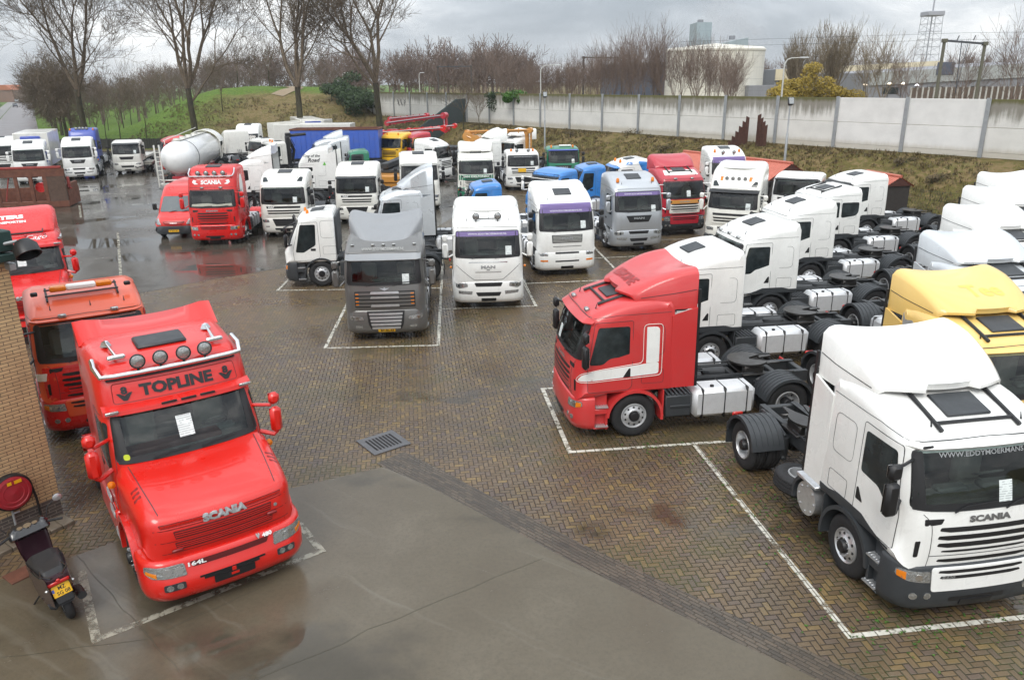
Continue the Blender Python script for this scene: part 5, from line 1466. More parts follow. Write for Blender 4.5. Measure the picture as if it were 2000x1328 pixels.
    letters(root, 't164', '164L', bvb, 'F', (-.50, .855), .26, .07, WHITEINK, off=.02, bold=.04)
    letters(root, 't480', '480', bvb, 'F', (.58, .92), .16, .055, WHITEINK, off=.02, bold=.04)
    obj('badge', mesh(('t', 'v8'), lambda b: patch(b, bvb, 'F', [(.41, .945), (.44, .895), (.47, .945), (.455, .96), (.44, .935), (.425, .96)], .02, .005)), GREYINK, root)
    obj('badge', mesh(('t', 'grif'), lambda b: patch(b, bvh_, 'F', [(.80 + .028 * math.cos(t * PI / 5), 1.33 + .03 * math.sin(t * PI / 5)) for t in range(10)], .012, 0)), GREYINK, hd)
    return root, bv


T1, bv = bonnet_truck('red bonneted tractor unit with TOPLINE panel and four round lamps on a chrome bar', RED2, at(461, 1137, .30), 35.5, 1, (0, -.04, .30))
letters(T1, 'topline', 'TOPLINE', bv, 'F', (0, 3.0), 1.15, .19, INK, off=.012, bold=.05)
for s in (-1, 1):
    obj('emblem', mesh(('v8', s), lambda b: (patch(b, bv, 'F', [(s * .80 - .12, 3.0), (s * .80 - .07, 3.0), (s * .80, 2.93), (s * .80 + .07, 3.0), (s * .80 + .12, 3.0), (s * .80 + .03, 2.88), (s * .80 - .03, 2.88)], .012, .01), write(b, '8', bv, 'F', (s * .80, 3.035), .1, .12, .013, .05))), INK, T1)
obj('sign_frame', mesh('tl_frame', lambda b: pline(b, bv, 'F', [(-.98, 2.85), (.98, 2.85), (.96, 3.15), (-.96, 3.15)], .007, True, .05)), plain('dark_red_recess', (.2, .008, .008), .4), T1)
obj('rubber_strip', mesh('tl_rub', lambda b: patch(b, bv, 'F', trap(3.19, 3.24, 1.02, 1.0), .02, .01)), BLACK, T1)
def tlbar(b):
    A = [hit(bv, 'F', x, 3.25, .09) for x in (-.9, -.5, 0, .5, .9)]
    b.tube([Vector((-1.12, 2.62, 3.46)), Vector((-1.14, 2.36, 3.40)), Vector((-1.09, 2.14, 3.30))] + A + [Vector((1.09, 2.14, 3.30)), Vector((1.14, 2.36, 3.40)), Vector((1.12, 2.62, 3.46))], .042, 10)
obj('chrome_bar', mesh('tl_bar', tlbar), CHROME, T1)
for x in (-.52, -.18, .18, .52): q = hit(bv, 'F', x, 3.30, .10); lamp_round(T1, q.x, q.y, q.z + .13, .115)
obj('roof_hatch', mesh('tl_hatch', lambda b: (setattr(b, 'M', Matrix.Translation((0, 3.0, 3.51)) @ Matrix.Rotation(.10, 4, 'X')), b.box((0, 0, 0), (.80, .50, .07), .03))), PLASTIC, T1)
for s in (-1, 1):
    def horn(b):
        b.tube([(s * .78, 2.50, 3.50), (s * .82, 3.1, 3.58)], [.03, .016], 8); b.box((s * .78, 2.44, 3.50), (.28, .07, .08), .02); b.lathe([(0, -.08), (.09, -.06), (.05, .02), (0, .04)], 4, (s * .82, 3.12, 3.58), 'z')
    obj('air_horn', mesh(('horn', s), horn), CHROME, T1)
# raised flap at the back of the roof
def flap(b):
    n = 14
    vs, fs = [], []
    for i in range(n + 1):
        u = -1 + 2 * i / n; x = u * 1.17
        lift = .16 + .12 * abs(u) ** 2.4
        y0 = 3.62 - .0 * u
        for (y, z) in ((y0, 3.54 - .05 * abs(u) ** 4), (y0 + .46, 3.54 + lift), (y0 + .50, 3.52 + lift), (y0 + .46, 3.36)): vs.append((x, y, z - (.05 if abs(u) > .95 else 0)))
    for i in range(n): fs += [(i * 4 + q, i * 4 + 4 + q, i * 4 + 4 + (q + 1) % 4, i * 4 + (q + 1) % 4) for q in range(4)]
    b.add(vs, fs + [(0, 1, 2, 3), (n * 4 + 3, n * 4 + 2, n * 4 + 1, n * 4)])
obj('roof_spoiler', mesh('tl_flap', flap, 50), RED2, T1)
obj('side_graphic', mesh('tl_gold', lambda b: [pline(b, bv, ax, P, .03, False, .1, -.018) for ax in 'RL' for P in ([(3.9, 3.1), (3.6, 2.9), (3.7, 2.6), (3.4, 2.3), (3.5, 1.9)], [(3.8, 3.2), (3.75, 2.8), (3.5, 2.7), (3.55, 2.2)], [(3.0, 1.75), (2.4, 1.6), (2.0, 1.5)])]), GOLD, T1)
for x in (-.3, 0, .3): obj('roof_lamp', mesh(('tl_dark', x), lambda b: b.box(hit(bv, 'F', x + .1, 2.76, .145), (.24, .03, .035), .005)), BLACK, T1)

T, S, bv, bvb = truck('truck', 'orange red tractor unit with amber and white light bar, behind the bonneted one', 'truck', 'scania_low', 'scania', ORANGE, at(172, 616, 2.80), 32, 'tractor units along the brick building', (0, .30, 2.80),
    bumper=RED, low=RED, mirror=BLACK, hatch=0, worklamps=((-.5, 2.84), (.55, 2.84)), arch=RED, visor=(ORANGE, .03, .1), sheet=None, pins=((-.7, .62), (.1, .6), (.8, .62)))
obj('lower_panel', mesh('or_low', lambda b: patch(b, bv, 'F', trap(1.0, 1.80, 1.1, 1.1), .003, .05)), RED, T)
obj('stripe', mesh('or_stripe', lambda b: [patch(b, bv, ax, [(.1, 1.5), (1.3, 1.32), (1.3, 1.45), (.1, 1.68)], .009, .02) for ax in 'RL']), WHITE, T)
def lbar(b):
    b.box((0, 1.1, 3.32), (.62, .22, .12), .03); b.mi = 1
    for s in (-1, 1): b.box((s * .47, 1.1, 3.32), (.34, .22, .12), .03)
obj('light_bar', mesh('lightbar', lbar), [WHITEINK, AMBER], T)
obj('roof_rack', mesh('rack', lambda b: (b.tube([(-.75, .95, 3.2), (.75, .95, 3.2)], .02, 5), b.tube([(-.75, 1.3, 3.26), (.75, 1.3, 3.26)], .02, 5), [b.tube([(s * .72, .85, 3.1), (s * .72, 1.4, 3.28)], .025, 5) for s in (-1, 1)], [b.box((s * .95, .95, 3.28), (.14, .1, .09), .02) for s in (-1, 1)])), BLACK, T)

T3, bv = bonnet_truck('red bonneted tractor unit with white lettering on its roof spoiler', RED, at(40, 487, 2.70), 30, 0, (0, 1.93, 2.70))
sp3 = dict(y0=2.6, y1=4.1, z0=3.14, z1=3.78, w0=1.05, w1=1.2, saddle=.05, curve=.15, zb=2.98)
obj('roof_spoiler', mesh('sp3', spoiler_mesh(**sp3), 50), RED, T3)
sm_ = MB(); spoiler_mesh(**sp3)(sm_); bv3 = bvh_of(sm_)
letters(T3, 'pet', 'PETERS', bv3, 'T', (-.28, 3.30), 1.0, .21, WHITEINK, off=.012, bold=.06)
letters(T3, 'pet2', 'TRANSPORTEN', bv3, 'T', (-.26, 3.05), 1.05, .11, WHITEINK, off=.012, bold=.05)
letters(T3, 'cag', 'Cago', bv, 'F', (.5, 2.97), .6, .12, WHITEINK, off=.012, bold=.0, shear=.4)
obj('roof_rail', mesh('t3rail', lambda b: b.tube([(-.7, 2.9, 3.2), (-.7, 2.45, 3.12), (.7, 2.45, 3.12), (.7, 2.9, 3.2)], .03, 6)), BLACK, T3)
for x in (.2, .75): obj('marker_lamp', mesh(('t3m', x), lambda b: b.box((x, 2.25, 3.07), (.09, .09, .08), .03)), CRIMSON, T3)
obj('work_lamp', mesh('t3wl', lambda b: b.box((.35, 1.84, 2.80), (.2, .08, .09), .02)), LENS, T3)
obj('air_horn', mesh('t3horn', lambda b: b.tube([(1.16, 2.1, 2.9), (1.2, 2.5, 2.98)], [.07, .03], 10)), CHROME, T3)

# ------------------------------------------------------------------ delivery van
def van():
    b0 = MB()
    pillow(b0, [(.02, .62, .3, .10), (.0, .8, .34, .12), (.08, .98, .34, .12), (.42, 1.14, .22, .10), (.78, 1.26, .2, .08), (1.1, 1.62, .2, .08), (1.46, 2.02, .2, .08), (1.62, 2.14, .24, .06), (1.95, 2.42, .28, .04), (2.3, 2.56, .26, .0), (4.0, 2.62, .24, 0), (5.6, 2.58, .2, 0), (5.72, 2.4, .12, 0), (5.74, 1.2, .08, 0), (5.74, .5, .06, 0), (5.6, .42, .05, 0), (1.4, .42, .05, 0), (.6, .6, .1, 0)], 1.0, .03, 1.2)
    bv = bvh_of(b0); b1 = MB()
    pillow(b1, [(-.04, .28, .3, .12), (-.08, .4, .34, .13), (-.06, .66, .34, .13), (.0, .70, .3, .12), (.5, .70, .1, 0), (.5, .30, .1, 0)], 1.01)
    bvb = bvh_of(b1)
    loc = at(340, 458, .28); root = empty('van', Vector((loc.x, loc.y + .1, 0)), R(6), label='red high-roof panel van with black bumper and yellow plate, next to the red show truck', cat='van')
    obj('body', b0.build('van_body', 50), RED2, root)
    bo = obj('bumper', b1.build('van_bumper', 50), PLASTIC, root)
    ws = obj('windscreen', mesh('van_ws', lambda b: patch(b, bv, 'F', [(-.86, 1.32), (.86, 1.32), (.76, 2.04), (-.76, 2.04)], .01, .06)), plain('pale_reflecting_windscreen', (.12, .14, .145), .12), root)
    for x in (-.4, .25): obj('wiper', mesh(('vanw', x), lambda b: b.tube([hit(bv, 'F', x, 1.3, .03), hit(bv, 'F', x + .42, 1.36, .03)], .012, 4)), BLACK, ws)
    gr = obj('grille', mesh('van_gr', lambda b: patch(b, bv, 'F', trap(.74, .92, .42, .56), .008, .03)), plain('dark_red_mesh', (.10, .006, .006), .55), root)
    obj('slat', mesh('van_sl', lambda b: [patch(b, bv, 'F', trap(z - .018, z + .018, .46, .48), .02, .0) for z in (.79, .87)]), RED2, gr)
    obj('lettering', mesh('van_iv', lambda b: write(b, 'IVECO', bv, 'F', (0, .83), .34, .06, .024, .05)), WHITEINK, gr)
    p = obj('number_plate', mesh('van_pl', lambda b: patch(b, bvb, 'F', rect(-.26, .40, .26, .51), .012, .01)), PLATE, bo)
    obj('lettering', mesh('van_plt', lambda b: write(b, '8-VJX-47', bvb, 'F', (0, .455), .42, .07, .016, .02)), INK, p)
    for s, ax in ((1, 'R'), (-1, 'L')):
        obj('headlight', mesh(('van_hl', s), lambda b: patch(b, bv, 'F', [(s * .62, .74), (s * .88, .76), (s * .93, .9), (s * .86, 1.10), (s * .72, .98)][::s], .01, .04)), LENS, root)
        d = obj('door', mesh(('van_d', s), lambda b: patch(b, bv, ax, [(1.1, .55), (1.0, 1.3), (1.55, 2.0), (2.1, 2.05), (2.1, .55)], .004, .06)), RED2, root)
        obj('window', mesh(('van_wi', s), lambda b: patch(b, bv, ax, [(1.15, 1.35), (1.62, 1.93), (2.03, 1.95), (2.03, 1.35)], .008, .05)), GLASS, d)
        obj('mirror', mesh(('van_m', s), lambda b: (b.box((s * 1.2, 1.2, 1.55), (.22, .12, .34), .04), b.tube([(s * .95, 1.25, 1.4), (s * 1.15, 1.22, 1.42)], .03, 6))), BLACK, root)
        for y in (1.0, 4.4):
            w_ = obj('wheel', RIM_F, [WHEELSIL, BLACK], root, (s * .98, y, .36)); w_.rotation_euler = (0, 0, 0 if s > 0 else PI); w_.scale = (.7, .69, .69)
            obj('tyre', TYRE_F, RUBBER, w_)


van()

# ------------------------------------------------------------------ trucks seen from the side or half hidden
GR_S = 'trucks standing across the yard between the rows'
T, S, bv, bvb = truck('truck', 'white low-cab truck facing left with black lower bumper and amber beacons', 'truck', 'renault', 'renault', WHITE, at(629, 535, .52), -82, GR_S, HUBF,
    bumper=PLASTIC, hatch=1.1, rim=WHEELSIL, axle=5.6)
for x, y in ((-.55, .8), (.55, 1.0)): beacon(T, x, y, hit(bv, 'T', x, y).z - .01, .75)
obj('rear_screen', mesh('rensc', lambda b: b.box((0, 2.1, 2.0), (2.3, .06, 1.5), .02)), PLASTIC, T)
T, S, bv, bvb = truck('truck', 'silver white tractor unit with tall roof spoiler standing across behind the grey one', 'truck', 'scania_low', 'scania', PALESILVER, at(852, 459, 1.15), -84, GR_S, (1.2, 2.8, 1.15),
    spoiler=dict(SPO, z1=4.0, saddle=.25), sidefair=2.98, bumper=PLASTIC, hatch=.9)
T, S, bv, bvb = truck('truck', 'white truck with tall sleeper roof facing left behind the red show truck', 'truck', 'scania_high', 'scania', WHITE, at(497, 400, .52), -84, GR_S, HUBF, spoiler=dict(SPO, z0=3.4, z1=4.0, zb=3.1), sidefair=3.13, bumper=PLASTIC, hatch=0)
T, S, bv, bvb = truck('truck', 'white tall-roof truck with grey script on its side, facing left', 'truck', 'daf_ssc', 'daf_cf', WHITE, at(622, 387, .52), -86, GR_S, HUBF, sidefair=3.5, hatch=0, arch=BLACK)
obj('lettering', mesh('king', lambda b: (write(b, 'King of the', bv, 'R', (1.2, 3.2), 1.1, .22, .01, .02, .3), write(b, 'Road', bv, 'R', (1.35, 2.95), .8, .24, .01, .03, .3))), PLASTIC, T)
obj('emblem', mesh('kinggreen', lambda b: patch(b, bv, 'R', [(1.9, 2.62), (2.1, 2.62), (2.0, 2.85)], .01, .0)), plain('bright_green_decal', (.12, .5, .05), .4), T)
GR_B = 'trucks in the back rows'
T, S, bv, bvb = truck('truck', 'white truck with high roof and dark windscreen, behind the silver white one', 'truck', 'man_high', 'man', CREAM, at(820, 354, 1.84), 8, GR_B, wsA('man_high'), bumper=CREAM, visor=(FAINT, .1, .12))
T, S, bv, bvb = truck('truck', 'white truck with lettered green band under its windscreen and roof spoiler', 'truck', 'scania_low', 'scania', CREAM, at(930, 341, 1.86), 3, GR_B, wsA('scania_low'), bumper=GREEN, spoiler=SPO, sheet=(.6, 2.05), mirror=BLACK, low=CREAM)
gp = obj('green_band', mesh('grband', lambda b: patch(b, bv, 'F', trap(1.5, 1.83, 1.12, 1.12), .003, .02)), GREEN, T)
obj('lettering', mesh('grbt', lambda b: write(b, 'SAN IDELFONSO', bv, 'F', (0, 1.73), 1.7, .13, .009, .03)), CREAM, gp)
T, S, bv, bvb = truck('truck', 'green truck with black grille and amber light bar', 'truck', 'man_low', 'man', GREEN, at(1101, 319, 1.86), 4, GR_B, wsA('man_low'), bumper=GREEN, visor=(DBLUE, .06, .14), beacons=((-.85, .7), (.75, .7)), sheet=(.7, 2.0), hatch=0)
letters(T, 'mang', 'MAN', bv, 'F', (0, 1.56), .6, .12, GREYINK, off=.02, bold=.05)
obj('light_bar', mesh('gbar', lambda b: (b.box((.2, .9, 3.05), (.9, .2, .12), .03))), [WHITEINK], T)
for px, z, an, lab, kw in (
        ((976, 363), 2.8, (1.1, 1.95, 2.8), 'sky blue low-cab truck behind the white one with round roof lamps', {}),
        ((1181, 384), 1.1, (1.2, 2.0, 1.1), 'sky blue low-cab truck facing left, behind the silver one with beacons', {}),):
    truck('truck', lab, 'truck', 'renault', 'renault', BLUE, at(*px, z), -82, GR_B, an, hatch=1.2, **kw)
truck('truck', 'deep sky blue truck half hidden behind the one with purple sun strip', 'truck', 'renault', 'renault', BLUE, at(1052, 378, 1.62), -50, GR_B, wsA('renault'), hatch=0, mirror=WHITE)
T, S, bv, bvb = truck('truck', 'white truck with blue rear edge and blue letters on its roof, facing left', 'truck', 'scania_low', 'scania', WHITE, at(1266, 318, 3.0), -80, GR_B, (1.15, 2.2, 3.0), beacons=((-.5, .7), (.5, .7)), visor=(BLUE, .1, .16))
obj('blue_edge', mesh('izs', lambda b: patch(b, bv, 'R', [(1.95, 1.2), (2.22, 1.2), (2.22, 3.05), (1.6, 3.1), (1.6, 2.98), (1.95, 2.85)], .007, .06)), BLUE, T)
letters(T, 'izs', 'IZS', bv, 'R', (1.0, 2.98), .5, .14, BLUE, off=.012, bold=.05)
truck('truck', 'low white truck with dark visor between the tiled shed and the right row', 'truck', 'daf_cf_low', 'daf_cf', WHITE, at(1556, 354, 2.5), -30, GR_B, (0, .2, 2.5), visor=(BLACK, .06, .14), hatch=0)
truck('truck', 'white high-roof truck turned to the right, beside the lettered green-band one', 'truck', 'scania_high', 'scania', WHITE, at(868, 300, 2.2), 62, GR_B, (0, .2, 2.2), hatch=.9)
truck('truck', 'white truck with open roof spoiler, behind the green-band one', 'truck', 'scania_low', 'scania', WHITE, at(985, 292, 2.2), -50, GR_B, (0, .2, 2.2), spoiler=SPO, hatch=.8)
truck('truck', 'white truck with pale spoiler between yellow boom and green-band truck', 'truck', 'scania_high', 'scania', WHITE, at(925, 283, 2.8), -70, GR_B, (0, .3, 2.8), spoiler=dict(SPO, z0=3.4, z1=3.95, zb=3.1), hatch=0)
T, S, bv, bvb = truck('truck', 'bright yellow truck with black grille slots before the red boom', 'truck', 'scania_low', 'scania', YELLOW2, at(760, 290, 1.86), -24, GR_B, wsA('scania_low'), bumper=YELLOW2, hatch=0, beacons=((-.6, .8), (.6, .8)))
truck('truck', 'crimson truck with yellow door beside the bright yellow one', 'truck', 'scania_low', 'scania', CRIMSON, at(790, 288, 1.86), -62, GR_B, wsA('scania_low'), low=BUFF, hatch=0)
truck('truck', 'tall white truck facing the camera at the back, left of the trailers', 'truck', 'volvo_high', 'volvo', WHITE, at(482, 281, 1.85), 4, GR_B, wsA('volvo_high'), bumper=WHITE, visor=(PLASTIC, .1, .14))
truck('truck', 'white low truck with dark doors below the tall white one', 'truck', 'man_low', 'man', OLDWHITE, at(494, 297, 1.86), -45, GR_B, wsA('man_low'))
CRANET = truck('truck', 'worn white low-cab truck carrying a folded black crane', 'truck', 'man_low', 'man', OLDWHITE, at(515, 304, 1.86), -60, GR_B, wsA('man_low'), beacons=((-.4, .8), (.4, .8)))[0]
truck('truck', 'silver truck with roof spoiler in front of the blue container', 'truck', 'scania_low', 'scania', PALESILVER, at(648, 286, 2.6), -78, GR_B, (1.2, 1.8, 2.6), spoiler=SPO, hatch=0)
truck('truck', 'plain silver sleeper cab in front of the blue container', 'truck', 'scania_high', 'scania', PALESILVER, at(681, 290, 2.4), -80, GR_B, (1.2, 2.2, 2.4), hatch=0)
truck('truck', 'green low-cab truck in front of the blue container', 'truck', 'man_low', 'man', GREEN, at(692, 303, 2.7), -75, GR_B, (1.0, .7, 2.7), hatch=0, low=PLASTIC)
GR_L = 'trucks along the far left of the yard'
T, S, bv, bvb = truck('truck', 'white truck with black grille standing before the deep blue one', 'truck', 'man_high', 'man', WHITE, at(151, 309, 1.84), 20, GR_L, wsA('man_high'), bumper=WHITE, mirror=WHITE, hatch=.8)
letters(T, 'man2', 'MAN', bv, 'F', (0, 1.58), .5, .09, GREYINK, off=.02, bold=.05)
T, S, bv, bvb = truck('truck', 'white truck with refrigerated box body at the far left', 'truck', 'man_high', 'man', WHITE, at(57, 316, 1.84), 22, GR_L, wsA('man_high'), bumper=WHITE, mirror=WHITE, hatch=.8)
letters(T, 'man2', 'MAN', bv, 'F', (0, 1.58), .5, .09, GREYINK, off=.02, bold=.05)
bx = obj('box_body', mesh('reefer_box', lambda b: b.box((0, 6.0, 2.6), (2.55, 6.6, 2.75), .05)), OLDWHITE, T)
obj('cooling_unit', mesh('reefer_unit', lambda b: (b.box((0, 2.62, 3.45), (1.5, .2, .5), .08))), DBLUE, bx)
truck('truck', 'white truck cut off at the left edge, beside the refrigerated one', 'truck', 'daf_cf', 'daf_cf', WHITE, at(3, 305, 1.72), 24, GR_L, wsA('daf_cf'), slatmat=WHITE)
T, S, bv, bvb = truck('truck', 'deep blue high-roof truck with blue roof lamps and amber beacons', 'truck', 'scania_top', 'scania', DBLUE, (at_y(166, 300, 77).x, 77, 0), 16, GR_L, (0, .5, 0), bumper=DBLUE, beacons=((-1.0, .8), (1.0, .8)), hatch=0)
for x in (-.45, -.15, .15, .45): q = hit(bv, 'T', x, .8); lamp_round(T, x, q.y, q.z + .12, .13)
T, S, bv, bvb = truck('truck', 'small white flatbed truck with dark visor and grey flatbed dolly before it', 'truck', 'volvo_low', 'volvo', OLDWHITE, at(246, 302, 1.75), 14, GR_L, wsA('volvo_low'), bumper=OLDWHITE, visor=(PLASTIC, .12, .2), sheet=(.75, 1.95), hatch=0, mirror=BLACK)
obj('flatbed', mesh('vol_bed', lambda b: (b.box((0, 4.6, 1.3), (2.5, 5.0, .2), .02), b.box((0, 2.1, 2.0), (2.5, .1, 1.3), .03))), OLDWHITE, T)
truck('truck', 'faded red truck roof showing behind the white tanker', 'truck', 'scania_low', 'scania', DULLRED, at(318, 273, 2.9), -60, GR_L, (0, .5, 2.9), hatch=0)
truck('truck', 'white tractor unit coupled to the silo tanker, facing away', 'truck', 'scania_high', 'scania', CREAM, at(436, 282, 2.0), -150, GR_L, (1.2, 1.4, 2.0), hatch=0)
# ------------------------------------------------------------------ concrete panel wall along the bank
def wallmat(name, stain, base):
    m, nt, p = new_mat(name)
    o = opos(nt); x, y, z = xyz(nt, o)
    r = orand(nt) * 40.0
    st = noise(nt, 1.0, vec3(nt, x * 3.2 + r, z * .22, 0.0), 5, .65)
    big = noise(nt, .7, vec3(nt, x + r, z * 1.4, 0.0), 5, .6)
    top = (z * .62 + st * 1.5 + big * .5)
    c = mixc(nt, big.sstep(.3, .75) * .45, base, tuple(v * .72 for v in base))
    c = mixc(nt, top.sstep(2.15, 2.75) * stain, c, (.16, .145, .11))
    c = mixc(nt, (z + st * .5 + big * .2).sstep(3.32, 3.62) * min(1, stain * 1.2), c, (.11, .105, .035))
    c = mixc(nt, (1.0 - (z - st * .4).sstep(.05, .5)) * .5, c, (.33, .28, .19))
    nt.links.new(c.k, p.inputs['Base Color']); p.inputs['Roughness'].default_value = .8
    nt.links.new(bump(nt, noise(nt, 12, o, 4), .25, .01).k, p.inputs['Normal'])
    return m


M_WALL = wallmat('stained_concrete_panel', .85, (.68, .67, .63)); M_WALLC = wallmat('clean_concrete_panel', .04, (.74, .735, .71))
WANG = math.atan2(WD.y, WD.x)
pw = empty('panel_wall', (*W0, WBASE), WANG, label='long pale concrete panel wall with moss-stained top, standing along the bank', cat='wall')
HW = WTOP - WBASE
for i in range(-10, 11):
    cl = i in (7, 8)
    obj('panel', mesh('wall_panel', lambda b: (b.box((WSTEP / 2, .06, .15), (WSTEP - .02, .14, .30)), b.box((WSTEP / 2, .06, 1.02), (WSTEP - .02, .12, 1.42), .012), b.box((WSTEP / 2, .06, 2.55), (WSTEP - .02, .12, 1.60), .012))), M_WALLC if cl else M_WALL, pw, (i * WSTEP, 0, 0))
    obj('post', mesh('wall_post', lambda b: (b.box((0, -.06, 1.7), (.26, .06, 3.44), .008), b.box((0, .0, 1.7), (.06, .14, 3.42)))), ZINC, pw, (i * WSTEP, 0, 0))
g = obj('graffiti', mesh('graf', lambda b: [b.tube([(q + .35 * math.sin(t * 2.1 + q), -.012, 2.0 + .5 * math.sin(t * 1.7 + q * 2)) for t in range(7)], .022, 4) for q in (-33.5, -32.6, -31.6)]), INK, pw)

# ------------------------------------------------------------------ bare trees
def grow(b, rng, p, d, r, L, lev, mx, tw, spread, up, trunk=None, first=False):
    n = 4 if lev < 2 else 3
    pts, rs = [p.copy()], [r]
    q = p.copy(); dd = d.copy()
    r1 = r * (.62 if not first else .7)
    for i in range(n):
        dd = (dd + Vector((rng.uniform(-1, 1), rng.uniform(-1, 1), rng.uniform(-1, 1))) * (.05 if first else .16) + Vector((0, 0, up)) * (.0 if first else 1)).normalized()
        q = q + dd * (L / n); pts.append(q.copy()); rs.append(lerp(r, r1, (i + 1) / n))
    if lev >= mx: rs[-1] = rs[-1] * .4
    (trunk if (trunk is not None and lev <= 1) else b).tube(pts, [max(x, tw) for x in rs], 7 if lev == 0 else (5 if lev < 3 else 3))
    if lev >= mx: return
    k_end = 2 if lev > 0 else rng.choice((3, 4))
    k_side = 2 if lev < mx - 1 else 3
    if lev == 0: k_side = 1
    for k in range(k_end + k_side):
        end = k < k_end
        t = n if end else rng.uniform(.35 if lev else .7, .92) * n
        i0 = min(int(t), n - 1)
        base = pts[i0].lerp(pts[i0 + 1], t - i0)
        an = R(rng.uniform(14, 34) if end else rng.uniform(36, 66)) * spread
        ax = dd.orthogonal().normalized(); ax.rotate(Matrix.Rotation(rng.uniform(0, 2 * PI) if not end else 2 * PI * (k + rng.uniform(-.2, .2)) / k_end, 3, dd))
        nd = dd.copy(); nd.rotate(Matrix.Rotation(an, 3, ax))
        f = rng.uniform(.66, .9) if end else rng.uniform(.45, .75)
        grow(b, rng, base, nd, (rs[-1] if end else lerp(r, r1, t / n) * .6) * (.85 if end else .8), L * f, lev + 1, mx, tw, spread, up)


def tree_meshes(key, seed, h, r, mx, tw, spread=1.0, up=.06, first=.36, stems=1):
    rng = random.Random(seed); tr, cr = MB(), MB()
    for s in range(stems):
        d = Vector((rng.uniform(-.04, .04), rng.uniform(-.04, .04), 1)).normalized() if stems == 1 else Vector((rng.uniform(-.3, .3), rng.uniform(-.3, .3), 1)).normalized()
        grow(cr, rng, Vector((rng.uniform(-.25, .25) * (stems > 1), rng.uniform(-.25, .25) * (stems > 1), -.3)), d, r, h * first, 0, mx, tw, spread, up, tr, True)
    return tr.build(key + '_trunk', 60), cr.build(key + '_crown', 0)


def barkmat(name, a, b_, moss=.4):
    m, nt, p = new_mat(name)
    o = opos(nt); x, y, z = xyz(nt, o)
    n1 = noise(nt, 2.2, o, 5, .6); n2 = noise(nt, 1.0, vec3(nt, x * 14.0, y * 14.0, z * 2.5), 4, .6)
    c = mixc(nt, n1.sstep(.3, .7), a, b_)
    c = mixc(nt, (1.0 - z.sstep(2.0, 9.0)) * n1.sstep(.35, .6) * moss, c, (.06, .065, .02))
    nt.links.new(mixc(nt, n2.sstep(.4, .7) * .5, c, (.02, .017, .014)).k, p.inputs['Base Color'])
    p.inputs['Roughness'].default_value = .9; p.inputs['Specular IOR Level'].default_value = .1
    return m


BARK = barkmat('grey_green_bark', (.05, .045, .034), (.085, .072, .052), .7); TWIG = barkmat('brown_twigs', (.135, .105, .075), (.2, .155, .11), .0)
TWIG2 = barkmat('purple_brown_twigs', (.17, .125, .105), (.24, .18, .145), .0); TWIG3 = barkmat('pale_willow_twigs', (.21, .17, .12), (.28, .23, .16), .0)


def tree(me, loc, rz, label, group=None, mats=(BARK, TWIG), sc=1.0, name='bare_tree'):
    t = empty(name, loc, rz, label=label, cat='tree', group=group)
    t.scale = (sc, sc, sc) if not isinstance(sc, tuple) else sc
    obj('trunk', me[0], mats[0], t); obj('crown', me[1], mats[1], t)
    return t


BIG = [tree_meshes('big_tree_%d' % k, 11 + k * 7, 24, .44, 6, .0145, .95, .09, .33) for k in range(3)]
GRT = 'tall bare trees at the far edge of the yard'
for (px, Y, k, rz, s, lab) in ((382, 92, 0, .4, .95, 'tall bare tree rising behind the white tanker'), (588, 92, 1, 2.2, .95, 'tall bare tree behind the long white trailers'), (744, 93, 2, 3.9, 1.0, 'tall bare tree beside the ivy-covered end of the panel wall')):
    q = at_y(px, 262, Y); tree(BIG[k], (q.x, Y, H(q.x, Y)), rz, lab, GRT, sc=s)
AVE = [tree_meshes('avenue_tree_%d' % k, 71 + k * 5, 22, .36, 6, .022, 1.1, .03, .2) for k in range(2)]
for k, (px, Y_) in enumerate(((166, 95), (142, 106), (128, 118), (119, 131), (110, 146), (103, 162), (97, 182), (91, 205), (86, 232))):
    X_ = at_y(px, 250, Y_).x
    tree((BIG + AVE)[(1, 3, 4, 3, 4, 3, 4, 3, 4)[k]], (X_, Y_, H(X_, Y_)), k * 1.7, 'tall bare tree at the near end of the row along the road' if k == 0 else 'bare twiggy tree in the row along the road', 'trees along the road', sc=(.95, .8, .8, .75, .75, .75, .75, .75, .75)[k])
SM = [tree_meshes('small_tree_%d' % k, 131 + k * 3, 9, .09, 4, .012, .8, .08, .36) for k in range(3)]
rng = random.Random(4)
for k, (px, py) in enumerate(((190, 262), (205, 255), (232, 258), (240, 240), (256, 236), (285, 262), (305, 225), (318, 215), (330, 212), (355, 222), (438, 240), (470, 215), (495, 202), (530, 200), (205, 215), (152, 245), (420, 190), (645, 215), (610, 195), (265, 205))):
    Y_ = lerp(150, 108, sst(200, 262, py)) + rng.uniform(-4, 4); q = at_y(px, py, Y_)
    tree(SM[k % 3], (q.x, Y_, H(q.x, Y_)), k * 2.1, 'slim young bare tree on the grass beyond the yard', 'young trees on the grass slope', sc=rng.uniform(.7, 1.05))
GRO = [tree_meshes('grove_tree_%d' % k, 171 + k * 3, 10.5, .075, 4, .012, .62, .08, .34, 2) for k in range(4)]
for k in range(34):
    px = lerp(1015, 1440, (k + rng.uniform(.1, .9)) / 34)
    Y_ = lerp(112, 92, (px - 1015) / 425) + rng.uniform(-3, 8); q = at_y(px, 180, Y_)
    hh = lerp(.6, .92, sst(1010, 1230, px)) * lerp(1, .7, sst(1340, 1440, px)) * rng.uniform(.8, 1.1)
    tree(GRO[k % 4], (q.x, Y_, 2.9), k * 1.9, 'slender many-stemmed bare tree in the grove behind the panel wall', 'grove behind the panel wall', (BARK, TWIG2), (hh * .85, hh * .85, hh))
WIL = tree_meshes('willow', 311, 14, .16, 5, .013, .5, .14, .26, 4)
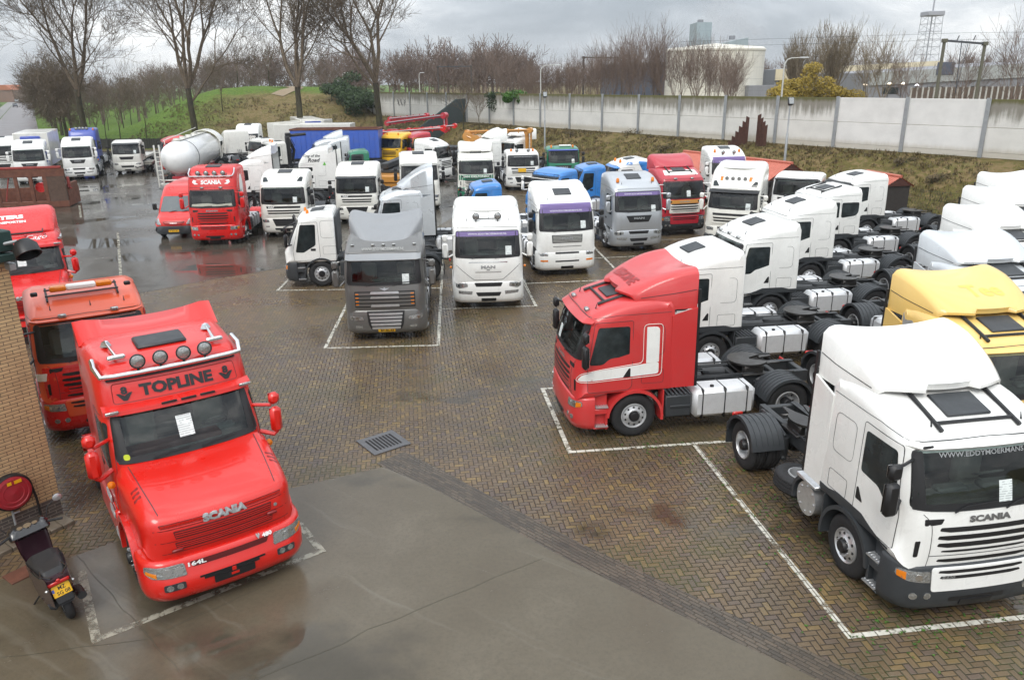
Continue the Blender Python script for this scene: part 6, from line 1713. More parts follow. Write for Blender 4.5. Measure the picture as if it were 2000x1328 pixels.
for px, sc_, Y_, lab, me, mt in ((1566, .72, 92, 'pale upright willow left behind the yellow bush', WIL, TWIG3), (1618, .82, 95, 'taller pale willow directly behind the yellow bush', WIL, TWIG3), (1700, .75, 78, 'bare tree over the lit lamps behind the wall', GRO[1], TWIG3), (1735, .78, 80, 'golden-tipped bare tree next to the one over the lit lamps', GRO[2], TWIG3), (1780, .62, 74, 'dark small bare tree left of the wooden portal', GRO[0], TWIG2), (1872, .72, 70, 'dark bare tree between the posts of the wooden portal', GRO[3], TWIG2), (1975, .8, 66, 'bare bushy tree at the right edge behind the wall', GRO[1], TWIG2),
                                 (1420, .7, 84, 'low spreading bare tree before the cream round building', GRO[2], TWIG2), (975, .8, 128, 'bare tree beyond the wall by the small railway portal', GRO[0], TWIG2)):
    q = at_y(px, 180, Y_); tree(me, (q.x, Y_, 2.9), px * .7, lab, 'bare trees behind the panel wall', (BARK, mt), sc_)
q = W0 + WD * -12.0 - WN * 2.4
tree(SM[1], (q.x, q.y, H(q.x, q.y)), 1.0, 'thin bare tree growing on the bank before the wall', None, sc=(.8, .8, .62)); q = W0 + WD * -8.6 - WN * 2.2
tree(GRO[2], (q.x, q.y, H(q.x, q.y)), 2.0, 'small forked bare tree growing on the bank under the ivy clump', None, sc=.4)

# far woodland, one mass
FAR = MB(); tmp = MB(); grow(tmp, random.Random(8), Vector((0, 0, 0)), Vector((0, 0, 1)), .16, 3.2, 0, 4, .035, 1.0, .05, None, True)
tv = [Vector(v) for v in tmp.v]
for k in range(190):
    px = rng.uniform(140, 1040); Y_ = rng.uniform(165, 260); q = at_y(px, 175, Y_); s = rng.uniform(.8, 1.35) * (.8 if px < 420 else 1.05); a = rng.uniform(0, 6.28)
    ca, sa = math.cos(a) * s, math.sin(a) * s; z0 = H(q.x, Y_)
    FAR.add([(q.x + v.x * ca - v.y * sa, Y_ + v.x * sa + v.y * ca, z0 + v.z * s) for v in tv], tmp.f)
for k in range(90):
    px = rng.uniform(980, 2080); Y_ = rng.uniform(190, 300); q = at_y(px, 165, Y_); s = rng.uniform(.7, 1.1); a = rng.uniform(0, 6.28)
    ca, sa = math.cos(a) * s, math.sin(a) * s
    FAR.add([(q.x + v.x * ca - v.y * sa, Y_ + v.x * sa + v.y * ca, 2.9 + v.z * s) for v in tv], tmp.f)
obj('far_woodland', FAR.build('far_woodland', 0), TWIG2, kind='stuff')


# ------------------------------------------------------------------ leafy plants
def leafmat(name, cols):
    m, nt, p = new_mat(name)
    n1 = noise(nt, 1.1, wpos(nt), 4, .6); n2 = noise(nt, 9.0, wpos(nt), 2)
    nt.links.new(ramp(nt, n1 * .55 + n2 * .45, [(.36, cols[0]), (.5, cols[1]), (.64, cols[2])]).k, p.inputs['Base Color'])
    p.inputs['Roughness'].default_value = .6; p.inputs['Specular IOR Level'].default_value = .3
    return m


IVY = leafmat('ivy_leaves', ((.012, .025, .008), (.025, .05, .014), (.05, .085, .02))); FRESH = leafmat('fresh_ivy_leaves', ((.02, .06, .008), (.04, .11, .012), (.07, .16, .02)))
YBUSH = leafmat('yellow_autumn_leaves', ((.15, .11, .012), (.27, .19, .02), (.38, .28, .04))); SCRUBM = leafmat('dry_grass_blades', ((.05, .038, .018), (.125, .09, .04), (.075, .085, .022)))


def leaves(b, rng, blobs, n, s):
    for _ in range(n):
        c, r = rng.choice(blobs)
        while True:
            v = Vector((rng.uniform(-1, 1), rng.uniform(-1, 1), rng.uniform(-1, 1)))
            if .25 < v.length < 1: break
        p = Vector(c) + Vector((v.x * r[0], v.y * r[1], v.z * r[2]))
        a = Vector((rng.uniform(-1, 1), rng.uniform(-1, 1), rng.uniform(-1, 1))).normalized(); e = a.orthogonal().normalized(); k = s * rng.uniform(.6, 1.3)
        b.add([p - a * k, p + e * k * .5, p + a * k, p - e * k * .5], [(0, 1, 2, 3)])


def bush(name, label, cat, blobs, n, s, mat, seed, stems=1):
    b = MB(); leaves(b, random.Random(seed), blobs, n, s)
    t = empty(name, blobs[0][0], 0, label=label, cat=cat)
    c0 = Vector(blobs[0][0]); b.v = [tuple(Vector(v) - c0) for v in b.v]
    obj('foliage', b.build(name + '_foliage', 0), mat, t)
    k = MB()
    if not stems: return
    for c, r in blobs[:6]:
        k.tube([Vector((c[0], c[1], H(c[0], c[1]))) - c0, Vector(c) - c0, Vector(c) - c0 + Vector((r[0] * .5, 0, r[2] * .6))], [.06, .04, .015], 5)
    obj('stem', k.build(name + '_stem'), BARK, t)


q = at_y(1590, 170, 84)
bl = []
rng = random.Random(9)
for k in range(26): u = rng.uniform(-1, 1); bl.append(((q.x + u * 3.9, 84 + rng.uniform(-1.4, 1.4), 5.2 + rng.uniform(0, 3.6) * (1 - abs(u) * .8)), (rng.uniform(.7, 1.2), 1.1, rng.uniform(.6, 1.0))))
bush('yellow_bush', 'large yellow-leaved bush rising behind the panel wall', 'bush', bl, 15000, .12, YBUSH, 3)
bl = []
for k in range(22):
    s = rng.uniform(-50, -39.5); o = rng.uniform(-4.2, .3); p_ = W0 + WD * s + WN * o
    bl.append(((p_.x, p_.y, H(p_.x, p_.y) + rng.uniform(.3, 3.0)), (1.5, 1.3, .9)))
bush('ivy_thicket', 'dark ivy thicket covering the far end of the panel wall', 'bush', bl, 9000, .16, IVY, 4)
p_ = W0 + WD * -4.8
bush('ivy_clump', 'bright green ivy clump hanging over the wall top', 'ivy', [((p_.x, p_.y, 6.2), (1.5, .5, .5)), ((p_.x - .8, p_.y - .3, 5.8), (.6, .4, .5)), ((p_.x + .7, p_.y - .5, 5.7), (.5, .4, .6))], 1500, .13, FRESH, 5, 0)
p_ = W0 + WD * -9.2
bush('ivy_patch', 'dull green ivy patch creeping on the wall by the forked bare tree', 'ivy', [((p_.x, p_.y - .3, 5.3), (.9, .4, 1.0)), ((p_.x, p_.y - .3, 6.1), (1.1, .4, .4))], 700, .11, IVY, 6, 0)

# dry grass tufts on the bank and on the far slope
b = MB(); rng = random.Random(21)
def tuft(x, y, h, n):
    z = H(x, y) - .05
    for _ in range(n):
        a = rng.uniform(0, 6.28); l = Vector((math.cos(a), math.sin(a), 0)) * rng.uniform(.05, .6) * h; w_ = Vector((-math.sin(a), math.cos(a), 0)) * .03
        o = Vector((x + rng.uniform(-.12, .12), y + rng.uniform(-.12, .12), z))
        b.add([o - w_, o + w_, o + l + Vector((0, 0, h * rng.uniform(.5, 1)))], [(0, 1, 2)])
for _ in range(13000):
    s = rng.uniform(-34, 66); o = -6.4 + 5.9 * rng.random(); p_ = W0 + WD * s + WN * o
    d = hnoise(p_.x * .7, p_.y * .7)
    if d < -.5: continue
    tuft(p_.x, p_.y, rng.uniform(.10, .26) * (1.4 if d > .5 else 1), 5)
for _ in range(5000):
    x, y = rng.uniform(-52, -12), rng.uniform(101, 124)
    if hnoise(x * .5, y * .5) < -.3: continue
    tuft(x, y, rng.uniform(.2, .5), 5)
obj('bank_grass', b.build('bank_grass', 0), SCRUBM, kind='stuff')
for k, (px, py, r) in enumerate(((1770, 318, .55), (1835, 352, .45), (1395, 290, .8), (1305, 292, .6), (1130, 262, .8), (1240, 262, .7))):
    q = on_ground(px, py); z = q.z
    bush('scrub', ['dark round scrub bush on the bank below the clean panels', 'smaller dark scrub bush low on the bank at the right', 'low brown scrub by the leaning rusty planks', 'brown scrub left of the leaning rusty planks', 'brown scrub at the wall foot behind the green truck', 'brown scrub on the bank above the blue-edged white truck'][k], 'bush', [((q.x, q.y, z + .15), (r * 1.4, r, .35)), ((q.x + r, q.y, z + .1), (r * .8, r * .6, .25)), ((q.x - r, q.y, z + .1), (r * .9, r * .6, .22))], 420, .07, leafmat('scrub_leaves_%d' % k, ((.05, .035, .018), (.09, .065, .03), (.12, .1, .035))), 40 + k)
# weeds in the paver joints near the right row
b = MB(); rng = random.Random(33)
for _ in range(420):
    c = rng.choice(((4.6, 13.2), (5.2, 11.5), (5.5, 9.6), (5.3, 9.3), (6.6, 9.4), (4.4, 14.6), (3.2, 15.2), (7.2, 9.7), (5, 12.6), (1.0, 23)))
    x, y = c[0] + rng.gauss(0, .45), c[1] + rng.gauss(0, .35)
    for _ in range(4):
        a = rng.uniform(0, 6.28); k = rng.uniform(.015, .04); d = Vector((math.cos(a), math.sin(a), .5)) * k; e = Vector((-math.sin(a), math.cos(a), 0)) * k * .4
        o = Vector((x, y, .006)); b.add([o, o + d * .6 + e, o + d, o + d * .6 - e], [(0, 1, 2, 3)])
obj('weeds', b.build('weeds', 0), FRESH, kind='stuff')

# ------------------------------------------------------------------ brick building on the left edge
m, nt, p = new_mat('yellow_brickwork')
o = opos(nt); x, y, z = xyz(nt, o)
br = nt.nodes.new('ShaderNodeTexBrick'); nt.links.new(vec3(nt, x + y, z, 0.0).k, br.inputs['Vector'])
br.inputs['Scale'].default_value = 1; br.inputs['Brick Width'].default_value = .225; br.inputs['Row Height'].default_value = .0625; br.inputs['Mortar Size'].default_value = .006; br.inputs['Mortar Smooth'].default_value = .2
br.inputs['Color1'].default_value = (.52, .38, .2, 1); br.inputs['Color2'].default_value = (.44, .31, .16, 1); br.inputs['Mortar'].default_value = (.07, .05, .04, 1)
n1 = noise(nt, 3, o, 5, .6)
yel = mixc(nt, n1.sstep(.4, .75) * .4, E(nt, br.outputs[0]), (.2, .14, .08))
br2 = nt.nodes.new('ShaderNodeTexBrick'); nt.links.new(vec3(nt, x + y, z, 0.0).k, br2.inputs['Vector'])
for k_, v_ in (('Scale', 1), ('Brick Width', .225), ('Row Height', .0625), ('Mortar Size', .007)): br2.inputs[k_].default_value = v_
br2.inputs['Color1'].default_value = (.085, .07, .06, 1); br2.inputs['Color2'].default_value = (.055, .048, .045, 1); br2.inputs['Mortar'].default_value = (.19, .17, .14, 1)
nt.links.new(mixc(nt, z.gt(.4375), E(nt, br2.outputs[0]), yel).k, p.inputs['Base Color']); p.inputs['Roughness'].default_value = .75
nt.links.new(bump(nt, E(nt, br.outputs[1]), -.5, .01).k, p.inputs['Normal'])
BC = Vector((-8.50, 12.82)); BD = Vector((-.575, -.818)); BN = Vector((.818, -.575))     # corner, along the wall, outward
bl_ = empty('brick_building', (*BC, 0), math.atan2(BD.y, BD.x), label='yellow brick building with dark brick plinth at the left edge', cat='building')
obj('wall', mesh('bw', lambda b: b.box((3.6, -3.0, 3.6), (7.2, 6.0, 7.2))), m, bl_)
obj('roof_edge', mesh('bre', lambda b: b.box((3.6, -3.0, 7.28), (7.5, 6.3, .16), .02)), ZINC, bl_)
obj('kerb', mesh('bk', lambda b: [b.box((.12 + .215 * k, .24, .03), (.205, .42, .09), .012) for k in range(34)]), plain('worn_kerb_brick', (.15, .125, .09), .6, var=.6), bl_)


def on_wall(px, py, off=0.0):
    d = ray(px, py); n = Vector((BN.x, BN.y, 0)); o = Vector((0, 0, CH)); c = Vector((*BC, 0)) + n * off
    return o + d * ((c - o).dot(n) / d.dot(n))


# wall local frame: x along the wall, y outward (the empty is turned so that its +y is BN)
def hose():
    c = on_wall(18, 958, .0)
    t = empty('hose_reel', c, math.atan2(BD.y, BD.x), label='round red hose reel on the yellow brick wall', cat='hose reel')
    obj('drum', mesh('hr_drum', lambda b: b.lathe([(0, .02), (.30, .02), (.31, .10), (.30, .17), (.25, .185), (.24, .175), (.17, .185), (.16, .178), (.05, .19), (0, .2)], 36, (0, 0, 0), 'y')), plain('weathered_red_drum', (.35, .025, .035), .4, var=.35), t)
    obj('hose', mesh('hr_hose', lambda b: (b.lathe([(.315, .03), (.34, .05), (.345, .10), (.33, .15), (.312, .16)], 36, (0, 0, 0), 'y'), b.tube([(-.33, .1, -.05), (-.36, .1, -.3), (-.37, .08, -.62), (-.35, .06, -.75)], .022, 6))), BLACK, t)
    obj('label_plate', mesh('hr_lab', lambda b: (b.box((-.10, .187, .2), (.12, .008, .06)), b.box((.04, .187, .2), (.07, .008, .06)))), PLATE, t)
    obj('valve', mesh('hr_valve', lambda b: (b.box((-.35, .07, -.78), (.09, .09, .09), .02))), RED, t)
    obj('pipe', mesh('hr_pipe', lambda b: (b.tube([(.05, .06, -.35), (.05, .06, -.9)], .02, 6), b.tube([(.05, .06, -.42), (-.06, .07, -.42)], .018, 6))), ZINC, t)


hose()
c = on_wall(-12, 475, .02)
t = empty('wall_floodlight', c, math.atan2(BD.y, BD.x), label='black floodlight on a green bracket box high on the brick building', cat='lamp')
obj('bracket', mesh('wf_b', lambda b: (b.box((0, .16, .05), (.34, .30, .34), .02), b.box((0, .16, -.22), (.34, .30, .14), .02))), VEILGREEN, t)
obj('arm', mesh('wf_a', lambda b: b.tube([(0, .25, 0), (-.15, .45, .05), (-.2, .55, .0)], .03, 6)), ZINC, t)
obj('hood', mesh('wf_h', lambda b: (setattr(b, 'M', Matrix.Translation((-.2, .62, -.03)) @ Matrix.Rotation(.6, 4, 'X')), b.lathe([(.02, .12), (.12, .10), (.19, .0), (.20, -.16), (.18, -.16), (.17, 0)], 20, (0, 0, 0), 'z'))), BLACK, t)
obj('window_box', mesh('wf_w', lambda b: b.box((-.12, .12, -.40), (.10, .2, .12), .01)), ZINC, t)
q = at(45, 1105)
b = MB(); b.box((0, 0, .02), (.62, .36, .04), .01)
obj('gully_cover', b.build('gully'), RUST, None, (-8.15, 11.05, 0), math.atan2(BD.y, BD.x), label='brown rusty gully cover in the kerb below the hose reel', cat='gully cover')
# ------------------------------------------------------------------ drain
t = empty('drain_grate', (-2.92, 15.77, .0), R(37), label='square slotted steel drain grate set in the brick paving', cat='drain')
obj('frame', mesh('dg_f', lambda b: [b.box((s * .40, 0, .012), (.12, .90, .03), .005) for s in (-1, 1)] + [b.box((0, s * .37, .012), (.70, .14, .029), .005) for s in (-1, 1)]), plain('cast_iron_grey', (.12, .12, .125), .4, .3), t)
obj('pit_shade_plate', mesh('dg_p', lambda b: b.box((0, 0, .007), (.70, .62, .008))), plain('pit_shade_black', (.006, .006, .006), .7), t)  # flat black plate under the bars, the hole's shade put in as colour
obj('bars', mesh('dg_b', lambda b: [b.box((-.34 + .085 * k, 0, .016), (.036, .62, .020), .004) for k in range(9)]), plain('cast_iron_grey', (.12, .12, .125), .4, .3), t)

# ------------------------------------------------------------------ motor scooter
def scooter():
    a, c = at(124, 1140, .56), at(72, 1030, .98)
    f = Vector((c.x - a.x, c.y - a.y)); rz = math.atan2(f.y, f.x) - PI / 2
    f.normalize()
    g_ = Vector((a.x, a.y)) + f * .62
    t = empty('scooter', (g_.x, g_.y, 0), rz, label='black and plum motor scooter with yellow plate parked by the brick wall', cat='scooter')
    t.rotation_euler = (0, R(-7), rz); t.scale = (1.18, 1.05, 1.05)
    PLUM = paint('dark_plum_paint', (.05, .022, .032), .25, .2); GLOSS = paint('gloss_black_paint', (.012, .012, .014), .2)
    def wh(b): b.lathe([(.13, -.05), (.2, -.055), (.235, -.03), (.245, 0), (.235, .03), (.2, .055), (.13, .05)], 24, (0, 0, 0), 'x')
    def rm(b): b.lathe([(.135, -.045), (.06, -.03), (.05, -.05), (0, -.05)], 16); b.lathe([(.135, .045), (.06, .03), (.05, .05), (0, .05)], 16)
    for y in (-.62, .70):
        w_ = obj('wheel', mesh('sc_rim', rm), WHEELSIL, t, (0, y, .245)); obj('tyre', mesh('sc_tyre', wh), RUBBER, w_)
    # rear body, widening towards the seat
    b = MB(); pillow(b, [(-.86, .62, .08, .0), (-.80, .50, .12, 0), (-.5, .42, .12, 0), (-.1, .34, .08, 0), (.02, .36, .06, 0), (-.02, .62, .08, 0), (-.2, .74, .1, 0), (-.6, .80, .1, 0), (-.84, .82, .09, 0)], .21, taper=lambda y, z: lerp(.62, 1.0, sst(-.95, -.3, y)))
    obj('rear_body', b.build('sc_body', 50), PLUM, t)
    b = MB(); pillow(b, [(-.72, .80, .08, 0), (-.66, .88, .1, 0), (-.4, .86, .1, 0), (-.22, .83, .1, 0), (.0, .84, .1, 0), (.06, .76, .08, 0), (-.3, .74, .06, 0)], .19, taper=lambda y, z: lerp(.75, 1.05, sst(-.8, -.3, y)))
    obj('seat', b.build('sc_seat', 50), plain('black_seat_vinyl', (.02, .02, .021), .55), t)
    obj('floor_board', mesh('sc_floor', lambda b: (b.box((0, .22, .30), (.40, .50, .10), .03), b.box((0, .1, .42), (.16, .5, .2), .05))), PLASTIC, t)
    b = MB(); pillow(b, [(.42, .30, .06, .0), (.50, .30, .06, .02), (.68, .62, .1, -.08), (.66, .92, .1, -.08), (.56, 1.0, .08, 0), (.50, .96, .05, 0), (.54, .66, .05, 0), (.44, .4, .04, 0)], .20, taper=lambda y, z: lerp(.75, 1.0, sst(.3, .8, z)))
    obj('leg_shield', b.build('sc_shield', 50), PLUM, t)
    obj('front_fender', mesh('sc_ff', lambda b: b.arc((.70, .245), .265, .285, -.07, .07, 20, 160, 10)), PLUM, t)
    obj('fork', mesh('sc_fork', lambda b: [b.tube([(s * .09, .70, .245), (s * .09, .62, .6)], .022, 6) for s in (-1, 1)]), BLACK, t)
    obj('rear_fender', mesh('sc_rf', lambda b: b.arc((-.62, .245), .27, .285, -.08, .08, 20, 150, 10)), BLACK, t)
    def console(b): pillow(b, [(.36, 1.0, .06, 0), (.42, 1.10, .08, 0), (.58, 1.12, .1, -.04), (.68, 1.02, .1, -.06), (.60, .92, .08, 0), (.44, .92, .05, 0)], .25)
    b = MB(); console(b); co = obj('handlebar_cover', b.build('sc_con', 50), GLOSS, t)
    obj('dial', mesh('sc_dial', lambda b: [b.cyl((x, .44, 1.092), (x, .435, 1.112), r, None, 16) for x, r in ((0, .05), (-.09, .035), (.09, .035))]), CHROME, co)
    [obj('grip', mesh(('sc_grip', s), lambda b: b.tube([(s * .22, .44, 1.04), (s * .40, .36, 1.02)], .019, 8)), RUBBER, t) for s in (-1, 1)]
    [obj('brake_lever', mesh(('sc_lev', s), lambda b: b.tube([(s * .2, .48, 1.04), (s * .36, .44, 1.03)], .008, 5)), CHROME, t) for s in (-1, 1)]
    for s in (-1, 1):
        mo = obj('mirror', mesh(('sc_mir', s), lambda b: (b.tube([(s * .24, .5, 1.08), (s * .30, .52, 1.22), (s * .40, .5, 1.30)], .008, 5), b.lathe([(0, .02), (.05, .015), (.058, 0), (.05, -.004), (0, -.006)], 14, (s * .44, .5, 1.32), 'y'))), BLACK, t)
        obj('mirror_glass', mesh(('sc_mg', s), lambda b: b.lathe([(.058, -.006), (.05, -.010), (0, -.012)], 14, (s * .44, .495, 1.32), 'y')), ALU, mo)
        obj('indicator', mesh(('sc_ind', s), lambda b: b.box((s * .15, -.86, .70), (.05, .04, .035), .015)), LENS, t)
        obj('grab_rail', mesh(('sc_grab', s), lambda b: b.tube([(s * .12, -.5, .84), (s * .15, -.75, .88), (s * .06, -.88, .87)], .014, 6)), GLOSS, t)
    obj('tail_light', mesh('sc_tail', lambda b: (b.box((0, -.872, .765), (.26, .03, .055), .02), b.box((.0, -.878, .80), (.05, .03, .05), .015))), REDLENS, t)
    br_ = obj('plate_bracket', mesh('sc_brk', lambda b: (setattr(b, 'M', Matrix.Rotation(-.35, 4, 'X')), b.box((0, -1.03, .26), (.20, .02, .30), .01))), BLACK, t)
    def pl_(b): b.M = Matrix.Rotation(-.35, 4, 'X'); b.box((0, -1.045, .30), (.215, .008, .165), .004)
    p_ = obj('number_plate', mesh('sc_plate', pl_), PLATE, t)
    def tx(b):
        b.M = Matrix.Rotation(-.35, 4, 'X')
        write_flat(b, 'MZ', (.01, -1.0505, .336), (1, 0, 0), (0, 0, 1), .085, .055, .02); write_flat(b, 'SG 08', (.012, -1.0505, .262), (1, 0, 0), (0, 0, 1), .15, .055, .02)
    obj('lettering', mesh('sc_txt', tx, 0), INK, p_)
    def bl(b): b.M = Matrix.Rotation(-.35, 4, 'X'); b.box((-.092, -1.049, .32), (.026, .004, .05))
    obj('country_band', mesh('sc_blue', bl), DBLUE, p_)
    obj('exhaust', mesh('sc_exh', lambda b: (b.tube([(.14, -.2, .28), (.17, -.45, .30), (.18, -.55, .34), (.18, -.88, .40)], [.02, .03, .06, .055], 12))), BLACK, t)
    obj('engine', mesh('sc_eng', lambda b: (b.box((-.12, -.42, .30), (.12, .5, .18), .05), b.box((.1, -.3, .28), (.1, .3, .16), .04))), PLASTIC, t)
    obj('side_stand', mesh('sc_std', lambda b: b.tube([(-.12, -.05, .28), (-.30, .05, .035)], .012, 6)), BLACK, t)


scooter()

# ------------------------------------------------------------------ rusty open steel body in the yard on the left
A, B_ = at(-60, 412), at(138, 404); dv = (B_ - A); L_ = dv.length
t = empty('rusty_container', A, math.atan2(dv.y, dv.x), label='rusty brown open steel frame body standing in the yard on the left', cat='steel body')
obj('frame', mesh('sb_f', lambda b: [b.box((L_ / 2, 0, z), (L_, .18, h_), .02) for z, h_ in ((.22, .42), (2.28, .5))] + [b.box((x, .003, 1.2), (.22, .17, 2.6), .02) for x in (.2, L_ - 4.15, L_ - 3.0, L_ - 2.1)] + [b.box((L_ - 1.25, 0.004, 1.2), (.25, .17, 2.6), .02)]), RUST, t)
obj('end_panel', mesh('sb_e', lambda b: b.box((L_ - .58, .0, 1.25), (1.1, .16, 2.5), .02)), plain('dark_brown_steel', (.10, .06, .042), .8, var=.5), t)
obj('floor', mesh('sb_fl', lambda b: (b.box((L_ / 2, 1.2, .12), (L_, 2.2, .12)), b.box((L_ - .08, 1.2, .8), (.14, 2.1, 1.4), .02), b.box((L_ / 2, 2.3, .6), (L_, .1, 1.0), .02))), RUST, t)
obj('top_rail', mesh('sb_t', lambda b: (b.box((L_ / 2, .0, 2.62), (L_ - .3, .2, .16), .03), b.tube([(L_ - 4.6, 0.02, 2.0), (L_ - 4.2, .02, .5)], .04, 6), b.tube([(L_ - 3.8, 0.02, .5), (L_ - 3.4, .02, 2.0)], .04, 6))), plain('faded_rust_red', (.3, .045, .035), .7, var=.5), t)
obj('red_drum', mesh('sb_d', lambda b: b.cyl((L_ - 1.7, .3, 1.3), (L_ - 1.7, .6, 1.3), .32, None, 20)), RED, t)
obj('hook', mesh('sb_h', lambda b: (b.box((L_ + .06, .3, 1.6), (.12, .3, .7), .03), b.box((L_ + .12, .3, 1.2), (.2, .1, .1), .02))), plain('faded_rust_red', (.3, .045, .035), .7, var=.5), t)

# ------------------------------------------------------------------ silo tanker trailer
A, B_ = at(346, 320, 2.0), at(404, 287, 2.3); dv = B_ - A; ln = dv.length
t = empty('tank_trailer', (A.x, A.y, 0), math.atan2(dv.y, dv.x), label='white silo tank trailer with ladder frame at its rear', cat='trailer')
TW = paint('white_tank_paint', (.82, .82, .81), .35, dirt=.15)
obj('tank', mesh('tk', lambda b: b.lathe([(0, -.6), (.5, -.55), (.95, -.25), (1.22, .3), (1.27, 1.2), (1.27, ln - .6), (1.1, ln - .1), (.5, ln + .15), (0, ln + .2)], 32, (0, 0, 2.35))), TW, t)
obj('rear_frame', mesh('tkf', lambda b: ([b.box((-.75, y, 1.9), (.1, .1, 3.1), .02) for y in (.95, 1.3)] + [b.box((-.75, 1.12, .6 + .33 * k), (.06, .4, .05)) for k in range(8)] + [b.box((-.6, 0, .55), (.3, 2.4, .2), .03), b.box((-.6, 0, .85), (.1, 2.3, .1), .02)])), OLDWHITE, t)
obj('walkway', mesh('tkw', lambda b: (b.box((ln / 2, .0, 3.66), (ln * .9, .6, .04)), [b.tube([(0, .75, 3.7), (ln, .75, 4.0)], .03, 5), b.tube([(.3, .75, 3.4), (.3, .75, 3.7)], .03, 5)], [b.cyl((k * 2.2 + 1, 0, 3.6), (k * 2.2 + 1, 0, 3.8), .25, None, 12) for k in range(4)])), OLDWHITE, t)
obj('hose_band', mesh('tkh', lambda b: b.lathe([(1.275, 2.0), (1.295, 2.02), (1.295, 2.1), (1.275, 2.12)], 32, (0, 0, 2.35))), PLASTIC, t)
obj('outlet_cone', mesh('tkc', lambda b: (b.lathe([(.55, 0), (.2, -.6), (.15, -.75)], 14, (.5, 0, 1.4), 'z'), b.tube([(.5, 0, .65), (-.5, -.4, .7)], .1, 8))), ALU, t)
obj('chassis', mesh('tkch', lambda b: (b.box((ln / 2, 0, .95), (ln, 1.0, .2), .02), b.box((1.5, 0, .75), (3.4, 2.3, .1), .02))), CRIMSON, t)
obj('front_shield', mesh('tkfs', lambda b: (b.arc((0, 2.3), 1.5, 1.56, ln - 1.4, ln + .6, 20, 160, 14), b.box((ln - 1.1, -1.33, 2.2), (.5, .04, 1.7), .01))), CREAM, t)
for s in (-1, 1):
    for x in (.6, 1.9, 3.2):
        w_ = obj('wheel', RIM_R, [WHEELSIL, BLACK], t, (x, s * 1.2, .518)); w_.rotation_euler = (0, 0, R(90) * s); obj('tyre', TYRE_R, RUBBER, w_)

# ------------------------------------------------------------------ dolly, trailers, container
q = at(272, 340)
t = empty('flatbed_dolly', (q.x, q.y, 0), R(14), label='low grey flatbed dolly on small wheels before the white flatbed truck', cat='dolly')
obj('bed', mesh('dol', lambda b: [b.box((0, 1.0 + k * .5, .95), (2.3, .46, .12), .02) for k in range(4)] + [b.box((0, 1.7, .8), (2.1, 2.0, .14), .02)]), plain('grey_wood', (.3, .29, .25), .7, var=.5), t)
obj('drawbar', mesh('dolb', lambda b: (b.tube([(-.6, .6, .7), (0, -.3, .6), (.6, .6, .7)], .05, 6),)), CHASSIS, t)
for s in (-1, 1):
    w_ = obj('wheel', RIM_R, [WHEELSIL, BLACK], t, (s * 1.0, 1.6, .40)); w_.rotation_euler = (0, 0, 0 if s > 0 else PI); w_.scale = (.7, .77, .77); obj('tyre', TYRE_F, RUBBER, w_)


def box_trailer(label, loc, rz, L_, h, col, unit=0):
    t = empty('box_trailer', (loc.x, loc.y, 0), R(rz), label=label, cat='trailer', group='long white box trailers at the back')
    obj('body', mesh(('bt', L_, h), lambda b: b.box((L_ / 2, 0, 1.15 + h / 2), (L_, 2.55, h), .06)), col, t)
    if unit:
        cu = obj('cooling_unit', mesh('bt_u', lambda b: b.box((-.22, 0, 3.0), (.44, 2.2, 1.5), .1)), OLDWHITE, t)
        obj('intake', mesh('bt_i', lambda b: b.box((-.45, 0, 3.4), (.03, 1.7, .6), .01)), DBLUE, cu)
    obj('chassis', mesh(('bt_c', L_), lambda b: b.box((L_ / 2, 0, 1.0), (L_ - .4, 1.2, .24), .02)), CHASSIS, t)
    obj('landing_leg', mesh(('bt_l', L_), lambda b: [b.box((2.6, s * .7, .5), (.15, .15, 1.0), .02) for s in (-1, 1)]), CHASSIS, t)
    for s in (-1, 1):
        for x in (L_ - 1.2, L_ - 2.5):
            w_ = obj('wheel', RIM_R, [WHEELSIL, BLACK], t, (x, s * 1.2, .518)); w_.rotation_euler = (0, 0, R(90) * s); obj('tyre', TYRE_R, RUBBER, w_)


q = at_y(612, 262, 88); box_trailer('white box trailer with black-faced cooling unit, behind the blue container', q, 112, 9, 2.75, OLDWHITE, 1)
q = at_y(542, 262, 86); box_trailer('white box trailer with pale flat roof left of the cooling-unit trailer', q, 70, 9, 2.5, OLDWHITE)
q = at_y(690, 264, 84); box_trailer('white box trailer whose roof shows just over the blue container', q, 178, 8, 2.5, OLDWHITE)
A, B_ = at(578, 308, 1.1), at(746, 306, 1.1); dv = B_ - A; L_ = dv.length
t = empty('open_container', (A.x, A.y, 0), math.atan2(dv.y, dv.x), label='ribbed blue open container with rusty top rim', cat='container')
obj('side_wall', mesh('oc', lambda b: ([b.box((L_ / 2, s * 1.2, 2.35), (L_, .06, 2.5)) for s in (-1, 1)] + [b.box((x, 0, 2.35), (.06, 2.4, 2.5)) for x in (.03, L_ - .03)] + [b.box((.4 + k * (L_ - .8) / 15, -1.25, 2.3), (.10, .05, 2.3), .01) for k in range(16)])), CBLUE, t)
obj('rim', mesh('ocr', lambda b: ([b.box((L_ / 2, s * 1.22, 3.65), (L_ + .1, .16, .14), .02) for s in (-1, 1)] + [b.box((x, 0, 3.65), (.14, 2.3, .14), .02) for x in (0, L_)])), RUST, t)
obj('floor', mesh('ocf', lambda b: (b.box((L_ / 2, 0, 1.05), (L_, 2.4, .12)), b.box((L_ / 2, 0, .8), (L_, .9, .35), .02))), CHASSIS, t)
for s in (-1, 1):
    for x in (1.4, 2.7, L_ - 1.3): w_ = obj('wheel', RIM_R, [WHEELSIL, BLACK], t, (x, s * 1.2, .518)); w_.rotation_euler = (0, 0, R(90) * s); obj('tyre', TYRE_R, RUBBER, w_)
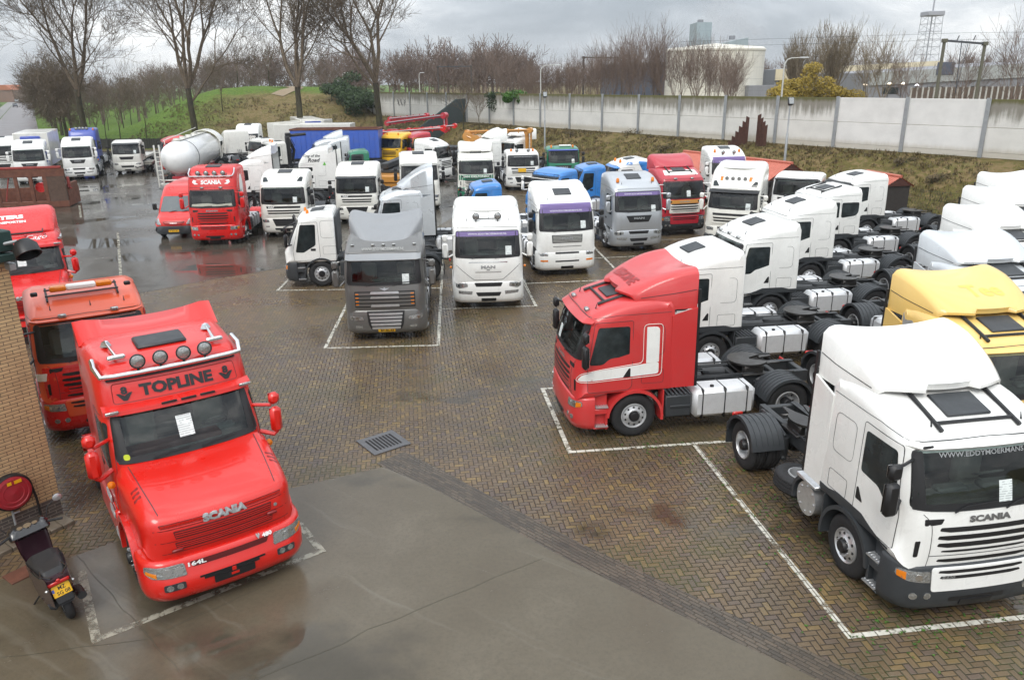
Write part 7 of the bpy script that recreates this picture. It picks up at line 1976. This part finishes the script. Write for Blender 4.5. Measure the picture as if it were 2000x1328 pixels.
# crane folded behind the worn low-cab truck
q = at(566, 322, 1.0)
t = empty('loader_crane', (q.x, q.y, 0), R(20), label='folded black loader crane standing behind the worn white cab', cat='crane')
obj('column', mesh('lc', lambda b: (b.box((0, 0, 2.1), (.4, .4, 2.6), .05), b.box((0, 0, .7), (2.2, .5, .3), .04), b.box((-.9, 0, .4), (.2, .3, .8), .03), b.box((.9, 0, .4), (.2, .3, .8), .03))), BLACK, t)
obj('boom', mesh('lcb', lambda b: (b.tube([(0, .2, 3.4), (.5, .25, 2.2), (.3, .25, 1.2)], [.16, .14, .1], 6), b.tube([(0, .2, 3.4), (1.6, .3, 3.5)], .14, 6), b.tube([(-.1, -.3, 3.3), (-.2, -.3, 1.2)], .1, 6), b.box((.1, .2, 3.45), (.5, .5, .4), .06))), BLACK, t)
obj('hoses', mesh('lch', lambda b: [b.tube([(.1 * k, .4, 3.2), (.3 + .1 * k, .6, 2.6), (.1 * k, .45, 1.8)], .03, 5) for k in range(4)]), RUBBER, t)
# yellow crane chassis between the white cabs
q = at(764, 384)
t = empty('crane_chassis', (q.x, q.y, 0), R(-6), label='orange yellow crane chassis with dark deck between the white cabs', cat='crane')
obj('body', mesh('cc', lambda b: (b.box((0, 3, 1.25), (2.5, 7, .5), .06), b.box((0, .2, 1.0), (2.5, 1.2, .7), .08))), BUFF, t)
obj('deck', mesh('ccd', lambda b: ([b.box((0, 1.5 + k * 1.1, 1.62), (2.3, .8, .22), .03) for k in range(6)] + [b.box((-.6, 3.5, 2.0), (.5, 5, .4), .05), b.tube([(.6, 1, 2.0), (.5, 6, 2.4)], .2, 8)])), CHASSIS, t)
for s in (-1, 1):
    for y in (.9, 5.0): wheel(t, s * 1.2, y, 1, WHEELSIL)

# ------------------------------------------------------------------ booms over the back row
def boom_truck(name, label, loc, rz, col, arms, L_):
    t = empty(name, (loc.x, loc.y, 0), rz, label=label, cat='crane')
    obj('deck', mesh((name, 'deck', L_), lambda b: (b.box((L_ / 2, 0, 1.1), (L_, 2.4, .3), .03), b.box((L_ / 2, 0, .8), (L_, .9, .3), .02))), CHASSIS, t)
    obj('pedestal', mesh((name, 'ped', L_), lambda b: b.box((L_ * .12, 0, 2.0), (.9, .9, 1.8), .08)), col, t)
    for i, (p0, p1, r) in enumerate(arms):
        a = Vector(p0); c = Vector(p1)
        def fn(b):
            b.tube([a, c], [r * 1.25, r], 4); b.cyl(c + Vector((0, -r * 1.5, 0)), c + Vector((0, r * 1.5, 0)), r * 1.5, None, 12); b.cyl(a + Vector((0, -r * 1.3, 0)), a + Vector((0, r * 1.3, 0)), r * 1.4, None, 12)
            for k in range(5): q = a.lerp(c, .15 + k * .17); b.box((q.x, q.y - r * 1.1, q.z), (.12, .05, r * 2.4))
        ar = obj('boom_arm', mesh((name, i, L_), fn), col, t)
        obj('pipe', mesh((name, 'pipe', i, L_), lambda b: b.tube([a + Vector((0, -r * 1.3, .05)), c + Vector((0, -r * 1.3, .05))], .055, 6)), ZINC if name == 'pump_truck' else BUFF, ar)
    for s in (-1, 1):
        for x in (1.2, L_ - 1.6, L_ - 3.0): w_ = obj('wheel', RIM_R, [WHEELSIL, BLACK], t, (x, s * 1.2, .518)); w_.rotation_euler = (0, 0, R(90) * s); obj('tyre', TYRE_R, RUBBER, w_)


A = at_y(752, 300, 86); B_ = at_y(888, 300, 83); dv = B_ - A
boom_truck('pump_truck', 'dark red folded concrete pump boom on its truck behind the bright yellow cab', A, math.atan2(dv.y, dv.x), CRIMSON, [((.6, 0, 3.5), (7.3, 0, 4.3), .22), ((.6, .5, 3.9), (5.0, .5, 4.3), .16), ((7.3, .1, 4.3), (7.4, .1, 2.9), .22)], 9)
A = at_y(742, 310, 78); B_ = at_y(850, 310, 77); dv = B_ - A
boom_truck('pump_truck', 'lower bright red pump boom lying before the dark red one', A, math.atan2(dv.y, dv.x), RED, [((.4, 0, 3.0), (6.6, 0, 3.4), .2), ((3.0, .4, 3.2), (7.6, .4, 3.6), .16)], 8)
A = at_y(908, 310, 68); B_ = at_y(1040, 310, 66); dv = B_ - A
boom_truck('boom_truck', 'orange yellow lattice boom lying level behind the white spoilers', A, math.atan2(dv.y, dv.x), BUFF, [((.3, 0, 3.55), (5.9, 0, 3.75), .15), ((.4, 0, 3.2), (1.2, 0, 2.9), .3), ((5.6, .1, 3.6), (5.6, .1, 1.6), .16), ((5.95, .1, 3.6), (5.95, .1, 1.6), .06)], 7)

# ------------------------------------------------------------------ things on the bank
s0 = -15.4
p_ = W0 + WD * s0
t = empty('steel_barrier', (p_.x, p_.y, 0), math.atan2(-WN.y, -WN.x), label='dark grey sheet steel barrier sloping down the bank from the wall', cat='barrier')
obj('sheet', mesh('sbar', lambda b: b.prism([(0, 2.6), (0, 5.65), (1.2, 5.6), (7.2, 2.0), (7.2, -.2), (5.5, .3)], 'y', -.05, .05)), plain('dark_green_grey_steel', (.045, .06, .062), .5, var=.3), t)
obj('rail', mesh('sbar2', lambda b: (b.tube([(1.2, -.07, 5.6), (7.2, -.07, 2.0)], .07, 5), [b.box((x, -.08, lerp(5.0, 1.6, x / 7.2) - .6), (.08, .06, 1.6)) for x in (.3, 2, 3.8, 5.5)])), VEILGREEN, t)


def shed(label, px0, px1, py, Y, zr, dep, h):
    a, c = at_y(px0, py, Y), at_y(px1, py, Y - (px1 - px0) * .042)
    a.z = c.z = 0; dv = c - a; L_ = dv.length
    t = empty('tiled_shed', (a.x, a.y, 0), math.atan2(dv.y, dv.x), label=label, cat='shed')
    def roof(b):
        for s in (-1, 1):
            for k in range(6):
                y0, y1 = s * dep * k / 6, s * dep * (k + 1) / 6; z0, z1 = zr - h * k / 6, zr - h * (k + 1) / 6
                n = int(L_ / .22)
                vs, fs = [], []
                for i in range(n * 3 + 1):
                    x = L_ * i / (n * 3); w_ = .035 * math.sin(i / 3 * 2 * PI)
                    vs += [(x, y0, z0 + w_ + .03), (x, y1, z1 + w_ + .035), (x, y1, z1 + w_ - .02)]
                fs = [(i * 3 + q, i * 3 + q + 1, i * 3 + q + 4, i * 3 + q + 3) for i in range(n * 3) for q in (0, 1)]
                b.add(vs, fs)
        b.tube([(0, 0, zr + .05), (L_, 0, zr + .05)], .09, 8)
    obj('roof', mesh(('shed', px0), roof, 50), plain('red_roof_tiles', (.5, .14, .09), .5, var=.35, scale=3), t)
    M_WOOD = plain('dark_red_brown_boards', (.07, .022, .015), .6, var=.4)
    obj('gable', mesh(('shedg', px0), lambda b: [b.prism([(-dep * .95, zr - h * .95), (dep * .95, zr - h * .95), (0, zr - .02)], 'x', x, x + .08) for x in (.05, L_ - .13)]), M_WOOD, t)
    obj('wall', mesh(('shedw', px0), lambda b: b.box((L_ / 2, 0, (zr - h) / 2), (L_ - .3, dep * 1.5, zr - h))), plain('dark_timber', (.03, .025, .022), .7), t)
    for x in (.3, L_ - .3):
        for s in (-1, 1): obj('post', mesh(('shedp', px0, x, s), lambda b: (b.box((x, s * dep * .85, (zr - h) / 2), (.14, .14, zr - h + .1)), b.tube([(x, s * dep * .3, zr - h - .5), (x, s * dep * .85, zr - h)], .05, 4))), plain('dark_timber', (.03, .025, .022), .7), t)


shed('shed with long red tiled roof behind the purple-visored truck', 1335, 1549, 308, 56, 2.75, 1.9, .95)
shed('small red tiled shelter behind the black-visored tractor unit', 1690, 1758, 362, 46, 2.35, .9, .5)
M_CORT = plain('dark_rusty_planks', (.075, .03, .02), .85, var=.6)
for k, (px0, px1, y0, y1, zb, lab) in enumerate(((1424, 1456, 291, 250, 1.4, 'row of leaning rusty planks stepping up the bank'), (1478, 1492, 285, 228, 2.3, 'pair of tall rusty planks against the panel wall'))):
    q = on_ground(px0, y0); q1 = on_ground(px1, y0 - 10 if k == 0 else y0); q.z = q1.z = 0
    t = empty('rusty_planks', (q.x, q.y, 0), 0, label=lab, cat='planks')
    n = 6 if k == 0 else 4
    dv = q1 - q
    for i in range(n):
        u = i / (n - 1); o_ = dv * u; zz = H(q.x + o_.x, q.y + o_.y)
        hh = (lerp(.5, 1.9, u) if k == 0 else lerp(2.3, 1.5, u))
        obj('plank', mesh(('rp', k, i), lambda b: b.prism([(o_.x - .12, zz - .3), (o_.x + .13, zz - .3), (o_.x + .15, zz + hh), (o_.x - .10, zz + hh + .12 * (1 if k == 0 else -1))], 'y', o_.y - .03, o_.y + .03)), M_CORT, t)

# green mesh fence at the foot of the bank
t = empty('mesh_fence', (0, 0, 0), 0, label='green wire mesh fence with posts along the foot of the bank', cat='fence')
FP = [W0 + WD * s + WN * -6.3 for s in (24, 28, 32, 36, 40, 44, 48, 51, 54, 57, 60, 63)]
for p_ in FP: obj('post', mesh('fpost', lambda b: b.tube([(0, 0, -.2), (0, 0, 1.6)], .035, 6)), plain('fence_green', (.015, .06, .03), .5), t, (p_.x, p_.y, H(p_.x, p_.y)))
def wires(b):
    for a, c in zip(FP, FP[1:]):
        za, zc_ = H(a.x, a.y), H(c.x, c.y)
        for z in (.1, .5, 1.0, 1.5): b.tube([(a.x, a.y, za + z), (c.x, c.y, zc_ + z)], .008, 3)
        n = 26
        for k in range(n):
            u = k / n; p = a.lerp(c, u); p2 = a.lerp(c, min(1, u + .12)); z = lerp(za, zc_, u)
            b.tube([(p.x, p.y, z + .1), (p2.x, p2.y, z + 1.5)], .004, 3); b.tube([(p2.x, p2.y, z + .1), (p.x, p.y, z + 1.5)], .004, 3)
wb = MB(); wires(wb); obj('wire_mesh', wb.build('fence_wires', 0), plain('fence_green', (.015, .06, .03), .5), t)
# low dark fence at the far end of the yard
t = empty('low_fence', (0, 0, 0), 0, label='low dark board fence along the far end of the yard', cat='fence')
A, B_ = Vector((-76, 103)), Vector((-14, 99.6))
def boards(b):
    d = (B_ - A); L_ = d.length; d = d / L_
    n = int(L_ / .3)
    for k in range(n):
        p = A + d * (k * .3); b.box((p.x, p.y, .62 + .02 * math.sin(k * 3)), (.27, .04, 1.2))
lb = MB(); boards(lb); obj('boards', lb.build('low_boards', 0), plain('dark_weathered_boards', (.04, .04, .032), .85, var=.5), t)
for k in range(16): p_ = A.lerp(B_, k / 15); obj('post', mesh('lfp', lambda b: b.box((0, 0, .65), (.14, .14, 1.4), .01)), plain('dark_weathered_boards', (.04, .04, .032), .85, var=.5), t, (p_.x, p_.y - .12, 0))

# ------------------------------------------------------------------ lamps on poles
def floodlight(label, px, ytop, ybase, zb):
    q = on_ground(px, ybase)
    top = at_y(px, ytop, q.y)
    h = top.z - H(q.x, q.y)
    t = empty('floodlight_pole', (q.x, q.y, H(q.x, q.y)), 0, label=label, cat='floodlight', group='floodlights on poles along the bank')
    obj('pole', mesh(('flp', px), lambda b: b.tube([(0, 0, -.2), (0, 0, h * .55), (0, 0, h * .56), (0, 0, h)], [.09, .08, .055, .05], 8)), ZINC, t)
    hd = obj('lamp_head', mesh('flh', lambda b: (b.box((0, -.12, .22), (.42, .16, .5), .04), b.box((0, 0, -.03), (.3, .12, .06), .02))), PLASTIC, t, (0, 0, h)); hd.rotation_euler = (R(-12), 0, R(8))
    obj('lens', mesh('fll', lambda b: b.box((0, -.205, .22), (.34, .012, .4), .004)), LENS, hd)


floodlight('floodlight on a pole at the left behind the green truck', 1064, 190, 292, 1.5)
floodlight('floodlight on a pole beside the red tiled shed', 1531, 205, 330, .3)


def street_lamp(label, px, ytop, Y, arm):
    base = at_y(px, 183, Y); top = at_y(px + arm * .35, ytop, Y)
    h = top.z - 2.9
    t = empty('street_lamp', (base.x, Y, 2.9), 0, label=label, cat='street lamp', group='street lamps behind the panel wall')
    a = arm / 1510 * Y
    obj('pole', mesh(('slp', px), lambda b: b.tube([(0, 0, 0), (0, 0, h * .6), (0, 0, h - .5), (a * .12, 0, h - .12), (a * .35, 0, h), (a * .8, 0, h + .02)], [.09, .07, .055, .05, .045, .04], 8)), plain('pale_lamp_pole', (.5, .5, .47), .5), t)
    obj('lamp_head', mesh(('slh', px), lambda b: b.box((a * .98, 0, h + .02), (.7, .22, .1), .03)), plain('pale_lamp_head', (.6, .62, .62), .4), t)


street_lamp('street lamp with bent arm behind the left part of the wall', 1056, 128, 92, 32)
street_lamp('street lamp with bent arm before the yellow bush', 1527, 114, 66, 36)
street_lamp('distant pale street lamp among the woods, left one', 672, 143, 150, 7)
street_lamp('distant pale street lamp among the woods, right one', 820, 143, 130, 6)


def portal(label, x0, x1, y0, y1, Y, r, col, horns=1):
    a, c = at_y(x0, y0, Y), at_y(x1, y1, Y)
    t = empty('railway_portal', (a.x, Y, 2.9), math.atan2(0, 1), label=label, cat='portal', group='railway portals behind the wall')
    L_ = c.x - a.x; h = a.z - 2.9; h2 = c.z - 2.9
    for x, hh in ((0, h), (L_, h2)): obj('post', mesh(('pp', x0, x), lambda b: (b.tube([(x, 0, -.5), (x, 0, hh)], [r * 1.2, r], 8), b.box((x, 0, hh), (r * 3, r * 3, r * 2.4), .02))), col, t)
    obj('beam', mesh(('pb', x0), lambda b: (b.tube([(0, 0, h), (L_, 0, h2)], r * .9, 4), [b.tube([(L_ * u, 0, h), (L_ * (u + .04), 0, h + r * 3)], r * .35, 5) for u in (.3, .7)])), plain('dark_portal_beam', (.06, .065, .075), .6), t)
    if horns: obj('brace', mesh(('pbr', x0), lambda b: (b.tube([(L_ * .42, 0, h), (L_ * .47, 0, h * .45)], r * .3, 5), b.tube([(L_ * .58, 0, h2), (L_ * .48, 0, h * .5)], r * .2, 5))), plain('dark_portal_beam', (.06, .065, .075), .6), t)


WOODP = plain('grey_green_timber', (.13, .125, .09), .8, var=.4)
portal('large timber railway portal on the right behind the wall', 1845, 1924, 80, 86, 66, .12, WOODP)
portal('slender railway portal hidden among the grove trees', 1140, 1216, 113, 114, 118, .14, plain('rusty_portal_steel', (.06, .05, .045), .7), 0)
portal('small distant railway portal left of the grove', 855, 920, 131, 130, 150, .14, plain('rusty_portal_steel', (.06, .05, .045), .7), 0)
b = MB(); a = at_y(1880, 78, 66)
for dz in (.0, .5): b.tube([(a.x - 20, 66 + 12, a.z + .1 + dz), (a.x, 66, a.z + dz), (a.x + 30, 60, a.z - .3 + dz)], .012, 4)
obj('overhead_wire', b.build('wires'), PLASTIC, label='thin overhead wires crossing behind the timber portal', cat='wire')

# ------------------------------------------------------------------ lattice mast
Y_ = 420
a = at_y(1808, 118, Y_); h = at_y(1820, 32, Y_).z - 3; w0, w1 = 4.6, 3.6
t = empty('lattice_mast', (a.x, Y_, 3), 0, label='tall lattice radio mast with a slim aerial, far off on the right', cat='mast')
def lat(b):
    n = 9
    for k in range(n + 1):
        z = h * k / n; w_ = lerp(w0, w1, k / n)
        P = [(s * w_, q * w_, z) for s, q in ((-1, -1), (1, -1), (1, 1), (-1, 1))]
        b.tube(P, .09, 3, True)
        if k < n:
            z2 = h * (k + 1) / n; w2 = lerp(w0, w1, (k + 1) / n); Q = [(s * w2, q * w2, z2) for s, q in ((-1, -1), (1, -1), (1, 1), (-1, 1))]
            for i in range(4): b.tube([P[i], Q[i]], .15, 3); b.tube([P[i], Q[(i + 1) % 4]], .08, 3)
    b.box((0, 0, h / 2), (.45, .45, h))
mb_ = MB(); lat(mb_); obj('tower', mb_.build('mast'), plain('pale_mast_steel', (.33, .34, .37), .7), t)
obj('platform', mesh('mastp', lambda b: b.box((0, 0, h + 1.0), (8.4, 8.4, 2.2), .3)), plain('pale_mast_steel', (.33, .34, .37), .7), t)
obj('aerial', mesh('masta', lambda b: b.tube([(0, 0, h), (0, 0, h + 24)], [.4, .25], 6)), plain('pale_mast_steel', (.33, .34, .37), .7), t)


# ------------------------------------------------------------------ factory buildings behind the wall
def cladmat(name, col, sc=.7):
    m, nt, p = new_mat(name)
    o = opos(nt); x, y, z = xyz(nt, o)
    n1 = noise(nt, .25, o, 4); st = noise(nt, 1.0, vec3(nt, x * 1.5, y * 1.5, z * .1), 4, .6)
    fz = z / 2.2; ln = fz - fz.floor()
    c = mixc(nt, st.sstep(.4, .75) * .3, col, tuple(v * .6 for v in col))
    nt.links.new(mixc(nt, ln.lt(.03) * .35, c, (.1, .1, .1)).k, p.inputs['Base Color']); p.inputs['Roughness'].default_value = .6
    return m


CREAMB = cladmat('cream_cladding', (.68, .655, .57)); TEAL = cladmat('grey_blue_cladding', (.3, .36, .38)); GREYB = cladmat('grey_cladding', (.22, .225, .24)); ROOFC = cladmat('cream_roof_sheet', (.66, .58, .4)); DARKB = cladmat('dark_blue_cladding', (.07, .085, .12))
Y_ = 165
a, c = at_y(1314, 100, Y_), at_y(1509, 94, Y_)
w_ = (c.x - a.x) / 2; h = c.z - 2.9
t = empty('round_silo_building', ((a.x + c.x) / 2, Y_ + w_ * .6, 2.9), 0, label='large cream round-walled factory building behind the grove', cat='building')
obj('wall', mesh('rsb', lambda b: b.lathe([(w_, 0), (w_, h), (w_ * .97, h + .3), (0, h + 1.2)], 64, (0, 0, 0), 'z')), CREAMB, t)
obj('rim', mesh('rsr', lambda b: b.lathe([(w_ + .05, h - .5), (w_ + .15, h - .4), (w_ + .15, h - .1), (w_ + .05, h)], 64, (0, 0, 0), 'z')), CREAMB, t)
obj('annex', mesh('rsa', lambda b: b.box((w_ * .75, -w_ * .95, 1.6), (6.5, 4, 3.2))), GREYB, t)


def block(name, label, x0, y0, x1, y1, Y, mat, dep=15, zb=2.9, top=None, cat='building'):
    a, c = at_y(x0, y0, Y), at_y(x1, y1, Y)
    t = empty(name, (a.x, Y, zb), 0, label=label, cat=cat)
    L_ = c.x - a.x; h0, h1 = a.z - zb, c.z - zb
    obj('wall', mesh((name, x0, 'w'), lambda b: b.prism([(0, 0), (L_, 0), (L_, h1), (0, h0)], 'y', 0, dep)), mat, t)
    return t, L_, h0, h1


t, L_, h0, h1 = block('factory_tower', 'tall grey blue factory tower behind the round cream building', 1362, 44, 1391, 44, 200, TEAL, 8)
obj('vent', mesh('ftv', lambda b: b.box((L_ * .4, 3, h0 + .3), (1.2, 1.2, .9), .05)), GREYB, t)
t, L_, h0, h1 = block('factory_block', 'lower grey blue factory block with a slanting top, right of the tower', 1398, 88, 1462, 74, 190, TEAL, 10)
obj('vent', mesh('fbv', lambda b: b.box((L_ * .6, 3, h1 + .2), (1.2, 1.2, .8), .05)), GREYB, t)
t, L_, h0, h1 = block('dark_hall', 'dark blue hall partly hidden by the grove', 1195, 128, 1314, 126, 175, DARKB, 20)
obj('roof', mesh('dhr', lambda b: b.box((L_ / 2, 10, h0 + .2), (L_ + .6, 20.6, .4), .05)), GREYB, t)
t, L_, h0, h1 = block('long_hall', 'long low hall with cream roof behind the lit lamps', 1515, 136, 1842, 119, 185, GREYB, 30)
obj('roof', mesh('lhr', lambda b: b.prism([(0, h0 - 2.4), (L_, h1 - 2.0), (L_, h1), (0, h0)], 'y', -.4, -.003)), ROOFC, t)
for k in range(6): obj('window', mesh(('lhw', k), lambda b: b.box((L_ * (.4 + .1 * k), -.03, h0 * .45), (2.6, .06, 1.2))), GLASS, t)
t, L_, h0, h1 = block('grey_hall', 'long grey sawtooth hall at the right behind the timber portal', 1700, 143, 2140, 115, 150, GREYB, 40)
obj('roof', mesh('ghr', lambda b: b.prism([(0, h0 - 2.2), (L_, h1 - 2.6), (L_, h1), (0, h0)], 'y', -.3, -.003)), cladmat('pale_grey_sheet', (.36, .38, .37)), t)
for k in range(5): obj('window', mesh(('ghw', k), lambda b: b.box((L_ * (.1 + .2 * k), -.03, h0 * .4), (3, .06, 1.2))), GLASS, t)
obj('signboard', mesh('ghs', lambda b: b.box((L_ * .33, -.38, h0 + .6), (3.2, .1, 2.2), .03)), DARKB, t)
a = at_y(1780, 171, 90); c = at_y(2040, 168, 90)
t = empty('concrete_fence', (a.x, 90, 2.9), 0, label='brown fence with pale concrete posts behind the wall at the right', cat='fence')
L_ = c.x - a.x; h = a.z - 2.9
obj('boards', mesh('cfb', lambda b: b.box((L_ / 2, 0, h / 2), (L_, .06, h - .1))), plain('brown_fence_boards', (.13, .095, .07), .8, var=.6, scale=2), t)
for k in range(24): obj('post', mesh('cfp', lambda b: b.box((0, -.06, h / 2), (.16, .14, h))), CONC, t, (L_ * k / 23, 0, 0))
for k, (px, py) in enumerate(((1688, 166), (1736, 164), (1762, 164), (1789, 167))):
    q = at_y(px, py, 120)
    t = empty('yard_lamp', (q.x, 120, 2.9), 0, label=['lit yard lamp, leftmost of the four behind the wall', 'lit yard lamp, second from the left behind the wall', 'lit yard lamp, third from the left behind the wall', 'lit yard lamp, rightmost of the four, paler than the others'][k], cat='lamp', group='lit yard lamps behind the wall')
    hh = q.z - 2.9
    m, nt, p = new_mat('lit_lamp_%d' % k)
    p.inputs['Emission Color'].default_value = (1, .78, .5, 1) if k < 3 else (.9, .9, 1, 1); p.inputs['Emission Strength'].default_value = 2.2
    obj('pole', mesh(('ylp', k), lambda b: b.tube([(0, 0, 0), (0, 0, hh + .4)], .06, 6)), PLASTIC, t)
    obj('lamp', mesh('yl', lambda b: b.lathe([(0, .2), (.14, .14), (.32, -.06), (0, -.08)], 12, (0, -.3, 0), 'z')), m, t, (0, 0, hh))
# small far buildings and cars along the road on the left
t, L_, h0, h1 = block('house', 'distant orange-roofed houses at the far end of the road', -40, 178, 24, 176, 420, cladmat('dull_brick', (.2, .11, .07)), 12, 0.0)
obj('roof', mesh('hsr', lambda b: b.prism([(0, h0), (L_, h1), (L_ - 3, h1 + 2.5), (3, h0 + 2.5)], 'y', -.5, 12)), plain('orange_tiles', (.42, .13, .05), .6), t)
t, L_, h0, h1 = block('pavilion', 'small white pavilion among the distant trees', 612, 168, 640, 168, 210, WHITEINK, 6, 3.2)
obj('roof', mesh('pvr', lambda b: b.box((L_ / 2, 3, h0 + .15), (L_ + 1, 7, .3), .05)), GREYB, t)


def car(label, loc, rz, col):
    t = empty('car', (loc.x, loc.y, .02), rz, label=label, cat='car', group='cars on the road')
    b = MB(); pillow(b, [(.0, .35, .2, .1), (.0, .7, .25, .12), (.9, .9, .2, .05), (1.5, 1.38, .2, .05), (2.9, 1.42, .2, 0), (3.8, 1.0, .2, 0), (4.2, .9, .2, 0), (4.25, .4, .15, 0), (4.1, .28, .1, 0), (.2, .28, .1, 0)], .86, .06, .9)
    bv = bvh_of(b)
    obj('body', b.build('car_body', 50), col, t)
    obj('windscreen', mesh('car_ws', lambda b: patch(b, bv, 'F', trap(.98, 1.33, .68, .58), .01, .05)), GLASS, t)
    for s, ax in ((1, 'R'), (-1, 'L')):
        obj('window', mesh(('car_w', s), lambda b: patch(b, bv, ax, [(1.35, .95), (1.75, 1.32), (2.8, 1.34), (3.3, .98)], .01, .05)), GLASS, t)
        obj('headlight', mesh(('car_h', s), lambda b: patch(b, bv, 'F', rect(min(s * .5, s * .75), .62, max(s * .5, s * .75), .74), .01, .03)), LENS, t)
        for y in (.8, 3.4): w_ = obj('wheel', RIM_F, [WHEELSIL, BLACK], t, (s * .82, y, .31)); w_.rotation_euler = (0, 0, 0 if s > 0 else PI); w_.scale = (.6, .6, .6); obj('tyre', TYRE_F, RUBBER, w_)


q = at(30, 210, 0); car('dark car driving towards the yard on the road', q, R(30), paint('dark_car_paint', (.03, .032, .04)))
q = at(33, 200, 0); car('pale car behind the dark one on the road', q, R(30), PALESILVER)
q = at(31, 193, 0); car('small distant silver car farthest along the road', q, R(30), SILVER)
bl = []
rng = random.Random(77)
for k in range(14):
    p_ = r0 + rn * (12.5 + rng.uniform(0, 2.5)) + rd * (70 + k * 11)
    bl.append(((p_.x, p_.y, 1.2 + rng.uniform(0, 2.2)), (3.2, 4.5, 2.0 + rng.uniform(0, 1))))
bush('roadside_hedge', 'dark green hedge on the far side of the road', 'hedge', bl, 5000, .35, IVY, 8)
# ------------------------------------------------------------------ damp air
m = bpy.data.materials.new('damp_air'); m.use_nodes = True
nt = m.node_tree
nt.nodes.remove(nt.nodes['Principled BSDF'])
v = nt.nodes.new('ShaderNodeVolumePrincipled'); v.inputs['Color'].default_value = (.86, .89, .93, 1); v.inputs['Density'].default_value = .00032; v.inputs['Anisotropy'].default_value = .3
nt.links.new(v.outputs[0], nt.nodes['Material Output'].inputs['Volume'])
b = MB(); b.box((0, 590, 32.5), (1820, 1302, 73)); obj('haze', b.build('haze', 0), m, kind='stuff')

# ------------------------------------------------------------------ steam drifting from the factory
m = bpy.data.materials.new('white_steam'); m.use_nodes = True
nt = m.node_tree
nt.nodes.remove(nt.nodes['Principled BSDF'])
v = nt.nodes.new('ShaderNodeVolumePrincipled'); v.inputs['Color'].default_value = (.97, .97, .97, 1); v.inputs['Anisotropy'].default_value = .2
o = opos(nt); ln = nt.nodes.new('ShaderNodeVectorMath'); ln.operation = 'LENGTH'; nt.links.new(o.k, ln.inputs[0])
d = (1.0 - E(nt, ln.outputs['Value'])).max(0.0) * noise(nt, 2.6, o, 4, .6, .8).sstep(.42, .66) * .16
nt.links.new(d.k, v.inputs['Density']); nt.links.new(v.outputs[0], nt.nodes['Material Output'].inputs['Volume'])
for px, py, sx, sz, tl in ((1428, 52, 11, 8, .5), (1402, 22, 7, 9, .2), (1470, 62, 9, 5, .7)):
    q = at_y(px, py, 225)
    s_ = obj('steam', mesh('steam_puff', lambda b: b.lathe([(math.sin(k * PI / 12), -math.cos(k * PI / 12)) for k in range(13)], 24, (0, 0, 0), 'z')), m, None, q, kind='stuff')
    s_.scale = (sx, 5, sz); s_.rotation_euler = (0, tl, 0)
